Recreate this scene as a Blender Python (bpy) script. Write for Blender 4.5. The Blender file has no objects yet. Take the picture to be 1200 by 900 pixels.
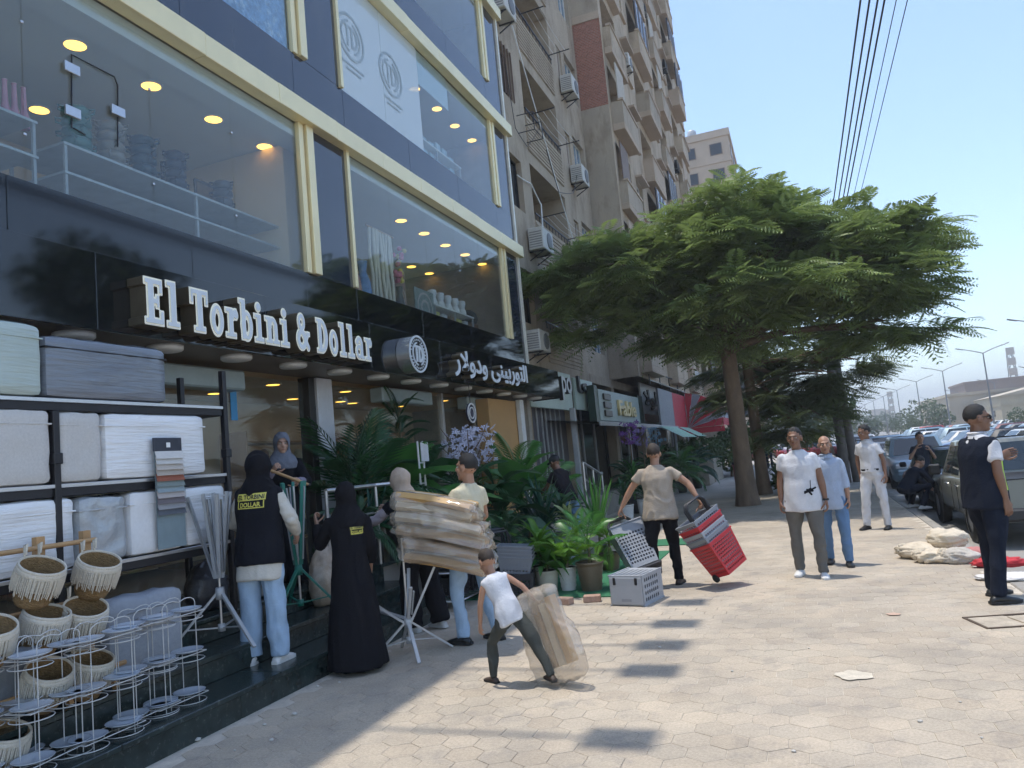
import bpy, bmesh, math, random
import numpy as np
from mathutils import Vector, Matrix, noise, Euler
from mathutils.bvhtree import BVHTree
random.seed(7); np.random.seed(7)
R = math.radians
SC = bpy.context.scene
COL = SC.collection
# ---------------------------------------------------------------- camera
FPX, EYE = 880.0, 1.7                       # focal length in photo pixels, lens height
ROLL, PITCH, YAW = R(5.370), R(5.876), R(20.627)
def ray(x, y):
    dx, dy = x - 600, y - 450
    c, s = math.cos(ROLL), math.sin(ROLL)
    u, v = dx * c - dy * s, dx * s + dy * c
    cp, sp = math.cos(PITCH), math.sin(PITCH)
    f, z = FPX * cp + v * sp, FPX * sp - v * cp
    cy, sy = math.cos(YAW), math.sin(YAW)
    return Vector((u * cy - f * sy, u * sy + f * cy, z))
def PZ(x, y, z=0.0):                        # photo pixel -> point on a level surface
    d = ray(x, y); return d * ((z - EYE) / d.z) + Vector((0, 0, EYE))
def PX(x, y, X):                            # photo pixel -> point on a wall parallel to the street
    d = ray(x, y); return d * (X / d.x) + Vector((0, 0, EYE))
def PY(x, y, Y):                            # photo pixel -> point on a plane across the street
    d = ray(x, y); return d * (Y / d.y) + Vector((0, 0, EYE))
cam_d = bpy.data.cameras.new('camera'); cam = bpy.data.objects.new('camera', cam_d); COL.objects.link(cam)
c0 = ray(600, 450)
ax = (ray(601, 450) - c0).normalized(); up = (ray(600, 449) - c0).normalized(); bk = -c0.normalized()
m = Matrix((ax, up, bk)).transposed().to_4x4(); m.translation = (0, 0, EYE)
cam.matrix_world = m
cam_d.sensor_width = 36; cam_d.lens = FPX / 1200 * 36; cam_d.clip_start = 0.05; cam_d.clip_end = 4000
SC.camera = cam
# ---------------------------------------------------------------- sky, sun, exposure
SUN = Vector((-3.05, 0.55, 14.2)).normalized()      # towards the sun: high, behind the shop building
SEL = math.asin(SUN.z); SROT = math.atan2(SUN.x, SUN.y)
W = bpy.data.worlds.new('World'); SC.world = W; W.use_nodes = True
nt = W.node_tree
sky = nt.nodes.new('ShaderNodeTexSky'); sky.sky_type = 'NISHITA'; sky.sun_disc = False
sky.sun_elevation = SEL; sky.sun_rotation = SROT
sky.air_density = 1.0; sky.dust_density = 0.6; sky.ozone_density = 1.0
nt.links.new(sky.outputs[0], nt.nodes['Background'].inputs[0])
nt.nodes['Background'].inputs[1].default_value = 0.15
sl = bpy.data.lights.new('sun', 'SUN'); sl.energy = 2.0; sl.angle = R(0.53); sl.color = (1.0, 0.95, 0.87)
so = bpy.data.objects.new('sun', sl); COL.objects.link(so)
so.rotation_euler = SUN.to_track_quat('Z', 'Y').to_euler(); so.location = (-30, 10, 60)
SC.view_settings.view_transform = 'Standard'; SC.view_settings.look = 'None'
SC.view_settings.gamma = 1.0; SC.view_settings.use_curve_mapping = False
SC.view_settings.exposure = 1.04
SC.cycles.use_adaptive_sampling = True; SC.cycles.adaptive_threshold = 0.03; SC.cycles.max_bounces = 6; SC.cycles.transparent_max_bounces = 12
# ---------------------------------------------------------------- helpers
def tag(o, label=None, cat=None, group=None, kind=None):
    if label: o['label'] = label
    if cat: o['category'] = cat
    if group: o['group'] = group
    if kind: o['kind'] = kind
    return o
def thing(name, label, cat, loc=(0, 0, 0), rz=0.0, group=None):
    o = bpy.data.objects.new(name, None); COL.objects.link(o); o.empty_display_size = 0.1
    o.location = loc; o.rotation_euler = (0, 0, rz)
    return tag(o, label, cat, group)
def inst(name, mesh, parent=None, loc=(0, 0, 0), rot=(0, 0, 0), sc=(1, 1, 1)):
    o = bpy.data.objects.new(name, mesh); COL.objects.link(o); o.parent = parent
    o.location = loc; o.rotation_euler = rot
    o.scale = sc if hasattr(sc, '__len__') else (sc, sc, sc)
    return o
def copy_tree(o, parent=None):
    c = o.copy(); COL.objects.link(c); c.parent = parent
    for ch in o.children: copy_tree(ch, c)
    return c
class MB:
    """collects faces; build() links them as one mesh object"""
    def __init__(s): s.v = []; s.f = []; s.m = []; s.sm = []; s.T = None
    def add(s, vs, fs, mat=0, smooth=False):
        n = len(s.v)
        if s.T is not None: vs = [s.T @ Vector(p) for p in vs]
        s.v.extend([tuple(p) for p in vs])
        for f in fs: s.f.append(tuple(i + n for i in f)); s.m.append(mat); s.sm.append(smooth)
        return s
    def quad(s, a, b, c, d, mat=0): return s.add([a, b, c, d], [(0, 1, 2, 3)], mat)
    def box(s, x0, x1, y0, y1, z0, z1, mat=0, bev=0.0):
        if x0 > x1: x0, x1 = x1, x0
        if y0 > y1: y0, y1 = y1, y0
        if z0 > z1: z0, z1 = z1, z0
        if bev <= 0:
            vs = [(x0, y0, z0), (x1, y0, z0), (x1, y1, z0), (x0, y1, z0), (x0, y0, z1), (x1, y0, z1), (x1, y1, z1), (x0, y1, z1)]
            return s.add(vs, [(3, 2, 1, 0), (4, 5, 6, 7), (0, 1, 5, 4), (1, 2, 6, 5), (2, 3, 7, 6), (3, 0, 4, 7)], mat)
        b = min(bev, (x1 - x0) * .45, (y1 - y0) * .45, (z1 - z0) * .45)
        vs = []; idx = {}
        for i in (0, 1):
            for j in (0, 1):
                for k in (0, 1):
                    p = [(x0, x1)[i], (y0, y1)[j], (z0, z1)[k]]; d = [b if q == 0 else -b for q in (i, j, k)]
                    for a in range(3):
                        q = [p[t] + (d[t] if t != a else 0) for t in range(3)]
                        idx[(i, j, k, a)] = len(vs); vs.append(q)
        fs = []
        for a in range(3):
            o1, o2 = (a + 1) % 3, (a + 2) % 3
            for sd in (0, 1):
                loop = []
                for (u, w) in ((0, 0), (1, 0), (1, 1), (0, 1)):
                    c = [0, 0, 0]; c[a] = sd; c[o1] = u; c[o2] = w; loop.append(idx[(*c, a)])
                fs.append(tuple(loop if sd else loop[::-1]))
        for a in range(3):
            o1, o2 = (a + 1) % 3, (a + 2) % 3
            for u in (0, 1):
                for w in (0, 1):
                    c = [0, 0, 0]; c[o1] = u; c[o2] = w
                    e = list(c); e[a] = 1
                    q = (idx[(*c, o1)], idx[(*e, o1)], idx[(*e, o2)], idx[(*c, o2)])
                    fs.append(q if u ^ w == 0 else q[::-1])
        for i in (0, 1):
            for j in (0, 1):
                for k in (0, 1):
                    q = (idx[(i, j, k, 0)], idx[(i, j, k, 1)], idx[(i, j, k, 2)])
                    fs.append(q if (i + j + k) % 2 else q[::-1])
        return s.add(vs, fs, mat)
    def cbox(s, c, d, mat=0, bev=0.0):
        return s.box(c[0] - d[0] / 2, c[0] + d[0] / 2, c[1] - d[1] / 2, c[1] + d[1] / 2, c[2] - d[2] / 2, c[2] + d[2] / 2, mat, bev)
    def loft(s, rings, mat=0, caps=True, smooth=True, closed=True):
        n = len(rings[0]); vs = [p for r in rings for p in r]; fs = []
        for i in range(len(rings) - 1):
            for j in range(n if closed else n - 1):
                k = (j + 1) % n
                fs.append((i * n + j, i * n + k, (i + 1) * n + k, (i + 1) * n + j))
        s.add(vs, fs, mat, smooth)
        if caps and closed:
            s.add(list(rings[0]), [tuple(range(n))[::-1]], mat); s.add(list(rings[-1]), [tuple(range(n))], mat)
        return s
    def tube(s, pts, r, n=6, mat=0, caps=True, flat=None, smooth=True):
        pts = [Vector(p) for p in pts]; rs = r if hasattr(r, '__len__') else [r] * len(pts)
        rings = []; ref = None
        for i, p in enumerate(pts):
            d = (pts[min(i + 1, len(pts) - 1)] - pts[max(i - 1, 0)])
            if d.length < 1e-9: d = Vector((0, 0, 1))
            d.normalize()
            if ref is None:
                ref = Vector((0, 0, 1)) if abs(d.z) < .9 else Vector((1, 0, 0))
            a = (ref - d * ref.dot(d))
            if a.length < 1e-6: a = d.orthogonal()
            a.normalize(); b = d.cross(a); ref = a
            fl = flat or 1.0
            rings.append([p + a * (rs[i] * math.cos(t * 2 * math.pi / n)) + b * (rs[i] * fl * math.sin(t * 2 * math.pi / n)) for t in range(n)])
        return s.loft(rings, mat, caps, smooth)
    def bar(s, a, b, w, h=None, mat=0):          # square bar between two points
        a, b = Vector(a), Vector(b); d = (b - a).normalized()
        u = d.orthogonal() if abs(d.z) > .95 else Vector((0, 0, 1)).cross(d)
        if abs(d.z) > .95: u = Vector((1, 0, 0)) - d * d.x
        u.normalize(); v = d.cross(u); h = h or w
        rings = [[p + u * (w / 2 * i) + v * (h / 2 * j) for i, j in ((-1, -1), (1, -1), (1, 1), (-1, 1))] for p in (a, b)]
        return s.loft(rings, mat, True, False)
    def lathe(s, prof, n=16, c=(0, 0, 0), mat=0, smooth=True, sx=1, sy=1):
        rings = [[(c[0] + r * sx * math.cos(2 * math.pi * t / n), c[1] + r * sy * math.sin(2 * math.pi * t / n), c[2] + z) for t in range(n)] for r, z in prof]
        return s.loft(rings, mat, False, smooth)
    def disc(s, c, r, n=16, mat=0, axis=2, sgn=1):
        vs = []
        for t in range(n):
            a = 2 * math.pi * t / n * sgn; p = [0, 0, 0]; p[(axis + 1) % 3] = r * math.cos(a); p[(axis + 2) % 3] = r * math.sin(a)
            vs.append([c[i] + p[i] for i in range(3)])
        return s.add(vs, [tuple(range(n))], mat)
    def ell(s, c, r, nu=14, nv=9, mat=0, rot=None):
        vs = []; fs = []; c = Vector(c)
        for j in range(nv + 1):
            ph = math.pi * j / nv - math.pi / 2
            for i in range(nu):
                th = 2 * math.pi * i / nu
                p = Vector((r[0] * math.cos(ph) * math.cos(th), r[1] * math.cos(ph) * math.sin(th), r[2] * math.sin(ph)))
                vs.append(c + (rot @ p if rot else p))
        for j in range(nv):
            for i in range(nu):
                k = (i + 1) % nu; fs.append((j * nu + i, j * nu + k, (j + 1) * nu + k, (j + 1) * nu + i))
        return s.add(vs, fs, mat, True)
    def mesh(s, name, mats):
        me = bpy.data.meshes.new(name); me.from_pydata(s.v, [], s.f)
        mats = mats if isinstance(mats, (list, tuple)) else [mats]
        for q in mats: me.materials.append(q)
        me.polygons.foreach_set('material_index', s.m); me.polygons.foreach_set('use_smooth', s.sm)
        me.update(); return me
    def build(s, name, mats, parent=None, label=None, cat=None, group=None, kind=None, world=True):
        me = s.mesh(name, mats)
        o = bpy.data.objects.new(name, me); COL.objects.link(o)
        if parent is not None:
            o.parent = parent
            if world:
                M = Matrix.LocRotScale(parent.location, parent.rotation_euler, parent.scale)
                q = parent.parent
                while q is not None: M = Matrix.LocRotScale(q.location, q.rotation_euler, q.scale) @ M; q = q.parent
                me.transform(M.inverted())
        elif world and s.v:                         # origin at the base of a single-mesh thing
            a = np.array(s.v); c = Vector(((a[:, 0].min() + a[:, 0].max()) / 2, (a[:, 1].min() + a[:, 1].max()) / 2, a[:, 2].min()))
            me.transform(Matrix.Translation(-c)); o.location = c
        return tag(o, label, cat, group, kind)
TMP = bpy.data.scenes.new('tmp')
def evaluated(o):                                   # evaluate one object's modifiers in a scratch scene
    TMP.collection.objects.link(o); vl = TMP.view_layers[0]; vl.update(); r = bpy.data.meshes.new_from_object(o.evaluated_get(vl.depsgraph)); TMP.collection.objects.unlink(o); return r
def bx(*a, **k): return MB().box(*a, **k)
# ---------------------------------------------------------------- materials
MATS = {}
def mat(name, col=(.5, .5, .5), rough=.6, metal=0.0, var=.12, scale=6.0, bump=0.0, bscale=None, spec=.5, objcol=False,
        stripe=None, attr=None, trans=0.0, stretch=(1, 1, 1), coat=0.0, dirt=None, emit=None, sheen=0.0):
    if name in MATS: return MATS[name]
    mt = bpy.data.materials.new(name); mt.use_nodes = True; n = mt.node_tree.nodes; L = mt.node_tree.links
    b = n['Principled BSDF']; b.inputs['Roughness'].default_value = rough; b.inputs['Metallic'].default_value = metal
    b.inputs['Specular IOR Level'].default_value = spec; b.inputs['Coat Weight'].default_value = coat
    b.inputs['Sheen Weight'].default_value = sheen
    tc = n.new('ShaderNodeTexCoord'); mp = n.new('ShaderNodeMapping'); mp.inputs['Scale'].default_value = stretch
    L.new(tc.outputs['Object'], mp.inputs['Vector'])
    nz = n.new('ShaderNodeTexNoise'); nz.inputs['Scale'].default_value = scale; nz.inputs['Detail'].default_value = 5; nz.inputs['Roughness'].default_value = .6
    L.new(mp.outputs[0], nz.inputs['Vector'])
    base = n.new('ShaderNodeRGB'); base.outputs[0].default_value = (*col, 1); src = base.outputs[0]
    if objcol:
        oi = n.new('ShaderNodeObjectInfo'); src = oi.outputs['Color']
    if attr:
        at = n.new('ShaderNodeAttribute'); at.attribute_name = attr
        mx = n.new('ShaderNodeMix'); mx.data_type = 'RGBA'; mx.blend_type = 'MULTIPLY'; mx.inputs[0].default_value = 1
        L.new(src, mx.inputs[6]); L.new(at.outputs['Color'], mx.inputs[7]); src = mx.outputs[2]
    if dirt:                                        # blotches of a second colour: (colour, scale, threshold)
        n2 = n.new('ShaderNodeTexNoise'); n2.inputs['Scale'].default_value = dirt[1]; n2.inputs['Detail'].default_value = 8; n2.inputs['Roughness'].default_value = .7
        L.new(mp.outputs[0], n2.inputs['Vector'])
        rp = n.new('ShaderNodeMapRange'); rp.inputs[1].default_value = dirt[2]; rp.inputs[2].default_value = dirt[2] + .22
        L.new(n2.outputs[0], rp.inputs[0])
        mx = n.new('ShaderNodeMix'); mx.data_type = 'RGBA'; mx.inputs[7].default_value = (*dirt[0], 1)
        L.new(rp.outputs[0], mx.inputs[0]); L.new(src, mx.inputs[6]); src = mx.outputs[2]
    if stripe:                                      # (colour, scale, axis)
        wv = n.new('ShaderNodeTexWave'); wv.bands_direction = stripe[2]; wv.inputs['Scale'].default_value = stripe[1]; wv.inputs['Distortion'].default_value = stripe[3] if len(stripe) > 3 else 0
        L.new(mp.outputs[0], wv.inputs['Vector'])
        mx = n.new('ShaderNodeMix'); mx.data_type = 'RGBA'; mx.inputs[7].default_value = (*stripe[0], 1)
        L.new(wv.outputs[1], mx.inputs[0]); L.new(src, mx.inputs[6]); src = mx.outputs[2]
    if var:
        mr = n.new('ShaderNodeMapRange'); mr.inputs[1].default_value = .25; mr.inputs[2].default_value = .75
        mr.inputs[3].default_value = 1 - var; mr.inputs[4].default_value = 1 + var
        L.new(nz.outputs[0], mr.inputs[0])
        mx = n.new('ShaderNodeMix'); mx.data_type = 'RGBA'; mx.blend_type = 'MULTIPLY'; mx.inputs[0].default_value = 1
        L.new(src, mx.inputs[6]); L.new(mr.outputs[0], mx.inputs[7]); src = mx.outputs[2]
    L.new(src, b.inputs['Base Color'])
    if bump:
        nb = n.new('ShaderNodeTexNoise'); nb.inputs['Scale'].default_value = bscale or scale * 4; nb.inputs['Detail'].default_value = 4
        L.new(mp.outputs[0], nb.inputs['Vector'])
        bp = n.new('ShaderNodeBump'); bp.inputs['Strength'].default_value = bump; bp.inputs['Distance'].default_value = .02
        L.new(nb.outputs[0], bp.inputs['Height']); L.new(bp.outputs[0], b.inputs['Normal'])
    if trans:
        b.inputs['Transmission Weight'].default_value = 0
        td = n.new('ShaderNodeBsdfTranslucent'); L.new(src, td.inputs[0])
        ms = n.new('ShaderNodeMixShader'); ms.inputs[0].default_value = trans
        L.new(b.outputs[0], ms.inputs[1]); L.new(td.outputs[0], ms.inputs[2]); L.new(ms.outputs[0], n['Material Output'].inputs[0])
    if emit:
        b.inputs['Emission Color'].default_value = (*emit[0], 1); b.inputs['Emission Strength'].default_value = emit[1]
    MATS[name] = mt; return mt
def glass(name, tint=(.9, .95, .95), haze=(.8, .85, .85), hz=0.0, rough=.01, refl=1.0):
    """pane: sees through, mirrors by Fresnel, optional film of dust"""
    if name in MATS: return MATS[name]
    mt = bpy.data.materials.new(name); mt.use_nodes = True; n = mt.node_tree.nodes; L = mt.node_tree.links
    n.remove(n['Principled BSDF'])
    tr = n.new('ShaderNodeBsdfTransparent'); tr.inputs[0].default_value = (*tint, 1)
    df = n.new('ShaderNodeBsdfDiffuse'); df.inputs[0].default_value = (*haze, 1)
    gl = n.new('ShaderNodeBsdfGlossy'); gl.inputs['Roughness'].default_value = rough
    fr = n.new('ShaderNodeFresnel'); fr.inputs[0].default_value = 1.52
    ge = n.new('ShaderNodeNewGeometry'); mr = n.new('ShaderNodeMapRange'); mr.inputs[3].default_value = 1.52; mr.inputs[4].default_value = 1 / 1.52
    L.new(ge.outputs['Backfacing'], mr.inputs[0]); L.new(mr.outputs[0], fr.inputs[0])
    ml = n.new('ShaderNodeMath'); ml.operation = 'MULTIPLY'; ml.inputs[1].default_value = 1.05 * refl; ml.use_clamp = True
    L.new(fr.outputs[0], ml.inputs[0])
    m1 = n.new('ShaderNodeMixShader'); m1.inputs[0].default_value = hz
    L.new(tr.outputs[0], m1.inputs[1]); L.new(df.outputs[0], m1.inputs[2])
    m2 = n.new('ShaderNodeMixShader'); L.new(ml.outputs[0], m2.inputs[0]); L.new(m1.outputs[0], m2.inputs[1]); L.new(gl.outputs[0], m2.inputs[2])
    L.new(m2.outputs[0], n['Material Output'].inputs[0]); MATS[name] = mt; return mt
M = dict(
    gold=mat('gold_trim', (.86, .74, .44), .36, .3, .06, 3, .03, 40),
    navy=mat('dark_panel', (.020, .028, .048), .05, 0, .1, 2, .014, 1.2, spec=1.0, dirt=((.055, .06, .066), 2.2, .56), stretch=(1, 1, .3)),
    black=mat('black_panel', (.006, .007, .009), .06, 0, .1, 2, .014, 1.2, spec=.8, dirt=((.02, .02, .021), 2.5, .56), stretch=(1, 1, .3)),
    white=mat('white_paint', (.78, .78, .76), .5, 0, .05, 8),
    cream=mat('cream_paint', (.72, .57, .38), .7, 0, .05, 3),
    ceil=mat('ceiling_paint', (.62, .64, .62), .7, 0, .03, 3),
    concrete=mat('concrete', (.34, .31, .27), .85, 0, .2, 3, .2, 30),
    steel=mat('steel', (.55, .55, .56), .3, .9, .06, 12),
    greysteel=mat('grey_painted_steel', (.40, .41, .42), .45, .2, .1, 14),
    blackmetal=mat('black_metal', (.02, .02, .024), .4, .3, .1, 8),
    whitewire=mat('white_wire', (.56, .55, .53), .4, 0, .04, 20),
    pane=glass('shop_glass', (.90, .94, .94), (.6, .66, .7), .03),
    pane0=glass('street_glass', (.88, .92, .9), (.6, .62, .6), .05, refl=.8),
    marble=mat('dark_marble', (.022, .034, .032), .22, 0, .5, 9, .05, 40, dirt=((.13, .15, .14), 24, .56)),
    wood=mat('wood', (.42, .25, .11), .55, 0, .2, 5, .1, 40, stretch=(1, 1, .2)),
    brickred=mat('clay_brick', (.32, .12, .075), .85, 0, .25, 30, .3, 60),
    rubber=mat('rubber', (.018, .018, .018), .75, 0, .1, 20),
    foil=mat('shiny_fold', (.5, .5, .5), .3),
)
# ================================================================ raised lettering from distance fields
def s_rect(x0, x1, y0, y1): return lambda X, Y: np.maximum(np.abs(X - (x0 + x1) / 2) - (x1 - x0) / 2, np.abs(Y - (y0 + y1) / 2) - (y1 - y0) / 2)
def s_ell(cx, cy, rx, ry): return lambda X, Y: (np.sqrt(((X - cx) / rx) ** 2 + ((Y - cy) / ry) ** 2) - 1) * min(rx, ry)
def s_ring(cx, cy, ox, oy, ix, iy):
    a, b = s_ell(cx, cy, ox, oy), s_ell(cx, cy, ix, iy); return lambda X, Y: np.maximum(a(X, Y), -b(X, Y))
def s_and(a, b): return lambda X, Y: np.maximum(a(X, Y), b(X, Y))
def s_line(pts, w):
    def f(X, Y):
        d = None
        for (ax_, ay), (bx_, by) in zip(pts[:-1], pts[1:]):
            dx, dy = bx_ - ax_, by - ay; t = np.clip(((X - ax_) * dx + (Y - ay) * dy) / (dx * dx + dy * dy + 1e-9), 0, 1)
            q = np.sqrt((X - ax_ - t * dx) ** 2 + (Y - ay - t * dy) ** 2) - w / 2
            d = q if d is None else np.minimum(d, q)
        return d
    return f
def s_or(*fs):
    def f(X, Y):
        d = fs[0](X, Y)
        for g in fs[1:]: d = np.minimum(d, g(X, Y))
        return d
    return f
def glyph(mb, fn, bounds, h, place, d0, d1, mf=0, ms=0, off=0.0):
    """solid raised shape: front face at depth d1, walls back to d0"""
    x0, x1, y0, y1 = bounds; nx = int((x1 - x0) / h) + 1; ny = int((y1 - y0) / h) + 1
    xs = x0 + np.arange(nx + 1) * h; ys = y0 + np.arange(ny + 1) * h
    A, B = np.meshgrid(xs, ys, indexing='ij'); V = fn(A, B) - off
    V[np.abs(V) < 1e-5] = 1e-5
    vid = {}; vs = []; fs = []; sides = []
    def gv(key, u, v):
        if key not in vid: vid[key] = len(vs); vs.append((u, v))
        return vid[key]
    for i in range(nx):
        for j in range(ny):
            cs = [(i, j), (i + 1, j), (i + 1, j + 1), (i, j + 1)]; vals = [V[c] for c in cs]
            if min(vals) > 0: continue
            poly = []; cr = []
            for k in range(4):
                a, b = cs[k], cs[(k + 1) % 4]; va, vb = vals[k], vals[(k + 1) % 4]
                if va < 0: poly.append(gv(a, xs[a[0]], ys[a[1]]))
                if (va < 0) != (vb < 0):
                    t = va / (va - vb); key = (min(a, b), max(a, b))
                    q = gv(key, xs[a[0]] + t * (xs[b[0]] - xs[a[0]]), ys[a[1]] + t * (ys[b[1]] - ys[a[1]]))
                    cr.append((q, va < 0)); poly.append(q)
            if len(poly) >= 3: fs.append(tuple(poly))
            if len(cr) == 2:
                (p, o1), (q, o2) = cr
                sides.append((p, q) if o1 else (q, p))
    n = len(vs)
    mb.add([place(u, v, d1) for u, v in vs], fs, mf)
    if d0 != d1:
        mb.add([place(u, v, d1) for u, v in vs] + [place(u, v, d0) for u, v in vs], [(q, p, p + n, q + n) for p, q in sides], ms)
GL = {
 'E': (.70, [s_rect(.12, .33, 0, 1), s_rect(.03, .64, .88, 1), s_rect(.03, .67, 0, .12), s_rect(.2, .52, .45, .57), s_rect(.53, .64, .70, 1), s_rect(.56, .67, 0, .30), s_rect(.43, .52, .37, .65)]),
 'l': (.50, [s_rect(.15, .36, 0, 1.03), s_rect(.03, .48, 0, .11), s_rect(.03, .3, .92, 1.03)]),
 'T': (.74, [s_rect(.26, .48, 0, 1), s_rect(.02, .72, .88, 1), s_rect(.02, .12, .66, 1), s_rect(.62, .72, .66, 1), s_rect(.15, .59, 0, .11)]),
 'o': (.58, [s_ring(.28, .36, .27, .37, .10, .25)]),
 'r': (.55, [s_rect(.12, .32, 0, .72), s_rect(0, .45, 0, .10), s_rect(0, .3, .62, .72), s_ell(.46, .58, .10, .11), s_and(s_ring(.46, .42, .26, .30, .1, .16), s_rect(.2, .5, .45, .8))]),
 'b': (.62, [s_rect(.09, .28, 0, 1.03), s_rect(0, .28, .93, 1.03), s_ring(.34, .36, .27, .37, .10, .24)]),
 'i': (.48, [s_rect(.14, .34, 0, .72), s_rect(.02, .46, 0, .10), s_rect(.02, .3, .62, .72), s_ell(.23, .92, .12, .11)]),
 'n': (.72, [s_rect(.1, .29, 0, .72), s_rect(0, .36, 0, .10), s_rect(0, .28, .62, .72), s_rect(.43, .62, 0, .5), s_rect(.36, .72, 0, .10), s_and(s_ring(.38, .46, .24, .26, .07, .13), s_rect(.2, .7, .46, .8))]),
 '&': (.80, [s_ring(.31, .78, .21, .24, .07, .11), s_ring(.29, .28, .29, .30, .11, .14), s_line([(.2, .66), (.66, .06)], .15), s_line([(.44, .12), (.66, .46)], .12), s_rect(.54, .78, .42, .51)]),
 'D': (.74, [s_rect(.1, .31, 0, 1), s_rect(0, .3, 0, .10), s_rect(0, .3, .9, 1), s_and(s_ring(.28, .5, .42, .5, .20, .37), s_rect(.28, .8, 0, 1))]),
 'a': (.62, [s_ring(.24, .23, .24, .23, .09, .11), s_rect(.36, .54, 0, .5), s_and(s_ring(.29, .48, .25, .24, .07, .11), s_rect(0, .6, .48, .8)), s_ell(.12, .54, .10, .09), s_rect(.4, .62, 0, .09)]),
}
m_face = mat('letter_face', (.62, .67, .71), .35, 0, .05, 10)
m_rim = mat('letter_rim', (.92, .88, .72), .4, 0, .04, 10)
m_side = mat('letter_side', (.16, .13, .085), .35, .6, .15, 8)
m_silver = mat('silver_trim', (.62, .62, .60), .25, .8, .05, 10)
def text_mesh(body, size=1.0, ext=0.0, bold=0.0):
    cu = bpy.data.curves.new('txt', 'FONT'); cu.body = body; cu.size = size; cu.extrude = ext; cu.offset = bold; cu.resolution_u = 3; cu.fill_mode = 'BOTH' if ext else 'FRONT'
    o = bpy.data.objects.new('txt', cu); me = evaluated(o)
    bpy.data.objects.remove(o); bpy.data.curves.remove(cu); me.materials.clear(); return me
def text_obj(name, body, parent, place, height, mats, ext=.02, bold=0.0, width=None):
    """place(u,v,d): u along the line of writing, v up, d outwards; fitted to height and width"""
    me = text_mesh(body, 1.0, 0.5, bold)
    if not len(me.vertices): return None
    a = np.array([v.co for v in me.vertices]); lo = a.min(0); hi = a.max(0)
    k = height / (hi[1] - lo[1]); kw = width / (hi[0] - lo[0]) if width else k
    for v in me.vertices:
        v.co = place((v.co.x - lo[0]) * kw, (v.co.y - lo[1]) * k, (v.co.z + .5) * ext)
    for q in mats if isinstance(mats, (list, tuple)) else [mats]: me.materials.append(q)
    if isinstance(mats, (list, tuple)) and len(mats) > 1:
        me.update()
        zmax = ext
        for p in me.polygons: p.material_index = 0
    o = bpy.data.objects.new(name, me); COL.objects.link(o); o.parent = parent
    return o
# ================================================================ the shop building
FX = -6.0                                           # facade plane
YA, YB = -4.0, 17.1
store = thing('shop_building', 'three-storey shop with dark glossy panels, gold bands and big display windows', 'building', (-10, 6.5, 0))
mb = MB(); mb.box(-15.8, -15.5, YA, YB, 0, 14.2); mb.box(-15.5, FX - .02, YA, YA + .2, 0, 14.0); mb.box(-15.5, FX - .02, YB - .22, YB - .02, 0, 14.0)
mb.build('wall', M['concrete'], store)
bx(-15.5, FX - .03, YA + .2, YB - .22, 13.3, 13.5).build('roof', M['concrete'], store)
ROWS = [(4.00, 4.52, 'black'), (6.95, 7.70, 'navy'), (10.10, 10.84, 'navy'), (13.20, 14.2, 'navy')]
BAYS = [(YA, 8.42), (9.66, 15.98)]
for z0, z1, mk in ROWS:                             # glossy spandrel panels with open joints
    ys = list(np.linspace(YA, 8.42, 7)) + [9.66] + list(np.linspace(9.66, 15.98, 4)[1:]) + [17.06]
    for a, b in zip(ys[:-1], ys[1:]):
        k = 'black' if (a > 9 and z0 < 5) or (8 < a < 9.6 and z0 < 5) else mk
        bx(FX - .06, FX, a + .003, b - .003, z0, z1 - .003, bev=.004).build('spandrel_panel', M[k], store)
for z0, z1 in ((4.52, 6.67), (7.70, 9.80), (10.84, 12.90)):
    for a, b in ((8.72, 9.58), (16.24, 17.05)):
        bx(FX - .06, FX - .002, a, b, z0, z1, bev=.004).build('spandrel_panel', M['navy'], store)
    for a, b, x in ((8.43, 8.53, .03), (8.56, 8.71, .07), (9.585, 9.655, .05), (15.99, 16.10, .03), (16.12, 16.23, .05)):
        bx(FX - .05, FX + x, a, b, z0 - .002, z1 - .004, bev=.006).build('gold_mullion', M['gold'], store)
bx(FX - .04, FX + .05, 17.062, 17.14, 4.0, 14.2, bev=.006).build('edge_trim', mat('pale_trim', (.75, .72, .62), .4, .2), store)
for z0, z1 in ((6.67, 6.95), (9.80, 10.08), (12.90, 13.18)):
    ys = np.arange(YA, 17.3, 1.32)
    ys[-1] = 17.2
    for a, b in zip(ys[:-1], ys[1:]):
        j = random.uniform(-.004, .004)
        bx(FX - .03, FX + .16 + j, a + .001, b - .001, z0 + j, z1 + j, bev=.006).build('gold_band', M['gold'], store)
# floors and ceilings
m_tile = mat('shop_floor', (.45, .40, .34), .25, 0, .05, 2)
for z, b1, b2 in ((4.30, YA + .2, YB - .25), (7.45, YA + .2, YB - .25), (10.60, YA + .2, YB - .25)):
    bx(-12.0, FX - .07, b1, b2, z, z + .12).build('floor_slab', m_tile, store)
for z in (6.60, 9.72, 12.85):
    bx(-12.0, FX - .07, YA + .2, YB - .25, z, z + .08).build('ceiling', M['ceil'], store)
    bx(FX - .42, FX - .07, YA + .2, YB - .26, z - .12, z - .003).build('ceiling_drop', M['ceil'], store)
for z0, z1 in ((4.43, 6.59), (7.58, 9.71), (10.73, 12.84)):
    mb = MB(); mb.box(-9.6, -9.4, YA + .21, YB - .26, z0, z1); mb.build('back_wall', M['cream'], store)
    mb = MB(); mb.box(-9.39, FX - .5, 8.75, 9.5, z0, z1); mb.build('partition_wall', M['cream'], store)
m_lamp = mat('downlight_glow', (1, .8, .4), .5, emit=((1.0, .52, .08), 2.2))
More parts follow.
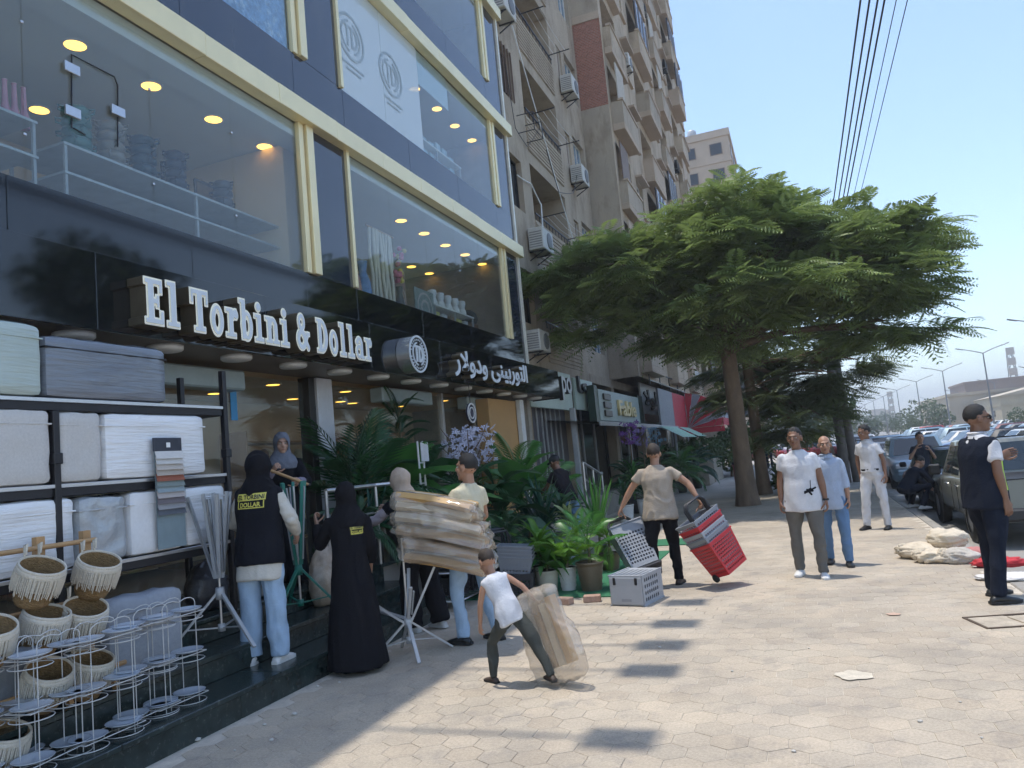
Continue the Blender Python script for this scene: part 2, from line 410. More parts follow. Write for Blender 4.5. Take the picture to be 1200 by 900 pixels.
def downlights(pts, z, parent, r=.11):
    for x, y in pts:
        p = PZ(x, y, z)
        if p.x > FX - .3: continue
        o = MB().lathe([(r * 1.2, 0), (r * 1.2, -.012), (r, -.015)], 20, (p.x, p.y, z)).build('downlight', M['white'], parent)
        MB().disc((p.x, p.y, z - .014), r, 20, axis=2, sgn=-1).build('lens', m_lamp, o)
downlights([(88, 52), (177, 100), (250, 139), (310, 171), (46, 128), (470, 258), (497, 273), (522, 287), (545, 298), (565, 309), (482, 312), (503, 320)], 6.60, store)
downlights([(486, 104), (512, 127), (533, 147), (553, 164)], 9.72, store)
def pane(y0, y1, z0, z1, mt, parent=store, x=FX - .03, name='window_pane'):
    return bx(x - .005, x + .005, y0 + .004, y1 - .004, z0, z1).build(name, mt, parent)
py = [YA, -2.6, -1.2, .2, 1.6, 3.05, 4.47, 5.88, 7.12, 8.42]
m_bolt = M['steel']
for a, b in zip(py[:-1], py[1:]):
    pane(a, b, 4.52, 6.665, M['pane'])
for y in py[5:-1]:
    for z in (4.95, 6.0):
        MB().cbox((FX - .02, y, z), (.02, .03, .03), 0, .006).build('glass_clip', m_bolt, store)
# small hinged hatch let into the glass
h = MB(); q = [PX(*p, FX - .015) for p in ((84, 64), (134, 90), (138, 100), (138, 172))]
h.tube([PX(84, 150, FX - .015), q[0], q[1], q[2], q[3]], .008, 5); h.tube([PX(86, 150, FX - .015), PX(100, 158, FX - .015)], .008, 5)
h.build('glass_hatch', M['blackmetal'], store)
for p in ((83, 81), (84, 132), (137, 131)):
    c = PX(*p, FX - .012); bx(c.x, c.x + .03, c.y - .08, c.y + .08, c.z - .05, c.z + .05, bev=.005).build('hatch_hinge', M['steel'], store)
yb2 = list(np.linspace(9.66, 15.98, 6))
for a, b in zip(yb2[:-1], yb2[1:]): pane(a, b, 4.52, 6.665, M['pane'])
for z0, z1 in ((7.70, 9.795), (10.84, 12.895)):
    for a, b in zip(py[:-1], py[1:]): pane(a, b, z0, z1, M['pane'])
m_film = glass('white_film', (.80, .88, .9), (.72, .80, .82), .72)
m_bluefilm = mat('blue_picture_film', (.20, .34, .55), .15, 0, .5, 14, dirt=((.55, .65, .75), 9, .5))
yb3 = [9.66, 11.05, 12.45, 13.85, 15.05, 15.98]
for i, (a, b) in enumerate(zip(yb3[:-1], yb3[1:])):
    pane(a, b, 7.70, 9.795, m_film if i < 2 else M['pane']); pane(a, b, 10.84, 12.895, M['pane'])
    if i == 2: bx(FX - .05, FX - .045, a + .03, b - .03, 9.1, 9.79).build('window_film', m_film, store)
for a, b in ((5.9, 8.4),): bx(FX - .06, FX - .05, a, b, 7.72, 9.78).build('window_film', m_bluefilm, store)
bx(FX - .06, FX - .05, 9.7, 11.4, 10.86, 12.88).build('window_film', m_bluefilm, store)
m_print = mat('grey_print', (.36, .43, .46), .6)
def logo_sdf(bold=.05):
    return s_or(s_ring(0, 0, 1, 1, .88, .88), s_and(s_ring(0, 0, .72, .72, .62, .62), s_or(s_rect(-1, -.12, -1, 1), s_rect(.2, 1, -1, 1))),
                s_rect(-.46, .02, .36, .46), s_rect(-.30, -.18, -.46, .46), s_rect(.02, .14, -.46, .46), s_and(s_ring(.12, 0, .40, .46, .28, .34), s_rect(.12, 1, -1, 1)))
for px_, py_ in ((411, 44), (458, 88)):
    c = PX(px_, py_, FX - .02); mb = MB(); r = .40
    glyph(mb, logo_sdf(), (-1.05, 1.05, -1.05, 1.05), .05, lambda u, v, d: Vector((FX - .018, c.y + u * r, c.z + v * r)), 0, 0)
    for k in range(2): mb.quad(*[(FX - .018, c.y + a, c.z - .52 - .09 * k + e) for a, e in ((-.3 + .1 * k, 0), (.34 - .1 * k, 0), (.34 - .1 * k, .035), (-.3 + .1 * k, .035))])
    mb.build('window_logo', m_print, store)
# --- canopy with lettering
CX = -5.3
m_soff = mat('soffit', (.14, .12, .10), .5, 0, .2, 3)
mb = MB(); mb.box(-6.32, CX - .02, YA, 17.25, 3.12, 3.16); mb.build('soffit', m_soff, store)
bx(-6.05, CX - .03, YA, 17.25, 3.70, 3.74).build('canopy_top', M['black'], store)
ys = list(np.arange(YA, 17.3, 2.13)); ys[-1] = 17.28
for a, b in zip(ys[:-1], ys[1:]): bx(CX - .03, CX, a + .002, b - .002, 3.10, 3.76, bev=.004).build('fascia_panel', M['black'], store)
bx(-6.0, CX - .031, 17.25, 17.28, 3.10, 3.76).build('fascia_end', M['black'], store)
for y in np.arange(2.6, 17, .98):
    o = MB().lathe([(.0, -.0), (.165, -.0), (.165, -.035), (.15, -.05), (0, -.052)], 20, (-5.62, y, 3.12)).build('canopy_light', mat('lamp_white', (.72, .72, .70), .4), store)
SX = CX + .02
sign = thing('shop_sign', 'white slab-serif shop name letters with bronze sides on black fascia', 'sign', (CX, 6.6, 3.1))
y0 = PX(172, 360, SX + .2).y; y1 = PX(438, 410, SX + .2).y; CAP = .40
words = ['El', 'Torbini', '&', 'Dollar']; gap = .34
tot = sum(GL[c][0] for w in words for c in w) + gap * 3 + .08 * 15
ks = (y1 - y0) / tot; u = 0
for w in words:
    for c in w:
        adv, shp = GL[c]; fn = s_or(*shp); mb = MB()
        pl = lambda a, b, d: Vector((SX + d, y0 + (u + a) * ks, 3.175 + b * CAP))
        glyph(mb, fn, (-.12, adv + .12, -.12, 1.2), .028, pl, -.015, .17, 1, 2, off=.035)
        glyph(mb, fn, (-.12, adv + .12, -.12, 1.2), .028, pl, .17, .178, 0, 1, off=-.012)
        mb.build('sign_letter', [m_face, m_rim, m_side], sign); u += adv + .08
    u += gap
c = PX(490, 415, SX + .2)
badge = thing('sign_roundel', 'round silver monogram badge on black fascia', 'sign', (CX, c.y, c.z))
pl = lambda u, v, d: Vector((SX + d, c.y + u * .27, c.z + v * .27))
mb = MB(); glyph(mb, s_ell(0, 0, 1, 1), (-1.1, 1.1, -1.1, 1.1), .07, pl, -.015, .2, 0, 1); mb.build('disc', [mat('badge_black', (.01, .01, .012), .3), m_silver], badge)
mb = MB(); glyph(mb, s_or(s_ring(0, 0, 1.02, 1.02, .92, .92), s_and(s_ring(0, 0, .66, .66, .58, .58), s_or(s_rect(-1, -.1, -1, 1), s_rect(.24, 1, -1, 1))), s_rect(-.42, .0, .34, .46), s_rect(-.28, -.12, -.44, .46), s_rect(.02, .16, -.44, .46), s_and(s_ring(.14, 0, .38, .45, .24, .30), s_rect(.14, 1, -1, 1))), (-1.1, 1.1, -1.1, 1.1), .04, pl, .2, .215)
mb.build('monogram', m_face, badge)
mb = MB()
for k in range(26):
    a = 2 * math.pi * k / 26
    if abs(math.sin(a)) > .2 or math.cos(a) > 0: glyph(mb, s_rect(-.035, .035, -.05, .05), (-.08, .08, -.1, .1), .03, lambda u, v, d: pl(.79 * math.cos(a) + u * math.sin(a) + v * math.cos(a), .79 * math.sin(a) - u * math.cos(a) + v * math.sin(a), d), .2, .21)
mb.build('ring_lettering', m_face, badge)
arab = thing('arabic_sign', 'white Arabic shop name with bronze sides on black fascia', 'sign', (CX, 13, 3.1))
ya = PX(535, 420, SX + .2).y; yb_ = PX(621, 450, SX + .2).y
# التوربينى ودولار  (joined letter forms, right to left)
ARAB = '\ufead\ufefb\ufeed\ufea9\ufeed \ufef0\ufee8\ufef4\ufe91\ufead\ufeee\ufe98\ufedf\ufe8d'
ARAB = '\ufead\ufefb\ufeed\ufea9\ufeed \ufef0\ufee8\ufef4\ufe91\ufead\ufeee\ufe97\ufedf\ufe8d'
for bold, e0, e1, mm in ((.03, -.015, .15, m_side), (.02, .15, .165, m_face)):
    o = text_obj('sign_letters', ARAB, arab, lambda u, v, d: Vector((SX + e0 + d, ya + u, 3.17 + v)) - Vector(arab.location), .46, mm, e1 - e0, bold, width=yb_ - ya)
# --- ground floor
GX = -6.3
DECK = .62
bx(-12, GX + .05, YA + .2, YB - .25, DECK - .12, DECK - .02).build('floor_slab', m_tile, store)
bx(-12, GX + .03, YA + .2, YB - .25, 3.17, 3.23).build('ceiling', M['cream'], store)
bx(-9.3, -9.1, YA + .21, YB - .26, DECK, 3.16).build('back_wall', M['cream'], store)
m_fr = mat('shop_frame', (.03, .03, .03), .4, .3)
cy0 = PX(372, 500, GX + .1).y
bx(GX - .1, GX + .14, cy0, cy0 + .36, DECK, 3.11, bev=.01).build('pillar', mat('pale_marble', (.62, .63, .66), .3, 0, .12, 5), store)
bx(GX - .08, GX + .1, cy0 - .14, cy0 - .005, DECK, 3.11, bev=.005).build('pillar_strip', m_fr, store)
ysg = [YA, -1.5, 1, 3.0, 4.6, PX(258, 500, GX).y, cy0 - .15]
for a, b in zip(ysg[:-1], ysg[1:]): pane(a, b, DECK, 3.05, M['pane0'], x=GX)
for a in ysg[1:-1]:
    bx(GX - .02, GX + .02, a - .03, a + .03, 2.86, 2.97, bev=.004).build('glass_clamp', M['steel'], store)
ysg = [cy0 + .37, 11.2, 12.8, 14.3, 15.7, 16.8]
for a, b in zip(ysg[:-1], ysg[1:]): pane(a, b, DECK, 3.05, M['pane0'], x=GX)
for y in ysg[2:]: bx(GX - .04, GX + .05, y - .04, y + .04, DECK, 3.11, bev=.004).build('window_post', mat('post_silver', (.5, .5, .5), .35, .6), store)
for y0_, y1_ in ((5.2, 7.1), (10.2, 11.9), (13.4, 15.0)):
    bx(GX + .06, GX + .30, y0_, y1_, 2.82, 3.05, bev=.02).build('door_closer', mat('closer_grey', (.30, .36, .36), .4), store)
for pts, z in (([(186, 418), (258, 418), (272, 422), (325, 428), (399, 470), (545, 447), (555, 448), (567, 452), (495, 472)], 3.17),):
    for x, y in pts:
        p = PZ(x, y, z)
        if p.x < GX - .1:
            o = MB().lathe([(.13, 0), (.13, -.012), (.1, -.015)], 20, (p.x, p.y, z)).build('downlight', M['white'], store)
            MB().disc((p.x, p.y, z - .014), .1, 20, axis=2, sgn=-1).build('lens', m_lamp, o)
for y in np.arange(1.5, 16.5, 1.9):
    for x in (-7.2, -8.3):
        o = MB().lathe([(.13, 0), (.13, -.012), (.1, -.015)], 16, (x, y, 3.17)).build('downlight', M['white'], store)
        MB().disc((x, y, 3.156), .1, 16, axis=2, sgn=-1).build('lens', m_lamp, o)
# steps up to the shop and its deck
steps = thing('entrance_steps', 'three dark green marble steps along the shop front', 'steps', (-4.5, 4, 0))
YS = 8.1
def slabs(x0, x1, z0, z1, ya, yb, n, name='step_slab'):
    ys = np.linspace(ya, yb, n + 1)
    for a, b in zip(ys[:-1], ys[1:]):
        bx(x0, x1, a + .0015, b - .0015, z0, z1, bev=.006).build(name, M['marble'], steps)
slabs(-4.55, -4.10, .165, .205, -4, YS, 8); slabs(-4.95, -4.50, .37, .41, -4, YS, 8); slabs(-6.4, -4.90, .58, .62, -4, 17, 14)
slabs(-4.17, -4.125, -.05, .164, -4, YS - .02, 7, 'riser'); slabs(-4.57, -4.525, .206, .369, -4, YS - .02, 7, 'riser'); slabs(-4.97, -4.925, .411, .579, -4, YS - .02, 7, 'riser')
mb = MB(); mb.box(-6.4, -4.2, -4, YS - .03, -.05, .16); mb.box(-6.4, -4.6, -4, YS - .03, .16, .36); mb.box(-6.4, -5.0, -4, 17, -.05, .57); mb.build('core', M['concrete'], steps)
# roof floodlights on long arms (they throw the row of spots on the pavement)
for i, (x, y) in enumerate(((732, 866), (767, 786), (780, 756), (795, 731), (807, 706))):
    p = PZ(x, y); q = p + SUN * ((14.35) / SUN.z)
    f = thing('roof_floodlight', 'black floodlight on a long arm along the shop roof edge', 'floodlight', (FX - .1, q.y, 14.2), 0, 'floodlights on the shop roof')
    MB().bar((FX - .4, q.y, 14.3), (q.x - .1, q.y, 14.3), .05).build('arm', M['blackmetal'], f)
    bx(q.x - .24, q.x + .20, q.y - .17, q.y + .17, 14.24, 14.36, bev=.01).build('lamp_head', M['blackmetal'], f)
    bx(FX - .5, FX - .38, q.y - .08, q.y + .08, 13.5, 14.34).build('mount', M['blackmetal'], f)
# ================================================================ goods behind the glass
def shelf_unit(label, x0, x1, y0, y1, levels, top, z0, mt=None, group=None, posts=.03):
    s = thing('display_shelf', label, 'shelf', ((x0 + x1) / 2, (y0 + y1) / 2, z0), 0, group)
    for z in levels: bx(x0, x1, y0, y1, z, z + .03, bev=.003).build('shelf_board', mt or M['white'], s)
    for x in (x0 + posts, x1 - posts):
        for y in (y0 + posts, (y0 + y1) / 2, y1 - posts): bx(x - posts / 2, x + posts / 2, y - posts / 2, y + posts / 2, z0, top).build('post', M['greysteel'], s)
    return s
m_grey2 = mat('shelf_grey', (.45, .48, .50), .4, .2)
p0, p1 = PX(75, 165, -6.65), PX(340, 270, -6.65)
zt = (p0.z + p1.z) / 2
shelf_unit('long grey metal display table behind first-floor glass', -7.5, -6.65, p0.y, p1.y, (zt - .34, zt - .03), zt, 4.42, m_grey2)
sh2 = shelf_unit('short grey display table beside long one behind first-floor glass', -7.5, -6.65, 3.6, p0.y - .28, (zt - .3, zt + .06), zt + .09, 4.42, m_grey2)
def lathe_thing(name, label, cat, c, prof, mt, n=14, group=None):
    return MB().lathe(prof, n, c).build(name, mt, None, label, cat, group)
cols = [('teal', (.07, .19, .18)), ('pale stone', (.24, .23, .21)), ('dark blue', (.016, .05, .075)), ('deep navy', (.018, .026, .05)), ('grey', (.07, .075, .09))]
for i, (nm, cc) in enumerate(cols):
    pxs = ((90, 160), (130, 178), (168, 195), (206, 210), (262, 236))[i]
    b = PX(*pxs, -6.95); y = b.y
    t = thing('mug_tower', f'tall stack of {nm} mugs on the first-floor display table', 'mugs', (-6.95, y, zt), 0)
    mm = mat('ceramic_' + nm.replace(' ', '_'), cc, .3, 0, .1, 6); rr = .15 if i in (0, 1, 2) else .13
    for k in range(5 if i < 4 else 4):
        z = zt + .002 + k * .118
        m1 = MB().lathe([(rr * .7, 0), (rr, .03), (rr, .09), (rr * .85, .115), (0, .115)], 14, (-6.95, y, z)).build('mug', mm, t)
        for a in range(3):
            an = 2.1 * a + k * .4 - 1.2; d = Vector((math.cos(an), math.sin(an), 0))
            MB().tube([Vector((-6.95, y, z + .09)) + d * rr * .9, Vector((-6.95, y, z + .085)) + d * rr * 1.35, Vector((-6.95, y, z + .04)) + d * rr * 1.3, Vector((-6.95, y, z + .03)) + d * rr * .9], .014, 5).build('handle', mm, m1)
for y, w, nm, cc in ((7.35, .34, 'framed dark picture leaning behind first-floor glass', (.10, .08, .07)), (7.95, .42, 'framed brown picture leaning behind first-floor glass', (.20, .14, .09))):
    t = thing('picture_frame', nm, 'picture', (-7.2, y, zt)); mb = MB(); z0 = zt - .05
    mb.bar((-7.2, y - w / 2, z0), (-7.2, y - w / 2, z0 + .55), .03); mb.bar((-7.2, y + w / 2, z0), (-7.2, y + w / 2, z0 + .55), .03); mb.bar((-7.2, y - w / 2, z0), (-7.2, y + w / 2, z0), .03); mb.bar((-7.2, y - w / 2, z0 + .55), (-7.2, y + w / 2, z0 + .55), .03)
    mb.build('frame', mat('frame_dark', (.05, .04, .03), .5), t); bx(-7.215, -7.205, y - w / 2, y + w / 2, z0, z0 + .55).build('picture', mat('pic_%d' % (y * 10), cc, .4, 0, .6, 9), t)
for k in range(3):
    c = PX(6 + k * 11, 125, -6.9)
    lathe_thing('pink_bottle', 'tall pink glass bottle on the short display table', 'bottle', (-6.9, c.y, zt + .09), [(.05, 0), (.055, .1), (.03, .2), (.022, .42), (.028, .44)], mat('pink_glass', (.55, .25, .33), .2), 10, 'pink bottles')
# first floor, second window: hangings, flowers and small appliances
m_mac = mat('macrame', (.62, .56, .46), .9, 0, .15, 30, .3, 60)
t = thing('macrame_hanging', 'cream macrame curtain hanging behind second display window', 'wall hanging', (-6.5, 11, 4.9))
a = PX(437, 330, -6.5); b = PX(462, 340, -6.5)
MB().tube([(-6.5, a.y - .1, 5.95), (-6.5, b.y + .1, 5.95)], .02, 6).build('rod', M['wood'], t)
for k in range(9):
    y = a.y + (b.y - a.y) * k / 8
    MB().tube([(-6.5 + random.uniform(-.03, .03), y + random.uniform(-.02, .02), z) for z in (5.94, 5.5, 5.1, 4.62 + .1 * random.random())], .035, 5).build('strand', m_mac, t)
for nm, px_, cc, h in (('blue', 425, (.12, .22, .42), .8), ('red patterned', 413, (.38, .16, .12), .75)):
    c = PX(px_, 320, -6.45)
    lathe_thing('vase', f'tall {nm} vase behind second display window', 'vase', (-6.45, c.y, 4.43), [(.12, 0), (.14, .2), (.12, .45), (.06, .62), (.09, h)], mat('vase_' + nm.split()[0], cc, .25, 0, .4, 9), 14)
c = PX(464, 290, -6.5)
t = thing('flower_arrangement', 'pink and yellow artificial flowers behind second display window', 'flowers', (-6.5, c.y, 4.43))
MB().lathe([(.07, 0), (.1, .25), (.05, .5), (.07, .62)], 12, (-6.5, c.y, 4.43)).build('vase', mat('dark_vase', (.05, .04, .05), .3), t)
for k in range(26):
    an = random.uniform(0, 6.28); rr = random.uniform(0, .26); z = random.uniform(5.15, 5.75); yy = c.y + rr * math.sin(an)
    MB().ell((-6.5 + rr * math.cos(an) * .5, yy, z), (.05, .05, .045), 8, 5).build('blossom', mat('blossom_pink', (.55, .12, .2), .6) if yy < c.y + .05 else mat('blossom_yellow', (.65, .5, .06), .6), t)
for y, w, h, lb, cc, z in ((12.05, .40, .95, 'tall dark panel with pink pattern behind second display window', (.30, .16, .13), 4.45), (13.0, .8, .75, 'grey green rug panel with ring pattern behind second display window', (.22, .26, .24), 4.45)):
    t = thing('patterned_panel', lb, 'panel', (-6.55, y, z)); bx(-6.58, -6.55, y - w / 2, y + w / 2, z, z + h, bev=.004).build('panel', mat('panel_%d' % (10 * y), cc, .7, 0, .5, 10), t)
    mb = MB(); glyph(mb, s_or(s_ring(0, 0, .9, .9, .78, .78), s_ring(0, 0, .5, .5, .36, .36)), (-1, 1, -1, 1), .08, lambda u, v, d: Vector((-6.546, y + u * w * .45, z + h / 2 + v * w * .45)), 0, 0); mb.build('pattern', mat('pat_%d' % (10 * y), (.45, .40, .36), .7), t)
sh = shelf_unit('white two-tier shelf of small appliances behind second display window', -7.0, -6.6, 13.55, 15.5, (4.62, 5.0), 5.03, 4.42)
for k in range(5):
    y = 13.85 + k * .36
    t = thing('blender_jug', 'white kitchen appliance on shelf behind second display window', 'appliance', (-6.8, y, 5.03), 0, 'white appliances in the window')
    MB().lathe([(.09, 0), (.11, .02), (.10, .12), (.08, .18)], 12, (-6.8, y, 5.03)).build('base', M['white'], t); MB().lathe([(.07, .181), (.1, .3), (.09, .36), (.03, .38)], 12, (-6.8, y, 5.03)).build('jug', mat('pale_plastic', (.7, .72, .74), .3), t)
    bx(-6.88, -6.7, y - .1, y + .1, 4.65, 4.93, bev=.02).build('boxed_appliance', mat('carton_%d' % (k % 3), ((.6, .55, .15), (.6, .6, .6), (.3, .18, .1))[k % 3], .6), None, ('yellow', 'white', 'brown')[k % 3] + ' boxed appliance on lower shelf behind second display window', 'box', 'boxed appliances in the window')
MB().ell((-6.8, 15.65, 5.05), (.2, .25, .2)).build('black_bag', mat('black_cloth', (.012, .012, .012), .8), None, 'rounded black bag at the end of the window shelf', 'bag')
bx(-7.0, -6.65, 15.35, 15.85, 4.43, 4.93, bev=.03).build('brown_pouffe', mat('brown_leather', (.16, .07, .03), .5), None, 'brown leather pouffe in the second display window', 'pouffe')
# second floor: tall dispenser shelf
shelf_unit('white tiered shelf of clear plastic goods behind second-floor glass', -7.0, -6.5, 12.9, 15.3, (7.75, 8.1, 8.45), 8.48, 7.57)
for k in range(14):
    y = 13.05 + (k % 7) * .33; z = 8.13 if k < 7 else 8.48; h = random.uniform(.15, .27)
    bx(-6.9, -6.6, y - .11, y + .11, z, z + h, bev=.02).build('plastic_canister', mat('pale_blue_plastic', (.42, .55, .62), .25), None, 'pale blue plastic canister on second-floor shelf', 'canister', 'plastic canisters upstairs')
# ground floor interior: shelving with goods and a hanging display
for i, (y, lb) in enumerate(((4.6, 'wooden shop shelf of jars seen through ground-floor glass'), (7.4, 'wooden shop shelf beside white pillar seen through the glass'), (11.0, 'wooden shop shelf seen through glass behind the palms'), (14.0, 'wooden shop shelf seen through glass behind the ladder'))):
    s = thing('goods_shelf', lb, 'shelf', (-8.6, y, DECK))
    for k in range(5): bx(-8.95, -8.4, y - 1.1, y + 1.1, DECK + .1 + k * .42, DECK + .13 + k * .42).build('shelf_board', M['wood'], s)
    for e in (-1.12, 1.12): bx(-8.95, -8.4, y + e - .02, y + e + .02, DECK, 2.6).build('side_panel', M['wood'], s)
    for k in range(4):
        for j in range(9):
            hh = random.uniform(.12, .3); yy = y - .95 + j * .235; cc = random.choice([(.5, .42, .3), (.25, .12, .06), (.6, .55, .45), (.12, .14, .1), (.4, .3, .12)])
            o = MB().lathe([(.07, 0), (.085, .05), (.085, hh * .8), (.04, hh)], 9, (-8.6, yy, DECK + .131 + k * .42)).build('jar', mat('jar_%d' % int(cc[0] * 100), cc, .4), None, 'small jar on a ground-floor shop shelf', 'jar', 'jars on the shop shelves')
c = PX(275, 475, GX + .02)
mb = MB(); mb.T = Matrix.Translation((GX + .012, c.y, c.z)); mb.box(-.002, .002, -.06, .05, -.18, .18); mb.build('blue_sticker', mat('blue_sticker', (.05, .3, .6), .4), None, 'narrow blue sticker on ground-floor shop glass', 'sticker')
# ================================================================ apartment blocks down the street
m_apt = mat('plaster_brown', (.40, .325, .24), .9, 0, .16, 1.2, .25, 25, dirt=((.23, .175, .12), 1.6, .50), stretch=(1, 1, .4))
m_apt2 = mat('plaster_tan', (.46, .365, .26), .9, 0, .16, 1.0, .25, 25, dirt=((.27, .20, .135), 1.3, .48), stretch=(1, 1, .4))
m_apt3 = mat('plaster_pink', (.45, .345, .25), .9, 0, .12, 1.0, .2, 20)
m_pale = mat('plaster_pale', (.48, .43, .36), .9, 0, .1, 2)
m_dkglass = mat('dark_window_glass', (.015, .02, .025), .16, 0, .2, 2, spec=.4)
m_blueglass = mat('bluish_window_glass', (.16, .24, .32), .08, 0, .2, 2, spec=.8)
m_frame = mat('white_frame', (.6, .6, .58), .5)
m_brownframe = mat('brown_shutter', (.16, .10, .065), .6, 0, .2, 8)
def wall_open(mb, X, y0, y1, z0, z1, ops, depth=.25, mt=0):
    """wall facing +X with openings (y0,y1,z0,z1) and their reveals"""
    ys = sorted({y0, y1} | {v for o in ops for v in o[:2]}); zs = sorted({z0, z1} | {v for o in ops for v in o[2:4]})
    for a, b in zip(ys[:-1], ys[1:]):
        run = None
        for c, d in zip(zs[:-1], zs[1:]):
            hole = any(o[0] <= a + 1e-6 and b <= o[1] + 1e-6 and o[2] <= c + 1e-6 and d <= o[3] + 1e-6 for o in ops)
            if not hole: mb.quad((X, a, c), (X, b, c), (X, b, d), (X, a, d), mt)
    for o in ops:
        a, b, c, d = o[:4]; e = X - (o[4] if len(o) > 4 else depth)
        mb.quad((X, a, c), (X, b, c), (e, b, c), (e, a, c), mt); mb.quad((X, a, d), (e, a, d), (e, b, d), (X, b, d), mt)
        mb.quad((X, a, c), (e, a, c), (e, a, d), (X, a, d), mt); mb.quad((X, b, c), (X, b, d), (e, b, d), (e, b, c), mt)
def window(parent, X, a, b, c, d, depth=.2, gl=None, fr=None, nm=2, name='window'):
    x = X - depth + .02; mb = MB(); t = .05
    mb.box(x - .03, x + .03, a, a + t, c, d); mb.box(x - .03, x + .03, b - t, b, c, d); mb.box(x - .03, x + .03, a + t, b - t, c, c + t); mb.box(x - .03, x + .03, a + t, b - t, d - t, d)
    for k in range(1, nm):
        y = a + (b - a) * k / nm; mb.box(x - .025, x + .025, y - t / 2, y + t / 2, c + t, d - t)
    w = mb.build(name, fr or M['blackmetal'], parent)
    for k in range(nm):
        y0, y1 = a + (b - a) * k / nm, a + (b - a) * (k + 1) / nm
        bx(x - .012 - .004 * (k % 2), x - .002 - .004 * (k % 2), y0 + .02, y1 - .02, c + .02, d - .02).build('pane', gl or m_dkglass, w)
    return w
def ac_unit(loc, label, w=.8, s=1.0, group=None):
    t = thing('air_conditioner', label, 'air conditioner', loc, 0, group)
    mb = MB(); mb.box(-.05 * s, .33 * s, -w / 2, w / 2, .04, .58 * s, 0, .02); mb.build('case', mat('ac_case', (.50, .48, .43), .5, 0, .1, 5), t, world=False)
    mb = MB(); mb.lathe([(.21 * s, 0), (.21 * s, .012), (.18 * s, .018), (.0, .02)], 18); 
    mb.v = [(.33 * s + v[2], v[1] + w * .12, .31 * s + v[0]) for v in mb.v]; mb.build('fan_grille', mat('ac_grille', (.12, .12, .12), .5), t, world=False)
    mb = MB()
    for k in range(7): mb.box(-.02, .30 * s, -w / 2 - .004, -w / 2 + .002, .1 + k * .06 * s, .13 + k * .06 * s)
    mb.build('side_louvres', mat('ac_louvre', (.22, .21, .2), .6), t, world=False)
    for e in (-.3, .3):
        mb = MB(); mb.bar((-.18, e, .02), (.36, e, .02), .03); mb.bar((-.18, e, -.25), (.3, e, .01), .025); mb.build('bracket', M['blackmetal'], t, world=False)
    return t
AX = -6.2
A0, A1, AH = 17.16, 26.5, 20.5
apt = thing('apartment_block', 'weathered brown apartment block with recessed balconies beside the shop', 'building', (-9, 21.5, 0))
ops = []; wins = []
FLO = [4.45 + 3.1 * k for k in range(5)]
for k, z in enumerate(FLO):
    wins.append((17.45, 18.75, z + .75, z + 2.2, 'A')); ops.append((17.45, 18.75, z + .75, z + 2.2))
    ops.append((19.5, 22.9, z + .0, z + 2.45, 1.5))
    ops.append((23.75, 24.35, z + .85, z + 2.0)); wins.append((23.75, 24.35, z + .85, z + 2.0, 'C'))
    ops.append((24.75, 26.2, z + .7, z + 2.2)); wins.append((24.75, 26.2, z + .7, z + 2.2, 'D'))
mb = MB(); wall_open(mb, AX, A0, A1, 4.3, AH, ops); mb.quad((AX, A0, 4.3), (AX, A0, AH), (-14, A0, AH), (-14, A0, 4.3)); mb.quad((AX, A0, AH), (AX, A1, AH), (-14, A1, AH), (-14, A0, AH)); mb.quad((-14, A0, 0), (-14, A0, AH), (-14, A1, AH), (-14, A1, 0))
mb.build('wall', m_apt, apt)
for k, z in enumerate(FLO):
    # recessed balcony: back wall, floor, door, ribbed parapet and rail
    o = MB(); o.quad((AX - 1.5, 19.5, z), (AX - 1.5, 22.9, z), (AX - 1.5, 22.9, z + 2.45), (AX - 1.5, 19.5, z + 2.45)); o.build('balcony_back', m_pale, apt)
    bx(AX - 1.49, AX - 1.42, 20.2, 21.1, z + .02, z + 2.05, bev=.01).build('balcony_door', m_brownframe, apt)
    par = MB(); par.box(AX - .10, AX + .02, 19.5, 22.9, z - .28, z + .80)
    for j in range(9): par.box(AX + .021, AX + .045, 19.5, 22.9, z - .26 + j * .115, z - .19 + j * .115)
    par.build('parapet', m_apt, apt)
    r = MB(); r.bar((AX + .03, 19.5, z + .98), (AX + .03, 22.9, z + .98), .035)
    for j in range(12): r.bar((AX + .03, 19.55 + j * .3, z + .80), (AX + .03, 19.55 + j * .3, z + .97), .018)
    r.build('railing', M['blackmetal'], apt)
    for e in (20.0, 22.6): MB().bar((AX, e, z + .98), (AX + .75, e, z + 1.0), .025).build('laundry_bracket', M['blackmetal'], apt)
    r = MB()
    for e in (.2, .4, .6): r.tube([(AX + e, 20.0, z + 1.0), (AX + e, 21.3, z + .93), (AX + e, 22.6, z + 1.0)], .006, 4)
    r.build('laundry_line', M['white'], apt)
for (a, b, c, d, kd) in wins:
    if kd == 'C': window(apt, AX, a, b, c, d, .12, m_brownframe, m_pale, 2, 'shuttered_window')
    elif kd == 'A' and c > 8.5:
        w = window(apt, AX, a, b, c, d, .2, m_dkglass, m_brownframe, 3)
        g = MB()
        for j in range(6): g.bar((AX + .03, a + .1 + j * (b - a - .2) / 5, c), (AX + .03, a + .1 + j * (b - a - .2) / 5, d), .03)
        g.build('window_bars', m_brownframe, w)
    else: window(apt, AX, a, b, c, d, .2, m_dkglass if kd == 'A' else m_blueglass, None if kd == 'A' else m_frame, 3 if kd == 'D' else 2)
ac_unit((AX + .08, 17.75, 13.3), 'air conditioner high on brown block beside the shop top floor', .9, 1.15)
ac_unit((AX + .1, 19.05, FLO[1] - .35), 'air conditioner below the dark window of brown block', .9, 1.1)
ac_unit((AX + .1, 24.1, FLO[3] + .15), 'upper air conditioner under shuttered window of brown block', .85, 1.1)
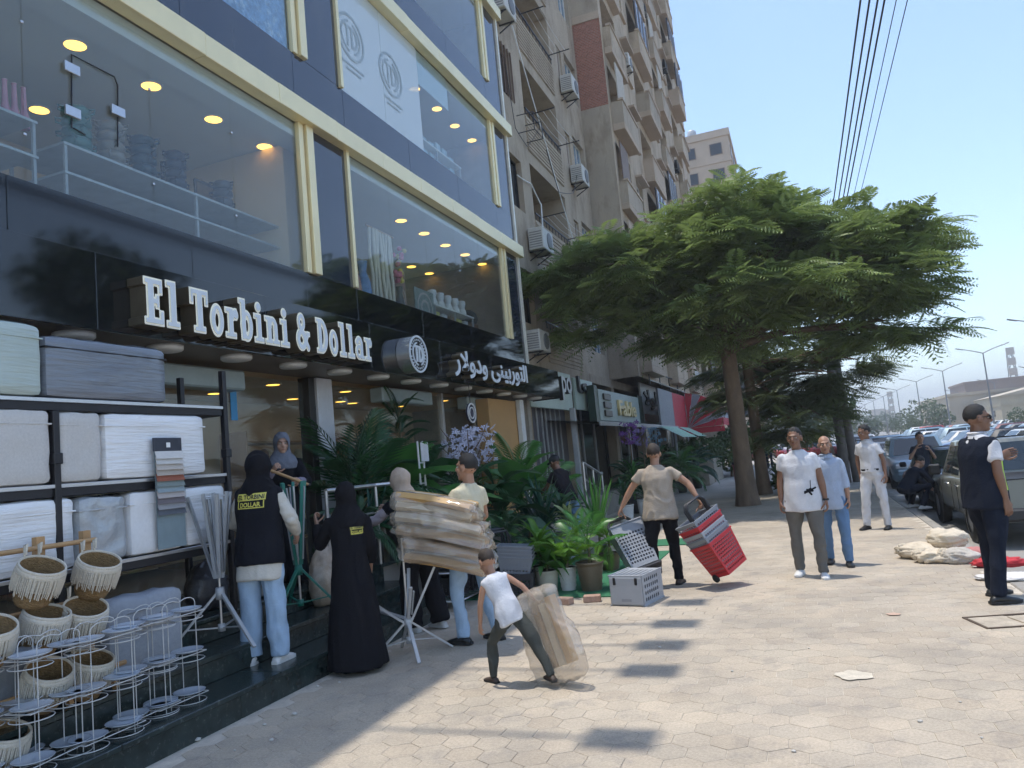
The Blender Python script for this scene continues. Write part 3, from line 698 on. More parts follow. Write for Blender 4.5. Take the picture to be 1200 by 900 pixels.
ac_unit((AX + .1, 24.2, FLO[2] + .1), 'lower air conditioner under shuttered window of brown block', .85, 1.1)
ac_unit((AX + .1, 18.0, FLO[0] - .1), 'air conditioner above the black fascia end of brown block', .8, 1.0)
mb = MB()
for e in (.0, .5):
    mb.tube([(AX + .02, 18.7, FLO[2] - .1 + e), (AX + .5, 18.7, FLO[2] - .1 + e), (AX + .5, 19.4, FLO[2] - .1 + e), (AX + .02, 19.4, FLO[2] - .1 + e)], .014, 4)
for y in (18.7, 19.4): mb.bar((AX + .5, y, FLO[2] - .1), (AX + .5, y, FLO[2] + .4), .02)
mb.build('flower_bracket', M['blackmetal'], apt)
def cable(name, label, pts, r=.012, mt=None):
    P = []
    for a, b in zip(pts[:-1], pts[1:]):
        a, b = Vector(a), Vector(b)
        for k in range(6): t = k / 6; q = a.lerp(b, t); q.z -= .25 * t * (1 - t) * (a - b).length * .3; P.append(q)
    P.append(Vector(pts[-1])); return MB().tube(P, r, 4).build(name, mt or M['blackmetal'], None, label, 'cable')
X_ = AX + .06
cable('wall_cable', 'white cable running diagonally down the brown apartment wall', [PX(600, 30, X_), PX(640, 170, X_), PX(672, 282, X_)], .018, M['white'])
cable('wall_cable', 'white cable looping past the lower dark window of the brown wall', [PX(606, 205, X_), PX(622, 215, X_), PX(634, 240, X_), PX(636, 268, X_)], .022, M['white'])
cable('wall_cable', 'grey cable hanging in loops under the middle laundry rail', [PX(640, 175, X_ + .3), PX(655, 225, X_ + .3), PX(672, 226, X_ + .3), PX(676, 205, X_ + .2)], .012)
cable('wall_cable', 'thin grey cable along the upper brown wall', [PX(592, 75, X_), PX(604, 150, X_), PX(618, 172, X_), PX(632, 150, X_)], .010)
cable('wall_cable', 'white pipe dropping from the upper air conditioner', [PX(684, 118, X_), PX(688, 135, X_), PX(690, 150, X_)], .03, M['white'])
# --- the tall tower beyond: projecting bays and balconies
TX = -5.15; T0, T1, TH = 26.55, 53.5, 43.0
tow = thing('apartment_tower', 'tall tan apartment tower with stacked projecting balconies', 'building', (-9, 41, 0))
ops = []; tw = []
tf = [4.6 + 3.05 * k for k in range(12)]
cols_ = [(27.0, 29.6), (30.6, 32.0), (33.2, 36.0), (37.2, 38.6), (39.8, 42.4), (43.6, 45.0), (46.2, 48.8), (50.0, 52.6)]
for k, z in enumerate(tf):
    for i, (a, b) in enumerate(cols_):
        if i % 2 == 0: ops.append((a, b, z + .1, z + 2.5, 1.2)); tw.append((a, b, z, i, k, 'B'))
        else: ops.append((a, b, z + .85, z + 2.25, .25)); tw.append((a, b, z, i, k, 'W'))
mb = MB(); wall_open(mb, TX, T0, T1, 4.3, TH, ops)
mb.quad((TX, T1, 0), (TX, T1, TH), (-14, T1, TH), (-14, T1, 0)); mb.quad((TX, T0, TH), (TX, T1, TH), (-14, T1, TH), (-14, T0, TH)); mb.quad((-14, T0, 0), (-14, T0, TH), (-14, T1, TH), (-14, T1, 0))
mb.build('wall', m_apt2, tow)
# side wall facing the shop: plaster with a patch of bare red brick
mb = MB(); mb.quad((TX, T0, 4.3), (TX, T0, 14.5), (-14, T0, 14.5), (-14, T0, 4.3)); mb.quad((TX, T0, 18.2), (TX, T0, TH), (-14, T0, TH), (-14, T0, 18.2)); mb.build('side_wall', m_apt, tow)
mbk = bpy.data.materials.new('bare_brickwork'); mbk.use_nodes = True; n_ = mbk.node_tree.nodes; l_ = mbk.node_tree.links
bt = n_.new('ShaderNodeTexBrick'); bt.inputs['Color1'].default_value = (.36, .13, .08, 1); bt.inputs['Color2'].default_value = (.24, .085, .05, 1); bt.inputs['Mortar'].default_value = (.34, .25, .2, 1)
bt.inputs['Scale'].default_value = 4.0; bt.inputs['Mortar Size'].default_value = .02; tc_ = n_.new('ShaderNodeTexCoord'); mp_ = n_.new('ShaderNodeMapping'); mp_.inputs['Rotation'].default_value = (R(90), 0, 0)
l_.new(tc_.outputs['Object'], mp_.inputs[0]); l_.new(mp_.outputs[0], bt.inputs[0]); l_.new(bt.outputs[0], n_['Principled BSDF'].inputs[0]); n_['Principled BSDF'].inputs['Roughness'].default_value = .9
for z0, z1 in ((14.5, 17.9),): MB().quad((TX, T0 + .01, z0), (TX, T0 + .01, z1), (-14, T0 + .01, z1), (-14, T0 + .01, z0)).build('brick_infill', mbk, tow)
for z0 in (17.9,): bx(-14, TX + .005, T0 - .02, T0 + .3, z0, z0 + .3).build('slab_edge', m_apt3, tow)
for (a, b, z, i, k, kd) in tw:
    if kd == 'W':
        w = window(tow, TX, a, b, z + .85, z + 2.25, .2, random.choice([m_dkglass, m_dkglass, m_blueglass, m_brownframe]), random.choice([m_brownframe, m_frame]), 2)
        bx(TX, TX + .12, a - .12, b + .12, z + .75, z + .84).build('sill', m_apt3, w)
        if random.random() < .5: bx(TX, TX + .3, a - .1, b + .1, z + 2.27, z + 2.36).build('window_hood', m_apt3, w)
    else:
        out = (.30, .45, .25, .5, .4)[i // 2] + (.15 if (k + i) % 3 == 0 else 0)
        q = MB(); q.quad((TX - 1.2, a, z + .1), (TX - 1.2, b, z + .1), (TX - 1.2, b, z + 2.5), (TX - 1.2, a, z + 2.5)); q.build('balcony_back', random.choice([m_pale, m_apt3, m_apt]), tow)
        bx(TX - 1.19, TX - 1.1, a + .4, a + 1.5, z + .12, z + 2.15).build('balcony_door', m_brownframe, tow)
        s = bx(TX, TX + out, a - .1, b + .1, z - .16, z + .09, bev=.01).build('balcony_slab', m_apt3, tow)
        mm = random.choice([m_apt2, m_apt2, m_apt3, m_apt]); hh = random.choice([.9, .95, 1.0])
        p = MB(); p.box(TX + out - .12, TX + out, a - .1, b + .1, z + .091, z + hh); p.box(TX + .003, TX + out - .121, a - .1, a + .02, z + .091, z + hh); p.box(TX + .003, TX + out - .121, b - .02, b + .1, z + .091, z + hh)
        p.build('parapet', mm, s)
        c = MB(); c.box(TX + out - .16, TX + out + .04, a - .14, b + .14, z + hh + .003, z + hh + .08); c.build('coping', m_apt3, s)
        if random.random() < .25:
            gz = bx(TX + out - .10, TX + out - .04, a, b, z + hh + .082, z + 2.62).build('balcony_glazing', m_dkglass, s)
            for q_ in np.linspace(a, b, 4): bx(TX + out - .03, TX + out - .0, q_ - .03, q_ + .03, z + hh + .082, z + 2.62).build('glazing_bar', m_brownframe, gz)
        elif random.random() < .35: bx(TX + out - .16, TX + out - .12, a - .05, (a + b) / 2, z + hh + .081, z + 2.5).build('balcony_screen', random.choice([m_brownframe, m_pale, m_apt3]), s)
        if random.random() < .22:
            l = MB(); cc = random.choice([(.5, .1, .08), (.1, .2, .4), (.6, .6, .58), (.45, .35, .1)]); nmm = 'laundry_%d' % int(cc[0] * 100)
            y = a + .3
            while y < b - .4: w_ = random.uniform(.3, .6); l.box(TX + out + .08, TX + out + .1, y, y + w_, z + .3, z + .95); y += w_ + .15
            l.build('laundry', mat(nmm, cc, .9, 0, .2, 4), s)
for k in range(36):
    i = random.choice([1, 3, 5, 7]); z = tf[random.randrange(1, 8)]
    if k % 2 == 0: ac_unit((TX + .1, cols_[i][0] - .55, z + .6), 'air conditioner bracketed to the tan tower wall', .8, 1, 'air conditioners on the tower')
# --- farther block
def far_block(name, label, x0, x1, y0, y1, h, mt, nf, nx=3, ny=3, roof=True, wm=None):
    t = thing(name, label, 'building', ((x0 + x1) / 2, (y0 + y1) / 2, 0))
    bx(x0, x1, y0, y1, 0, h).build('wall', mt, t)
    p = MB(); p.box(x0 - .2, x1 + .2, y0 - .2, y1 + .2, h + .002, h + .9); p.build('roof', mt, t)
    fh = h / nf
    for k in range(nf):
        for i in range(nx):
            xc = x0 + (x1 - x0) * (i + .5) / nx; w = bx(xc - .75, xc + .75, y0 - .06, y0 + .05, k * fh + fh * .32, k * fh + fh * .78).build('window', wm or m_brownframe, t)
            bx(xc - .65, xc + .65, y0 - .075, y0 - .061, k * fh + fh * .35, k * fh + fh * .75).build('pane', m_dkglass, w)
        for i in range(ny):
            yc = y0 + (y1 - y0) * (i + .5) / ny
            for xs in ((x1,) if x1 < 5 else (x0,)):
                s_ = 1 if xs == x1 else -1
                w = bx(xs - .05, xs + .06, yc - .8, yc + .8, k * fh + fh * .32, k * fh + fh * .78).build('window', wm or m_brownframe, t)
                bx(xs + s_ * .061, xs + s_ * .075, yc - .7, yc + .7, k * fh + fh * .35, k * fh + fh * .75).build('pane', m_dkglass, w)
        if k and k % 1 == 0: bx(x0 - .12, x1 + .12, y0 - .12, y1 + .12, k * fh, k * fh + .25).build('ledge', mt, t)
    return t
fb = far_block('apartment_block', 'tan corner apartment block with water tanks on its roof', -17, -4.0, 95, 108, 39.6, m_apt3, 12, 4, 3)
for k, (x, y) in enumerate(((-8.5, 97), (-6.6, 99))):
    t = thing('water_tank', 'round water tank on the roof of tan corner block', 'tank', (x, y, 40.5), 0, 'roof water tanks')
    MB().lathe([(.0, .3), (.55, .3), (.58, .35), (.58, 1.3), (.4, 1.5), (0, 1.52)], 14, (x, y, 40.5)).build('drum', M['greysteel'], t); mb = MB()
    for e in ((-.4, -.4), (.4, -.4), (.4, .4), (-.4, .4)): mb.bar((x + e[0], y + e[1], 40.5), (x + e[0], y + e[1], 40.8), .08)
    mb.build('stand', M['blackmetal'], t)
ac_unit((-6.5, 94.7, 33.2), 'air conditioner on the tan corner block facade', 1.0, 1.6).rotation_euler = (0, 0, R(-90))
# --- ground-floor shops under the flats
m_mint = mat('mint_sign', (.50, .62, .56), .4, 0, .06, 3); m_dkgreen = mat('dark_green_sign', (.018, .05, .04), .4, 0, .15, 3)
sh = thing('shop_parade', 'dark shop fronts under the brown apartment block', 'shops', (-8, 25, 0))
mb = MB(); mb.box(-13.5, -9.0, 17.3, 56, 0, 4.25); mb.build('back_wall', mat('shop_dark', (.05, .045, .04), .9), sh)
bx(-13.5, AX + .05, 17.16, 56, 4.0, 4.29).build('slab', m_apt, sh)
for y in (17.2, 21.2, 26.4, 31.5, 37, 43, 49, 55.6): bx(-6.5, AX + .03, y, y + .4, 0, 4.0, bev=.01).build('pillar', m_apt, sh)
m_shutter = mat('roller_shutter', (.10, .095, .11), .5, .2, .15, 3)
for a, b in ((17.62, 19.1), (19.2, 21.15)):
    bx(-6.45, -6.4, a, b, .62, 3.2).build('roller_shutter', m_shutter, sh)
    for k in range(4): bx(-6.398, -6.37, a + .05 + k * .42, a + .12 + k * .42, .62, 3.2).build('shutter_guide', M['greysteel'], sh)
for a, b in ((21.7, 26.3), (26.9, 31.4), (32, 36.9), (37.5, 42.9), (43.5, 48.9)):
    bx(-6.6, -6.55, a, b, 0, 3.3).build('shop_window', m_dkglass, sh)
    for k in range(3): bx(-6.55, -6.5, a + (b - a) * k / 3, a + (b - a) * k / 3 + .07, 0, 3.3).build('window_post', M['greysteel'], sh)
bx(AX - .2, AX + 1.0, 17.6, 25, 0, .6).build('plinth', M['concrete'], sh)
p = PX(570 + 0, 560, AX + .6)
bx(-6.0, -5.72, PX(598, 520, -5.8).y - 1.2, PX(608, 520, -5.8).y, .62, 3.0, bev=.01).build('display_board', mat('tan_board', (.45, .26, .10), .6, 0, .08, 3), None, 'tall tan board standing at the end of the shop front', 'board')
bx(-5.71, -5.60, PX(608, 520, -5.8).y - .22, PX(608, 520, -5.8).y + .0, .62, 3.02, bev=.01).build('board_post', M['pane'] if False else mat('board_edge', (.6, .6, .58), .5), None, 'white post at the edge of the tan board', 'post')
col_y = PX(676, 540, -5.75).y
t = thing('support_column', 'grey square steel column holding the green sign', 'column', (-5.8, col_y, 0))
bx(-5.82, -5.68, col_y, col_y + .14, 0, 3.0, bev=.01).build('shaft', M['greysteel'], t); bx(-5.9, -5.6, col_y - .08, col_y + .22, 0, .04).build('base_plate', M['greysteel'], t)
def board(label, X, pa, pb, z0, z1, mt, th=.08):
    ya, yb = PX(*pa, X).y, PX(*pb, X).y
    t = thing('shop_sign', label, 'sign', (X, ya, z0)); bx(X - th, X, ya, yb, z0, z1, bev=.008).build('panel', mt, t)
    return t, ya, yb
def letters(t, X, y, z, body, h, mt, ext=.06, bold=.02, width=None, name='sign_letters'):
    return text_obj(name, body, t, lambda u, v, d: Vector((X + d, y + u, z + v)) - Vector(t.location), h, mt, ext, bold, width)
bt_ = mat('letter_black', (.015, .015, .015), .4)
BX = -6.02
z0, z1 = PX(640, 478, BX).z, PX(640, 432, BX).z
t, ya, yb = board('mint green sign with white round letters behind the black fascia', BX, (622, 470), (671, 470), z0, z1, m_mint)
letters(t, BX + .003, PX(655, 460, BX).y, z0 + .25, 'po', .66, [bt_, m_face], .1, .02); letters(t, BX + .11, PX(655, 460, BX).y, z0 + .25, 'po', .66, m_face, .006, .01)
t, ya, yb = board('mint green sign with dark Arabic word beside round letters', BX, (675, 470), (697, 480), z0 + .05, z1 - .05, m_mint)
letters(t, BX + .003, ya + .2, z0 + .4, '\ufe8e\ufecb\ufeed', .65, bt_, .08, .02, width=(yb - ya) * .8)
S3 = -5.68; z0, z1 = PX(725, 494, S3).z, PX(725, 461, S3).z
t, ya, yb = board('grey green sign with gold script and three stacked dark bars', S3, (703, 480), (750, 488), z0, z1, mat('grey_green_sign', (.42, .50, .46), .5))
hh = z1 - z0
for k in range(3): bx(S3 + .001, S3 + .06, ya + .5, ya + 1.4, z0 + hh * (.14 + .27 * k), z0 + hh * (.34 + .27 * k), bev=.01).build('logo_bar', bt_, t)
letters(t, S3 + .003, ya + 2.4, z0 + hh * .2, 'Fable', hh * .55, mat('gold_letter', (.75, .6, .28), .4, .2), .08, .02, width=(yb - ya) * .45)
bx(S3 - .25, S3 - .02, ya - .4, ya - .02, z0 - .1, z1 + .1).build('end_panel', m_dkgreen, t); bx(S3 - .25, S3 - .02, yb + .02, yb + .9, z0 - .1, z1 + .1).build('end_panel', m_dkgreen, t)
S4 = -5.75; z0, z1 = PX(762, 497, S4).z, PX(762, 452, S4).z
t, ya, yb = board('white sign with dark brush lettering past the gold script', S4, (753, 480), (773, 485), z0, z1, M['white'])
letters(t, S4 + .003, ya + .4, z0 + (z1 - z0) * .36, '\ufefb\ufeed\ufedf', (z1 - z0) * .5, bt_, .06, .03, width=(yb - ya) * .75)
bx(S4 + .001, S4 + .06, ya + .3, yb - .3, z0 + .1, z0 + .4).build('logo_bar', mat('red_brown', (.2, .05, .03), .5), t)
# awnings
AF = -4.95; yaw0, yaw1 = PX(702, 490, AF).y, PX(795, 505, AF).y; za = PX(748, 497, AF).z
t = thing('flat_awning', 'long dark flat awning with pale edge below the script sign', 'awning', (AF, yaw0, za))
mb = MB(); mb.quad((-6.5, yaw0, za + .2), (-6.5, yaw1, za + .2), (AF, yaw1, za), (AF, yaw0, za)); mb.quad((-6.5, yaw0, za + .16), (AF - .02, yaw0, za - .04), (AF - .02, yaw1, za - .04), (-6.5, yaw1, za + .16)); mb.build('sheet', m_dkgreen, t)
bx(AF - .01, AF + .03, yaw0, yaw1, za - .10, za + .02, bev=.005).build('edge', M['greysteel'], t)
for y in np.linspace(yaw0 + 4, yaw1 - .3, 3): MB().bar((AF - .1, y, 0), (AF - .1, y, za - .03), .07).build('pole', M['greysteel'], t)
# bullnose awning whose segmented fan cheek faces up the street
CXf = -5.0; ctr = PX(807, 502, CXf); px_m = ray(807, 502).y / ctr.y; rz_ = 41 / px_m; ry_ = 41 / px_m
t = thing('fan_awning', 'red and grey awning with segmented fan end on the shop parade', 'awning', ctr)
m_red = mat('canopy_red', (.46, .03, .045), .7, 0, .1, 4); m_cgrey = mat('canopy_grey', (.24, .24, .25), .7, 0, .1, 4)
def fanp(k, q, yy=0.0): a = R(90) - R(90) * k / 7; return ctr + Vector((math.cos(a) * ry_ * q, yy, math.sin(a) * rz_ * q))
for k in range(7):
    mb = MB(); mb.loft([[fanp(k, q, -.18 * math.sin(q * 2.6)) for q in (0.02, .35, .7, 1.0)], [fanp(k + 1, q, -.18 * math.sin(q * 2.6)) for q in (0.02, .35, .7, 1.0)]], 0, False, True, False); mb.build('fan_panel', m_cgrey if k % 2 else m_red, t)
    MB().tube([fanp(k, .02), fanp(k, .5, -.19), fanp(k, 1.0, -.09)], .02, 4).build('rib', M['greysteel'], t)
    mb = MB(); mb.quad(fanp(k, 1.0, -.09), fanp(k + 1, 1.0, -.09), fanp(k + 1, 1.0, 5.0), fanp(k, 1.0, 5.0)); mb.build('cover_panel', m_cgrey if k % 2 else m_red, t)
bx(ctr.x - .1, ctr.x + ry_, ctr.y - .1, ctr.y - .06, ctr.z - .28, ctr.z - .02).build('valance', m_red, t)
for (pa, pb, mm) in ((774, 790, m_cgrey), (790, 805, m_red)):
    ya, yb = PX(pa, 480, CXf).y, PX(pb, 480, CXf).y; bx(CXf - .1, CXf - .02, ya, yb - .02, ctr.z - .1, ctr.z + rz_ * .92).build('side_cloth', mm, t)
ya, yb = PX(765, 480, CXf).y, PX(805, 480, CXf).y; zr = ctr.z + rz_ * .95
for z in (.15, .55): MB().bar((CXf, ya, zr + z), (CXf, yb, zr + z), .05).build('rail', M['blackmetal'], t)
for q in np.linspace(ya, yb, 5): MB().bar((CXf, q, zr), (CXf, q, zr + .55), .04).build('rail_post', M['blackmetal'], t)
for pa, pb in (((796, 500), (814, 512)), ((815, 501), (826, 511))):
    a, b = PX(*pa, -4.2), PX(*pb, -4.2)
    MB().add([(-4.9, a.y, a.z + .1), (-4.9, b.y, a.z + .1), (-4.1, b.y, b.z), (-4.1, a.y, b.z)], [(0, 1, 2, 3)]).build('mint_awning', mat('mint_cloth', (.45, .68, .52), .7, trans=.3), None, 'small mint green cloth awning under the fan canopy', 'awning', 'mint cloth awnings')
# stair rail of the neighbouring shop
t = thing('stair_railing', 'grey steel stair railing sloping down beside the green sign column', 'railing', (-5, 16, 0))
a, b = PX(683, 542, -4.9), PX(705, 556, -4.9); mb = MB()
mb.tube([a, b], .03, 8); mb.tube([a - Vector((0, 0, .4)), b - Vector((0, 0, .4))], .018, 6); mb.build('handrail', M['steel'], t)
for q in (a, a.lerp(b, .5), b): MB().tube([q, (q.x, q.y, 0)], .028, 8).build('post', M['steel'], t)
MB().ell((b.x, b.y, b.z + .03), (.045, .045, .045), 8, 6).build('finial', M['steel'], t)
# ================================================================ ground
def noise_ground(name, col, sc, dirt, bump=.3, rough=.9):
    return mat(name, col, rough, 0, .18, sc, bump, sc * 30, dirt=dirt)
ROADZ = -.28
m_soil = noise_ground('dusty_asphalt', (.26, .25, .23), .35, ((.36, .335, .30), .5, .45))
g = MB(); g.quad((-600, -120, ROADZ), (900, -120, ROADZ), (900, 1600, ROADZ), (-600, 1600, ROADZ)); tag(g.build('ground', m_soil), kind='structure')
# pavement: joint bed with hexagonal pavers
PXR = 1.78
m_bed = mat('joint_sand', (.55, .49, .40), .95, 0, .2, 14, .3, 80)
pav = bx(-6.4, PXR, -4, 120, ROADZ - .05, -.005).build('pavement', m_bed); tag(pav, kind='structure')
m_pav = bpy.data.materials.new('paver_concrete'); m_pav.use_nodes = True
n_ = m_pav.node_tree.nodes; l_ = m_pav.node_tree.links; b_ = n_['Principled BSDF']; b_.inputs['Roughness'].default_value = .88; b_.inputs['Specular IOR Level'].default_value = .3
at = n_.new('ShaderNodeAttribute'); at.attribute_name = 'tone'
ge = n_.new('ShaderNodeNewGeometry')
def nz(scale, detail=6, rough=.65):
    q = n_.new('ShaderNodeTexNoise'); q.inputs['Scale'].default_value = scale; q.inputs['Detail'].default_value = detail; q.inputs['Roughness'].default_value = rough; l_.new(ge.outputs['Position'], q.inputs['Vector']); return q.outputs[0]
def rng(src, a, b, c, d):
    q = n_.new('ShaderNodeMapRange'); q.inputs[1].default_value = a; q.inputs[2].default_value = b; q.inputs[3].default_value = c; q.inputs[4].default_value = d; l_.new(src, q.inputs[0]); return q.outputs[0]
def mixc(fac, a, b, mode='MIX'):
    q = n_.new('ShaderNodeMix'); q.data_type = 'RGBA'; q.blend_type = mode
    if hasattr(fac, 'links'): l_.new(fac, q.inputs[0])
    else: q.inputs[0].default_value = fac
    for s_, v in ((6, a), (7, b)):
        if hasattr(v, 'links'): l_.new(v, q.inputs[s_])
        else: q.inputs[s_].default_value = (*v, 1)
    return q.outputs[2]
c1 = mixc(rng(nz(.9), .38, .62, 0, 1), (.485, .412, .318), (.37, .318, .252))
c1 = mixc(rng(nz(3.0, 8, .75), .52, .70, 0, .85), c1, (.285, .255, .22))         # worn grey stains
c1 = mixc(rng(nz(.35, 3), .5, .72, 0, .6), c1, (.50, .43, .35))
c1 = mixc(1.0, c1, rng(nz(60, 3, .7), .3, .7, .82, 1.14), 'MULTIPLY')
c1 = mixc(1.0, c1, at.outputs['Color'], 'MULTIPLY')
l_.new(c1, b_.inputs['Base Color'])
bp = n_.new('ShaderNodeBump'); bp.inputs['Strength'].default_value = .45; bp.inputs['Distance'].default_value = .006; l_.new(nz(90, 4), bp.inputs['Height']); l_.new(bp.outputs[0], b_.inputs['Normal'])
HW = .106
def hexa(mb, cx, cy, z, rot, tilt, r=HW):
    t = []; 
    for lay, (rr, zz) in enumerate(((r - .0025, 0), (r - .0003, -.002), (r - .0003, -.05))):
        for k in range(6):
            a = math.pi / 6 + k * math.pi / 3 + rot; w = rr / math.cos(math.pi / 6)
            x, y = w * math.cos(a), w * math.sin(a); t.append((cx + x, cy + y, z + zz + tilt[0] * x + tilt[1] * y))
    fs = [tuple(range(6))] + [(l * 6 + k, (l + 1) * 6 + k, (l + 1) * 6 + (k + 1) % 6, l * 6 + (k + 1) % 6) for l in (0, 1) for k in range(6)]
    mb.add(t, fs)
def tone_attr(me, vals):
    a = me.attributes.new('tone', 'FLOAT_COLOR', 'POINT'); a.data.foreach_set('color', np.array(vals, dtype=np.float32).ravel())
rows = []; j = 0; y = 2.9
pw = HW * 2 + .003; ph = (HW * 2 + .003) * math.sqrt(3) / 2
while y < 24:
    x = -6.3 + (pw / 2 if j % 2 else 0)
    while x < PXR - .12:
        if (x > -4.0 or y > YS + .1) and (x > -4.95): rows.append((x, y))
        x += pw
    y += ph; j += 1
def in_view(x, y):
    p = Vector((x, y, 0)) - Vector((0, 0, EYE)); q = cam.matrix_world.to_3x3().transposed() @ p
    if q.z > -.1: return False
    return abs(q.x / -q.z * FPX) < 615 and abs(q.y / -q.z * FPX) < 465
rows.sort(key=lambda p: (not in_view(*p), math.hypot(*p)))
variants = []
for k in range(14):
    q = MB(); hexa(q, 0, 0, 0, 0, (0, 0)); me = q.mesh('paver', m_pav); s_ = random.uniform(.93, 1.05); h_ = random.uniform(-.015, .015)
    tone_attr(me, [(s_ + h_, s_, s_ - h_, 1)] * 18); variants.append(me)
rest = MB(); tones = []
for i, (x, y) in enumerate(rows):
    z = -.001 + .003 * noise.noise((x * .8, y * .8, 0)) + random.uniform(-.0008, .0008); tl = (random.uniform(-.005, .005), random.uniform(-.005, .005)); rt = random.uniform(-.015, .015)
    if i < 300:
        inst('paver', random.choice(variants), pav, Vector((x, y, z)) - pav.location, (tl[1], -tl[0], rt + random.choice((0, 1, 2, 3, 4, 5)) * math.pi / 3))
    else:
        hexa(rest, x, y, z, rt, tl); s_ = random.uniform(.93, 1.05); h_ = random.uniform(-.015, .015); tones += [(s_ + h_, s_, s_ - h_, 1)] * 18
o = rest.build('paver_field', m_pav, pav); tone_attr(o.data, tones); o['kind'] = 'stuff'
m_pavfar = mat('far_pavement', (.40, .365, .32), .9, 0, .15, .8, .2, 40, dirt=((.31, .285, .25), 2, .5))
tag(bx(-6.4, PXR - .02, 24.05, 120, -.15, -.004).build('path', m_pavfar), kind='structure')
# kerb stones
kb = thing('kerb', 'grey concrete kerb stones between pavement and parking road', 'kerb', (PXR, 10, -.15))
for i, y in enumerate(np.arange(2.5, 60, .82)):
    j = random.uniform(-.006, .006)
    bx(PXR + .002 + j, PXR + .15 + j, y + .006, y + .812, ROADZ - .05, .004 + j, bev=.012).build('kerb_stone', mat('kerb_concrete', (.30, .28, .25), .9, 0, .2, 4, .3, 40), kb)
# sunken broken cover by the kerb
c = PZ(1180, 728)
t = thing('drain_cover', 'broken concrete drain cover with rusty frame in the pavement', 'drain cover', (c.x, c.y, 0))
mb = MB(); mb.T = Matrix.Translation((c.x, c.y, 0)) @ Matrix.Rotation(.25, 4, 'Z') @ Matrix.Scale(.62, 4)
mb.box(-.42, .42, -.34, -.30, -.01, .012); mb.box(-.42, .42, .30, .34, -.01, .014); mb.box(-.42, -.38, -.295, .295, -.01, .012); mb.box(.38, .42, -.295, .295, -.01, .012); mb.build('frame', mat('rust', (.10, .07, .05), .8, .2, .3, 12, .3), t)
mb = MB(); mb.T = Matrix.Translation((c.x, c.y, 0)) @ Matrix.Rotation(.25, 4, 'Z') @ Matrix.Scale(.62, 4); mb.box(-.375, .1, -.29, .29, -.01, .008, 0, .006); mb.build('slab', mat('cover_concrete', (.42, .36, .28), .9, 0, .3, 6, .4), t)
mb = MB(); mb.T = Matrix.Translation((c.x, c.y, 0)) @ Matrix.Rotation(.32, 4, 'Z') @ Matrix.Scale(.62, 4); mb.box(.12, .36, -.28, .2, -.01, .016, 0, .006); mb.build('slab', mat('cover_concrete'), t)
# loose bits on the pavement
for k, (x, y, s_) in enumerate(((948, 760, .012), (1078, 846, .018), (930, 881, .016), (773, 759, .018), (858, 787, .014), (345, 838, .03), (318, 868, .022), (232, 868, .03), (310, 850, .02), (372, 805, .02), (398, 800, .015), (1150, 865, .012), (1125, 823, .012), (928, 679, .012), (275, 880, .012))):
    s_ *= .65; p = PZ(x, y); mb = MB(); mb.ell((p.x, p.y, s_ * .5), (s_ * 1.3, s_, s_ * .6), 7, 5)
    mb.v = [tuple(Vector(v) + Vector((random.uniform(-1, 1), random.uniform(-1, 1), random.uniform(-.5, .5))) * s_ * .2) for v in mb.v]
    mb.build('stone_chip', mat('chip_stone', (.55, .52, .47), .9, 0, .2, 40), None, 'small pale stone chip lying on the pavement', 'stone', 'loose stone chips')
for k, (x, y, r, cc) in enumerate(((1000, 792, .12, (.56, .50, .40)), (1047, 720, .06, (.52, .36, .27)))):
    p = PZ(x, y); mb = MB(); n = 14; rj = [r * (1 + .14 * math.sin(i * 2.1 + k) + .06 * random.uniform(-1, 1)) for i in range(n)]; mb.add([(p.x + rj[i] * math.cos(2 * math.pi * i / n), p.y + rj[i] * .9 * math.sin(2 * math.pi * i / n), .006) for i in range(n)], [tuple(range(n))])
    tag(mb.build('pavement_stain', mat('stain_%d' % k, cc, .8, 0, .2, 12)), kind='structure')
# ================================================================ trees
def leafmat(name, col, tr=.3, rough=.5, var=.3): return mat(name, col, rough, 0, var, 1.3, trans=tr, spec=.4)
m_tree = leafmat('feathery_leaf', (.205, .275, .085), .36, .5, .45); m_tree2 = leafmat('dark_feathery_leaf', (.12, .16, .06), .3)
m_bark = mat('bark', (.17, .115, .075), .95, 0, .3, 6, .6, 18, stretch=(1, 1, .35))
RNG = np.random.default_rng(5)
def fronds(centres, dirs, L, npin=9, pl=.28, wid=.055):
    """feathery compound leaves: every leaf a row of paired narrow leaflets on a drooping rib"""
    n = len(centres); C = np.asarray(centres); D = np.asarray(dirs); D = D / np.linalg.norm(D, axis=1, keepdims=True)
    Z = np.array([0, 0, 1.]); S = np.cross(D, Z); S /= np.linalg.norm(S, axis=1, keepdims=True) + 1e-9
    N = np.cross(S, D); L = np.asarray(L)[:, None]
    roll = RNG.uniform(-.6, .6, n)[:, None]; S, N = S * np.cos(roll) + N * np.sin(roll), N * np.cos(roll) - S * np.sin(roll)
    V = []; 
    for k in range(npin):
        t = (k + .6) / npin; base = C + D * L * t - Z * (L * .35 * t * t); ln = L * pl * (math.sin(math.pi * (t * .8 + .16)) + .15)
        for sd in (-1, 1):
            tip = base + S * sd * ln + D * ln * .45 - N * ln * .18 - Z * ln * .10; mid = base * .5 + tip * .5; w = D * L * wid
            V.append(np.stack([base, mid - w * .55, tip, mid + w * .75], 1))
    V = np.stack(V, 1).reshape(-1, 3); nq = len(V) // 4
    return V, np.arange(nq * 4).reshape(-1, 4)
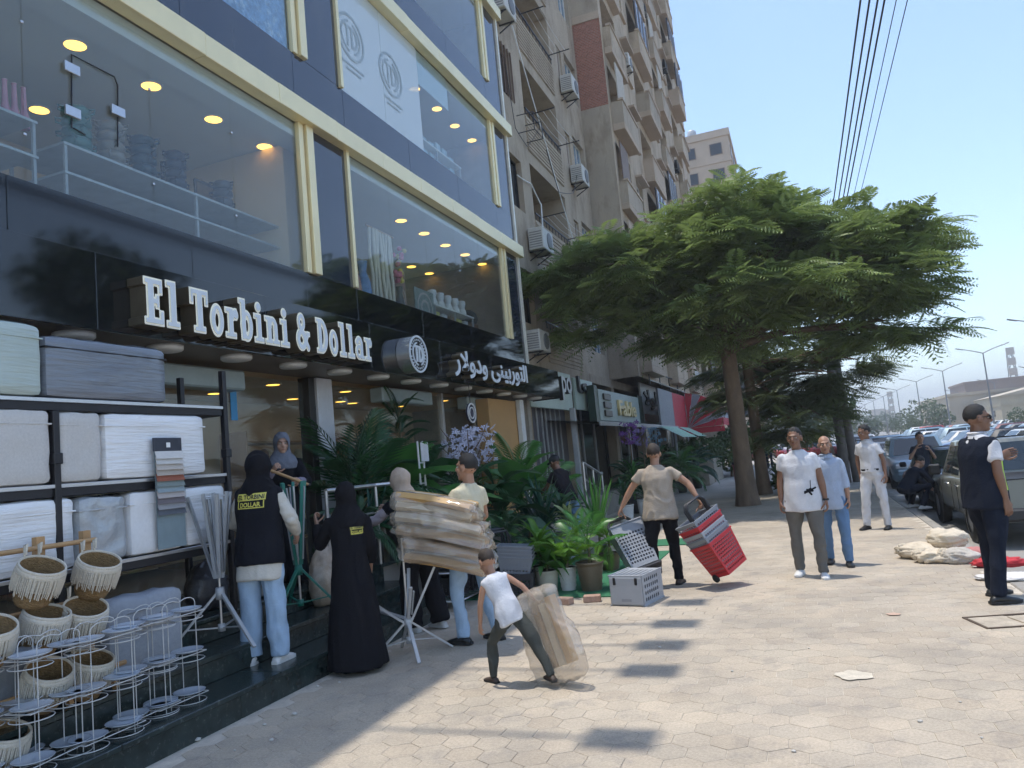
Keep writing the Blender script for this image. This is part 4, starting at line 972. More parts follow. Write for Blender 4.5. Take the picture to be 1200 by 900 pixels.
def np_mesh(name, V, F, mt):
    me = bpy.data.meshes.new(name); me.vertices.add(len(V)); me.vertices.foreach_set('co', V.astype(np.float32).ravel())
    me.loops.add(F.size); me.loops.foreach_set('vertex_index', F.astype(np.int32).ravel()); k = F.shape[1]
    me.polygons.add(len(F)); me.polygons.foreach_set('loop_start', np.arange(len(F), dtype=np.int32) * k); me.update(calc_edges=True); me.validate(); me.materials.append(mt); return me
def crown(lobes, nper, name, parent, mt, Lr=(.45, .8), nf=9, shell=.45):
    Cs, Ds, Ls = [], [], []
    for (c, r, dens) in lobes:
        c = np.array(c); r = np.array(r); m = int(nper * dens)
        d = RNG.normal(size=(m, 3)); d /= np.linalg.norm(d, axis=1, keepdims=True)
        low = d[:, 2] < -.35; d[low, 2] *= .35
        rad = RNG.uniform(shell, 1.0, m) ** .6
        ph = d[:, 0] * 5 + c[0]; q = d[:, 1] * 6 + c[1]
        rad *= 1 + .20 * np.sin(ph * 1.7) * np.cos(q * 1.3)
        p = c + d * r * rad[:, None]
        nc = max(4, m // 6); idx = RNG.integers(0, nc, m); flat_ = RNG.normal(size=(m, 3)) * np.array([.34, .34, .09])
        p = p[:nc][idx] + flat_; d = d[:nc][idx]
        for i in range(m):
            o = d[i] * np.array([1, 1, .55]); a0 = RNG.uniform(0, 6.28)
            for k in range(nf):
                a = a0 + 6.283 * k / nf; w = np.array([math.cos(a), math.sin(a), RNG.uniform(-.15, .45)]) * .8 + o * .9
                Cs.append(p[i] + RNG.normal(size=3) * .07); Ds.append(w); Ls.append(RNG.uniform(*Lr))
    V, F = fronds(Cs, Ds, Ls); V = V - np.array(parent.location)
    o = bpy.data.objects.new(name, np_mesh(name, V, F, mt)); COL.objects.link(o); o.parent = parent; return o
def limb(mb, a, b, r0, r1, bend=.3, n=6):
    a, b = Vector(a), Vector(b); P = []; off = Vector((RNG.uniform(-1, 1), RNG.uniform(-1, 1), .6)) * bend
    for k in range(n + 1):
        t = k / n; P.append(a.lerp(b, t) + off * math.sin(math.pi * t) * (a - b).length * .25)
    mb.tube(P, [r0 + (r1 - r0) * k / n for k in range(n + 1)], 8); return P
def lobe(x, y, Y, rx, ry, rd, dens=1.0):
    c = PY(x, y, Y); k = c.length / FPX if False else (Y / ray(x, y).y); return ((c.x, c.y, c.z), (rx * k, rd, ry * k), dens)
def ptree(label, base, fork_z, r0, lobes, nper, mt, group=None):
    t = thing('street_tree', label, 'tree', (base.x, base.y, 0), 0, group)
    mb = MB(); top = Vector((base.x - .05, base.y, fork_z)); n = 12; rings = []
    for k in range(n + 1):
        q = k / n; z = fork_z * q; rr = r0 * (1.0 + .45 * math.exp(-q * 9) - .18 * q)
        rings.append([(base.x - .05 * q + rr * (1 + .07 * math.sin(3 * a + 2 * q) + .04 * math.sin(7 * a)) * math.cos(a), base.y + rr * (1 + .07 * math.sin(3 * a + 2 * q)) * math.sin(a), z - .03) for a in [2 * math.pi * i / 14 for i in range(14)]])
    mb.loft(rings); mb.build('trunk', m_bark, t)
    for (c, r, d) in lobes:
        mb = MB(); P = limb(mb, top - Vector((0, 0, .25)), Vector(c) + Vector((0, 0, .1)), r0 * .5, .05, .5)
        for j in range(5):
            d_ = RNG.normal(size=3); d_ /= np.linalg.norm(d_); d_[2] = abs(d_[2]) * .6
            limb(mb, P[-2 - j % 3], Vector(np.array(c) + d_ * np.array(r) * .8), .055, .012, .4)
        mb.build('limb', m_bark, t)
    crown(lobes, nper, 'crown', t, mt); return t
b1 = PZ(877, 592)
lob = [lobe(850, 306, 19.5, 132, 56, 3.0, 2.1), lobe(740, 325, 18.6, 90, 50, 2.2, 1.0), lobe(662, 318, 18.5, 46, 32, 1.3, .45), lobe(770, 312, 20, 85, 42, 2.4, .9), lobe(905, 278, 21, 64, 34, 2.2, .8),
       lobe(1045, 278, 20.5, 52, 40, 2.2, 1.0), lobe(1040, 338, 19.5, 44, 38, 1.8, .9), lobe(985, 330, 19.5, 76, 48, 2.4, .85), lobe(880, 350, 19.5, 130, 42, 2.6, 1.0), lobe(850, 388, 19.9, 85, 36, 2.0, .9), lobe(735, 378, 19.8, 60, 38, 1.8, .55), lobe(1040, 390, 20, 34, 32, 1.2, .35)]
ptree('spreading feathery-leaved tree with thick pale trunk on the pavement', b1, 4.3, .235, lob, 160, m_tree)
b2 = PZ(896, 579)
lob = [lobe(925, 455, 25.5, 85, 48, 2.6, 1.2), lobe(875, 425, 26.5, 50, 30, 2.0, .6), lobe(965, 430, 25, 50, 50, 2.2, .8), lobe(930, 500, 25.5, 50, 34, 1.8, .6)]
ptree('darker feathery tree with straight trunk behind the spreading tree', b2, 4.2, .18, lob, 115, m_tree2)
# leafy trees and hedges farther on
def leaf_cloud(lobes, n, size, name, parent, mt, rng=RNG):
    Cs = []
    for (c, r, d) in lobes:
        m = int(n * d); q = rng.normal(size=(m, 3)); q /= np.linalg.norm(q, axis=1, keepdims=True); q *= (rng.uniform(.25, 1, m) ** .45)[:, None]
        q *= (1 + .22 * np.sin(q[:, :1] * 9 + c[0]) * np.cos(q[:, 2:] * 8))
        Cs.append(np.array(c) + q * np.array(r))
    C = np.concatenate(Cs); m = len(C); u = rng.normal(size=(m, 3)); u /= np.linalg.norm(u, axis=1, keepdims=True); w = rng.normal(size=(m, 3)); w -= u * (u * w).sum(1, keepdims=True); w /= np.linalg.norm(w, axis=1, keepdims=True)
    s = (rng.uniform(.6, 1.3, m) * size)[:, None]
    V = np.stack([C - u * s, C - w * s * .45, C + u * s, C + w * s * .45], 1).reshape(-1, 3) - np.array(parent.location)
    o = bpy.data.objects.new(name, np_mesh(name, V, np.arange(m * 4).reshape(-1, 4), mt)); COL.objects.link(o); o.parent = parent; return o
def bush_tree(name, label, base, lobes, n, size, mt, trunk=.15, group=None, cat='tree'):
    t = thing(name, label, cat, base, 0, group); b = Vector(base)
    mb = MB()
    for (c, r, d) in lobes: limb(mb, b, Vector(c), trunk, trunk * .25, .3)
    mb.build('trunk', m_bark, t); leaf_cloud(lobes, n, size, 'crown', t, mt); return t
m_hedge = leafmat('hedge_leaf', (.055, .10, .028), .25); m_far = leafmat('far_leaf', (.085, .12, .05), .25); m_olive = leafmat('olive_leaf', (.11, .13, .05), .25)
gb = PZ(825, 565); 
bush_tree('garden_shrub', 'dense green shrub behind the stone planter', (-5.2, 34, 0), [((-5.0, 34, 1.15), (1.1, 1.5, .75), 1), ((-4.4, 35, 1.3), (1.2, 1.3, .8), 1)], 1500, .12, m_hedge, .08, cat='shrub')
bush_tree('garden_shrub', 'tall green shrub beside the thick tree trunk', (-3.4, 38, 0), [((-3.3, 38, 1.3), (1.3, 1.5, 1.0), 1.2), ((-2.9, 40, 1.6), (1.4, 1.5, 1.1), 1)], 1500, .12, m_hedge, .08, cat='shrub')
bush_tree('garden_shrub', 'light green shrub between the two trunks and parked cars', (-1.0, 52, 0), [((-.6, 52, 2.2), (2.6, 2, 1.5), 1.2), ((1.2, 55, 2.6), (2.2, 2, 1.6), 1)], 1500, .14, m_olive, .08, cat='shrub')
bush_tree('street_tree', 'rounded green tree far along the pavement edge', (2.0, 62, 0), [((1.6, 62, 3.6), (2.6, 2.6, 1.8), 1.2)], 2200, .16, m_hedge, .14)
bush_tree('garden_shrub', 'small leafy weed at the foot of the second trunk', (-.6, 24.4, 0), [((-.65, 24.4, .45), (.4, .4, .45), 1)], 260, .14, m_hedge, .03, cat='shrub')
bush_tree('street_tree', 'round leafy tree across the car park mirrored in the dark shop panels', (10.5, 18.5, -.28), [((10.5, 18.5, 9.0), (2.6, 2.6, 1.7), 1), ((11.6, 20.5, 8.2), (2.0, 2.2, 1.3), .6), ((9.6, 16.8, 8.3), (1.8, 1.8, 1.3), .5)], 1800, .18, m_hedge, .2)
# stone planter and bin
t = thing('stone_planter', 'pale stone block planter beyond the shop parade', 'planter', (-4.6, 33, 0))
bx(-6.0, -3.7, 33.6, 37, 0, .95, bev=.02).build('wall', mat('planter_stone', (.36, .31, .24), .9, 0, .2, 3, .2), t); bx(-5.4, -3.7, 31.4, 33.2, 0, .6, bev=.02).build('low_wall', mat('planter_stone'), t)
for k in range(4): bx(-6.02, -3.68, 33.58 + k * .86, 33.6 + .84 + k * .86, .952, 1.02, bev=.01).build('cap_stone', mat('planter_cap', (.42, .37, .29), .9, 0, .1, 3), t)
t = thing('litter_bin', 'red litter bin beside the thick tree trunk', 'bin', (-2.5, 32, 0)); MB().lathe([(.24, 0), (.28, .05), (.3, .7), (.32, .75), (.32, .8), (.05, .86)], 14, (-2.5, 32, 0)).build('drum', mat('bin_red', (.32, .05, .05), .6), t); MB().lathe([(.325, .74), (.335, .76), (.335, .80), (.325, .82)], 14, (-2.5, 32, 0)).build('rim', M['blackmetal'], t)
# ================================================================ potted and artificial plants
def leaf_mesh(kind, droop, mt, seed=0):
    rr = random.Random(seed); mb = MB(); n = 9
    def curve(t): return Vector((t * (1 - .25 * droop * t), 0, .55 * t - droop * .95 * t * t))
    if kind in ('paddle', 'strap', 'lance'):
        w0 = dict(paddle=.19, strap=.035, lance=.075)[kind]; rings = []
        for k in range(n + 1):
            t = k / n
            if kind == 'paddle': s0 = .34; w = 0.010 if t < s0 else w0 * math.sin(math.pi * min(1, ((t - s0) / (1 - s0)) ** .75)) ** .8 + .004
            elif kind == 'strap': w = w0 * (1 - t) ** .5 * (.55 + .45 * min(1, t * 4)) + .002
            else: w = w0 * math.sin(math.pi * (t * .92 + .06)) ** .9 + .002
            c = curve(t); wave = .02 * math.sin(t * 17 + seed) if kind == 'paddle' else 0
            rings.append([c + Vector((0, -w, w * .35 + wave)), c + Vector((0, -w * .5, w * .08)), c, c + Vector((0, w * .5, w * .08)), c + Vector((0, w, w * .35 - wave))])
        mb.loft(rings, 0, False, True, False)
    else:                                            # palm or fern frond
        P = [curve(k / 10) for k in range(11)]; mb.tube(P, [.012 * (1 - k / 13) for k in range(11)], 4)
        m_ = 15 if kind == 'palm' else 20
        for k in range(m_):
            t = .16 + .84 * k / m_; c = curve(t); d = (curve(min(1, t + .05)) - curve(t - .05)).normalized(); ln = (.34 if kind == 'palm' else .20) * math.sin(math.pi * (t * .78 + .16)) + .03
            for sd in (-1, 1):
                s_ = Vector((0, sd, 0)); tip = c + (s_ * .8 + d * .75).normalized() * ln + Vector((0, 0, -.22 * ln * (1 + droop))); md = c.lerp(tip, .45) + Vector((0, 0, ln * .07)); w = .022 if kind == 'palm' else .022
                mb.add([c, md - d * w, tip, md + d * w], [(0, 1, 2, 3)], 0, False)
    return mb.mesh(kind + '_leaf', mt)
LM = {}
def leafvar(kind, mt, droops):
    k = (kind, mt.name, tuple(droops))
    if k not in LM: LM[k] = [leaf_mesh(kind, d, mt, i) for i, d in enumerate(droops)]
    return LM[k]
G1 = leafmat('leaf_dark_green', (.026, .085, .030), .2, .35); G2 = leafmat('leaf_mid_green', (.065, .20, .040), .3, .35); G3 = leafmat('leaf_bright_green', (.12, .27, .03), .35, .4); G4 = leafmat('leaf_variegated', (.28, .34, .14), .25, .4, .5); G5 = leafmat('leaf_blue_green', (.03, .10, .065), .2, .35)
m_soilpot = mat('potting_soil', (.05, .035, .025), .95)
POTS = dict(white=mat('pot_white', (.66, .64, .60), .5), brown=mat('pot_brown', (.16, .12, .075), .5, 0, .1, 6), cream=mat('pot_cream', (.55, .52, .42), .5), black=mat('pot_black', (.03, .03, .03), .5), grey=mat('pot_grey', (.33, .34, .36), .6))
def pot(t, r, h, mt, ribs=False):
    pr = [(0, 0), (r * .72, 0), (r * .74, .01)]
    n = 9
    for k in range(1, n + 1):
        q = k / n; rr = r * (.74 + .26 * q); pr.append((rr - (.008 if ribs and k % 2 else 0), h * q * .93))
    pr += [(r * 1.04, h * .94), (r * 1.04, h), (r * .95, h)]
    p = MB().lathe(pr, 22).build('pot', mt, t, world=False); pr2 = [(r * .95, h * .97), (r * .5, h * .93), (0, h * .92)]
    MB().lathe(pr2, 16).build('soil', m_soilpot, p, world=False)
def plant(name, label, loc, kind, n, L, mt, elev=(.2, 1.0), potspec=None, droops=(.5, .8, 1.1), stem=0.0, cat='plant', group=None, rz=0, tilt=None, wide=1.0, spread=.0, seed=None):
    rr = random.Random(seed if seed is not None else label); t = thing(name, label, cat, loc, rz, group); z0 = 0
    if potspec: pot(t, *potspec); z0 = potspec[1] * .93
    if stem:
        mb = MB(); mb.tube([(0, 0, z0 - .02), (.01, .01, z0 + stem * .5), (0, .02, z0 + stem)], [.022, .018, .015], 6); mb.build('stem', mat('plant_stem', (.12, .10, .05), .8), t, world=False)
    ms = leafvar(kind, mt, droops)
    for k in range(n):
        q = (k + .5) / n; a = k * 2.39996 + rr.uniform(-.3, .3); el = elev[0] + (elev[1] - elev[0]) * q + rr.uniform(-.12, .12); l = L * (1.05 - .25 * q) * rr.uniform(.85, 1.12)
        zz = z0 + (stem * (.35 + .65 * q) if stem else 0) + rr.uniform(0, .03); rad = spread * rr.uniform(.2, 1)
        inst('leaf', rr.choice(ms), t, (rad * math.cos(a), rad * math.sin(a), zz), (rr.uniform(-.25, .25), -el + .35, a), (l, l * wide, l))
    if tilt: t.rotation_euler = (*tilt, rz)
    return t
def on_deck(x, y, X=-5.5): p = PX(x, y, X); return (p.x, p.y, DECK)
def on_ground(x, y): p = PZ(x, y); return (p.x, p.y, 0)
S_ = .55; up_ = (.75, 1.35)
def dk(px_, X): return (X, PX(px_, 540, X).y, DECK)
plant('artificial_palm', 'tall spiky dark palm against the shop glass beside white pillar', dk(418, -5.7), 'palm', 15, 1.45, G1, (.7, 1.4), (.2, .35, POTS['black']), (.3, .5, .7), .5)
plant('spiky_plant', 'grey green sword-leaved plant behind the steel railing', dk(430, -5.35), 'strap', 22, .85, G5, (.5, 1.4), (.16, .3, POTS['black']), (.1, .25, .4))
plant('artificial_fern', 'dark drooping fern low behind the steel railing', dk(412, -5.2), 'fern', 16, .75, G1, (.2, 1.1), (.16, .3, POTS['black']), (.5, .8, 1.0), 0.2)
plant('broad_leaf_plant', 'tall plant with broad paddle leaves behind beige headscarf', dk(462, -5.45), 'paddle', 9, 1.5, G2, (.95, 1.45), (.2, .35, POTS['black']), (.45, .6, .8), 0.12)
plant('broad_leaf_plant', 'second tall paddle-leaved plant beside the steel ladder stand', dk(482, -5.6), 'paddle', 8, 1.55, G1, (.95, 1.45), (.2, .35, POTS['black']), (.4, .6, .8), 0.15)
plant('artificial_tree', 'small dark bushy tree high against the shop glass', dk(470, -5.95), 'fern', 26, .7, G1, (.1, 1.3), (.2, .4, POTS['black']), (.4, .7, 1.0), 1.7)
plant('broad_leaf_plant', 'large bright paddle leaf plant left of the blossom tree', (-4.85, PX(520, 600, -4.85).y, .0), 'paddle', 12, 1.25, G2, (.5, 1.3), (.2, .35, POTS['black']), (.5, .8, 1.0), .55)
plant('artificial_palm', 'dark palm mass behind the man with the bundle', (-5.0, PX(545, 600, -5.0).y, 0), 'palm', 18, 1.15, G1, (.3, 1.3), (.2, .35, POTS['black']), (.5, .7, 1.0), .9)
plant('broad_leaf_plant', 'dark paddle leaf plant right of the blossom tree', (-4.6, PX(588, 600, -4.6).y, 0), 'paddle', 14, 1.2, G1, (.45, 1.35), (.2, .35, POTS['black']), (.4, .7, 1.0), .75)
plant('banana_plant', 'young banana plant with bright upright leaves beside tan board', (-4.7, PX(618, 600, -4.7).y, 0), 'paddle', 9, 1.3, G2, (.7, 1.45), (.2, .35, POTS['black']), (.25, .45, .8), .75)
plant('artificial_palm', 'feathery areca palm in front of the tan board', (-5.1, PX(612, 600, -5.1).y, .0), 'palm', 14, 1.35, G2, (.6, 1.4), (.2, .35, POTS['black']), (.4, .6, .9), 1.0)
plant('spiky_plant', 'dark grassy plant below the man in the cap', (-4.2, PX(640, 640, -4.2).y, 0), 'strap', 34, 1.0, G5, (.6, 1.4), (.18, .3, POTS['black']), (.1, .3, .5), .35)
plant('artificial_fern', 'dark fern behind the grey basket stack', on_ground(600, 690), 'fern', 20, .7, G1, (.2, 1.2), (.16, .3, POTS['black']), (.5, .8, 1.0), .55)
plant('artificial_fern', 'dense fern at the foot of the banana plant', on_ground(628, 655), 'fern', 22, .8, G5, (.2, 1.2), (.18, .3, POTS['black']), (.5, .8, 1.0), .45)
plant('dracaena', 'bright green dracaena with arching lance leaves', on_ground(636, 690), 'lance', 24, .72, G3, (.15, 1.35), (.15, .30, POTS['cream']), (.4, .7, 1.0), .25, wide=.9)
plant('dracaena', 'low leafy plant in round cream pot beside dracaena', on_ground(643, 694), 'lance', 16, .42, G2, (.1, 1.2), (.15, .28, POTS['cream']), (.4, .7, 1.0), .1, wide=1.3)
plant('potted_palm', 'bright palm in white ribbed pot', on_ground(667, 692), 'palm', 14, .68, G3, (.35, 1.35), (.125, .30, POTS['white'], True), (.5, .7, 1.0), .12)
plant('lance_leaf_plant', 'broad-leaved green plant sharing the white ribbed pot', on_ground(664, 690), 'lance', 11, .62, G2, (.5, 1.3), None, (.4, .7), .3, wide=1.5)
plant('potted_palm', 'slender palm in brown ribbed pot', on_ground(694, 692), 'palm', 7, .62, G2, (.6, 1.4), (.175, .36, POTS['brown'], True), (.4, .6), .3)
plant('potted_fern', 'bright fern drooping beside the brown ribbed pot', on_ground(716, 668), 'fern', 22, .55, G3, (.05, 1.2), (.16, .25, POTS['brown']), (.6, .9, 1.1), .25)
plant('croton', 'variegated white and green croton leaning in a tipped pot', on_ground(697, 668), 'lance', 26, .45, G4, (.1, 1.35), (.14, .30, POTS['grey']), (.4, .7), .55, wide=1.2, tilt=(0, R(-22)))
plant('spiky_plant', 'upright narrow green plant beside the variegated croton', on_ground(705, 660), 'strap', 22, .85, G2, (.9, 1.45), (.12, .3, POTS['black']), (.05, .15), .3)
plant('leafy_plant', 'dark glossy plant in grey pot behind the croton', on_ground(664, 655), 'lance', 18, .6, G1, (.2, 1.3), (.2, .45, POTS['grey']), (.4, .7), .4, wide=1.4)
# white blossom tree with a ring ornament, ladder stand
p = PX(552, 560, -4.95); t = thing('blossom_tree', 'artificial tree with pale lilac blossoms above the plants', 'plant', (p.x, p.y, 0))
mb = MB(); mb.tube([(0, 0, 0), (.03, 0, 1.0), (0, 0, 1.9)], [.04, .03, .02], 6)
for k in range(14): a = k * 2.4; mb.tube([(0, 0, 1.3 + .04 * k), (.25 * math.cos(a), .25 * math.sin(a), 1.7 + .03 * k), (.42 * math.cos(a), .42 * math.sin(a), 1.85 + .04 * k)], [.012, .008, .005], 4)
mb.build('trunk', m_bark, t, world=False)
for k in range(130):
    a = RNG.uniform(0, 6.28); r_ = .44 * RNG.uniform(0, 1) ** .5; z = 2.0 + RNG.uniform(-.34, .36) * (1 - r_ * .6)
    if k == 0:
        fm = MB()
        for j in range(5): q = 6.283 * j / 5; fm.add([(0, 0, 0), (.06 * math.cos(q - .5), .06 * math.sin(q - .5), .03), (.11 * math.cos(q), .11 * math.sin(q), .02), (.06 * math.cos(q + .5), .06 * math.sin(q + .5), .03)], [(0, 1, 2, 3)])
        bl = fm.mesh('blossom', leafmat('blossom_white', (.62, .62, .74), .3, .6, .15))
    inst('blossom', bl, t, (r_ * math.cos(a), r_ * math.sin(a), z), (RNG.uniform(-1.4, 1.4), RNG.uniform(-1.4, 1.4), a), RNG.uniform(.4, .8))
c = PX(552, 484, -5.2); t = thing('ring_ornament', 'round dark plaque with white ring hanging above the blossoms', 'ornament', (c.x, c.y, c.z))
mb = MB(); pl = lambda u, v, d: Vector((c.x + d, c.y + u * .17, c.z + v * .17)); glyph(mb, s_ell(0, 0, 1, 1), (-1.1, 1.1, -1.1, 1.1), .1, pl, -.02, .01); mb.build('plaque', mat('plaque_dark', (.03, .03, .05), .5), t)
mb = MB(); glyph(mb, s_or(s_ring(0, 0, 1.0, 1.0, .86, .86), s_ring(0, 0, .6, .6, .5, .5)), (-1.1, 1.1, -1.1, 1.1), .06, pl, .01, .025); mb.build('ring', mat('plaque_white', (.6, .58, .56), .5), t)
MB().tube([(c.x, c.y, c.z + .17), (c.x, c.y, 3.11)], .006, 4).build('cord', M['blackmetal'], t)
a = PX(497, 573, -4.9); tp = PX(494, 517, -4.9)
t = thing('ladder_stand', 'narrow white ladder stand with hanging price card among plants', 'stand', (a.x, a.y, 0)); z1 = tp.z
for e in (-.07, .07): MB().tube([(a.x, a.y + e, 0), (a.x, a.y + e - .02, z1)], .016, 6).build('rail', M['whitewire'], t)
for k in range(6): MB().tube([(a.x, a.y - .07, .4 + k * .28), (a.x, a.y + .07, .4 + k * .28)], .012, 6).build('rung', M['whitewire'], t)
bx(a.x + .02, a.x + .03, a.y - .05, a.y + .16, z1 - .28, z1 - .02).build('price_card', mat('card_grey', (.5, .5, .52), .6), t)
# greenery of the neighbouring florist, deep in shade
for k, (x, y, kd, l, mm, lb) in enumerate(((-5.0, 22.5, 'fern', 1.0, G1, 'dark fern heap in front of the florist'), (-4.6, 24.0, 'palm', 1.1, G1, 'dark palm in front of the florist'), (-4.4, 20.4, 'lance', .8, G2, 'glossy green shrub beside the steel stair rail'), (-4.9, 26.0, 'fern', 1.0, G1, 'dark fern under the long flat awning'), (-4.3, 28.0, 'palm', 1.2, G2, 'green palm past the long flat awning'), (-4.0, 30.0, 'fern', 1.2, G5, 'blue green fern under the mint awnings'))):
    plant('florist_plant', lb, (x, y, .0), kd, 22, l, mm, (.1, 1.3), (.2, .4, POTS['black']), (.5, .8, 1.0), .7)
for nm, cc, (x, y) in (('purple', (.26, .10, .42), (737, 507)), ('pale blue', (.25, .42, .55), (770, 512)), ('lilac', (.35, .28, .55), (752, 512))):
    p = PX(x, y, -4.5); t = thing('flower_bunch', f'{nm} artificial flower bunch in front of the florist', 'flowers', (p.x, p.y, 0)); mb = MB(); mb.tube([(0, 0, 0), (0, .02, p.z)], .02, 5); mb.build('stem', m_bark, t, world=False)
    for k in range(34): a = RNG.uniform(0, 6.28); r_ = .26 * RNG.uniform(0, 1) ** .5; inst('blossom', bl if nm != 'x' else bl, t, (r_ * math.cos(a), r_ * math.sin(a), p.z + RNG.uniform(-.3, .3)), (RNG.uniform(-1.4, 1.4), RNG.uniform(-1.4, 1.4), a), .75)
    mm = leafmat('blossom_' + nm.replace(' ', '_'), cc, .3, .6); me = bl.copy(); me.materials[0] = mm
    for ch in t.children:
        if ch.name.startswith('blossom'): ch.data = me
MBp = PZ(735, 610)
for k, (x, y) in enumerate(((735, 612), (757, 604))):
    p = PZ(x, y); plant('potted_shrub', ('white pot shrub beside the florist doorway', 'second white pot shrub along the florist front')[k], (p.x, p.y, 0), 'lance', 16, .6, G1, (.2, 1.3), (.2, .42, POTS['white']), (.4, .7), .3)
# green carpet under the plants
c0_, c1_ = PZ(622, 702), PZ(760, 655)
tag(bx(-4.95, PZ(725, 700).x, c0_.y, 12.6, .0, .012).build('green_carpet', mat('green_carpet', (.03, .16, .075), .95, 0, .15, 30, .3, 120)), 'green artificial grass mat under the potted plants', 'mat')
tag(bx(-3.3, -1.55, 13.3, 14.2, .0, .012).build('green_carpet', mat('green_carpet')), 'strip of green mat beyond the man with baskets', 'mat')
# ================================================================ goods outside the shop
def soft_box(hx, hy, hz, r, n=12, amp=.006, freq=9.0, seed=0, band=1.0):
    """rounded, slightly rumpled box centred on the origin with its base at z=0"""
    mb = MB(); H = Vector((hx, hy, hz)); faces = []
    for axi in range(3):
        for sd in (-1, 1):
            vs = []
            for i in range(n + 1):
                for j in range(n + 1):
                    q = [0, 0, 0]; q[axi] = sd; q[(axi + 1) % 3] = (2 * i / n - 1); q[(axi + 2) % 3] = (2 * j / n - 1)
                    p = Vector([q[k] * H[k] for k in range(3)]); inn = Vector([max(-(H[k] - r), min(H[k] - r, p[k])) for k in range(3)]); d = p - inn
                    d.normalize(); nn = noise.noise(Vector((p.x * freq, p.y * freq, p.z * freq * band)) + Vector((seed * 7.3, 0, 0)))
                    p = inn + d * (r + amp * nn * 2); vs.append((p.x, p.y, p.z + hz))
            fs = []
            for i in range(n):
                for j in range(n):
                    a = i * (n + 1) + j; f = (a, a + n + 1, a + n + 2, a + 1); fs.append(f if sd > 0 else f[::-1])
            mb.add(vs, fs, 0, True)
    return mb
m_wrapw = mat('white_stretch_wrap', (.78, .78, .78), .22, 0, .08, 4, .7, 9, stretch=(.35, .35, 4.5), coat=.4)
m_wrapg = mat('green_stretch_wrap', (.40, .47, .43), .22, 0, .08, 4, .6, 9, stretch=(.35, .35, 4.5), coat=.4)
m_wrapb = mat('charcoal_stretch_wrap', (.16, .18, .21), .22, 0, .12, 4, .7, 9, stretch=(.35, .35, 4.5), coat=.6)
m_fabw = mat('beige_fabric', (.56, .54, .51), .95, 0, .1, 60, .2, 200); m_fabg = mat('grey_fabric', (.30, .32, .35), .9, 0, .1, 40, .2, 150)
m_fabw2 = mat('white_fabric', (.74, .73, .72), .9, 0, .06, 40, .2, 150); m_plg = mat('clear_wrapped_grey', (.40, .42, .43), .15, 0, .15, 5, .9, 12, coat=.8)
rack = thing('storage_rack', 'black metal storage rack with silver-edged shelves beside the shop window', 'rack', (-5.2, 4.0, DECK))
RX0, RX1 = -5.45, -4.9; RYA, RYB = 1.9, 5.5
for z in (1.24, 1.84, 2.45):
    bx(RX0, RX1 - .012, RYA, RYB - .03, z - .09, z - .004, bev=.006).build('shelf', M['blackmetal'], rack)
    bx(RX1 - .01, RX1 + .004, RYA, RYB - .03, z - .028, z, bev=.003).build('edge_strip', M['steel'], rack)
for y in (RYA, 3.81, RYB):
    for x in (RX0 + .03, RX1 - .02):
        if x > -5 or y != 3.81: bx(x - .025, x + .028, y - .025, y + .025, DECK, 2.36 if y < 5 else 2.78, bev=.005).build('post', M['blackmetal'], rack)
for y in (3.81, RYB): bx(RX1 - .05, RX1 + .02, y - .035, y + .035, 1.98, 2.06, bev=.006).build('joint_collar', M['blackmetal'], rack)
def rbox(label, pa, pb, z0, h, mt, name='storage_ottoman', amp=.005, r=.05, depth=.5, X=-4.92, lidm=None):
    ya, yb = PX(pa, 560, X).y, PX(pb, 560, X).y; hy = (yb - ya) / 2 - .006
    sb = soft_box(depth / 2, hy, h / 2, r, 12, amp, 8, hash(label) % 50); t = thing(name, label, 'ottoman', (X - depth / 2 + .02, (ya + yb) / 2, z0))
    sb.build('body', mt, t, world=False)
    mb = MB(); mb.cbox((0, 0, h * .80), (depth + .006, 2 * hy + .006, .012), 0, .003); mb.build('lid_seam', lidm or mt, t, world=False)
    return t
rbox('pale green wrapped ottoman on top of the black rack', -80, 53, 2.452, .52, m_wrapg)
rbox('charcoal wrapped ottoman on top of the black rack', 54, 200, 2.452, .46, m_wrapb, lidm=M['blackmetal'])
rbox('beige fabric ottoman at the post on the middle rack shelf', -40, 61, 1.842, .53, m_fabw)
rbox('beige fabric ottoman beside the white wrapped one on the middle shelf', 66, 121, 1.842, .52, m_fabw)
rbox('white stretch-wrapped ottoman behind the fabric swatches on the middle shelf', 122, 242, 1.842, .52, m_wrapw)
rbox('white stretch-wrapped ottoman at the post on the lowest rack shelf', -30, 86, 1.242, .50, m_wrapw)
rbox('grey ottoman in clear plastic on the lowest rack shelf', 88, 146, 1.242, .49, m_plg, amp=.012)
rbox('pale fabric ottoman behind the hanging swatches on the lowest shelf', 148, 212, 1.242, .50, m_fabw2)
rbox('white wrapped ottoman at the end of the lowest rack shelf', 214, 262, 1.242, .50, m_wrapw)
def floor_case(label, px0, px1, y, X, h, mt, z0=DECK, ang=0):
    a, b = PX(px0, y, X).y, PX(px1, y, X).y; t = thing('soft_case', label, 'case', (X - .16, (a + b) / 2, z0), ang)
    soft_box(.16, (b - a) / 2, h / 2, .07, 12, .01, 6, px0).build('body', mt, t, world=False)
    MB().tube([(.17, -.12, h * .72), (.2, -.1, h * .62), (.2, .1, h * .62), (.17, .12, h * .72)], .018, 6).build('handle', mat('case_trim', (.22, .23, .25), .8), t, world=False)
    mb = MB(); mb.tube([(.155, -(b - a) / 2 + .05, h * .8), (.168, 0, h * .82), (.155, (b - a) / 2 - .05, h * .8)], .008, 5); mb.build('piping', mat('case_trim'), t, world=False)
    return t
floor_case('grey soft storage case with handle on the deck below the rack', 126, 216, 700, -4.72, .56, m_fabg, .41)
floor_case('grey soft storage case behind the baskets below the rack', -30, 40, 760, -4.72, .58, m_fabg, .41)
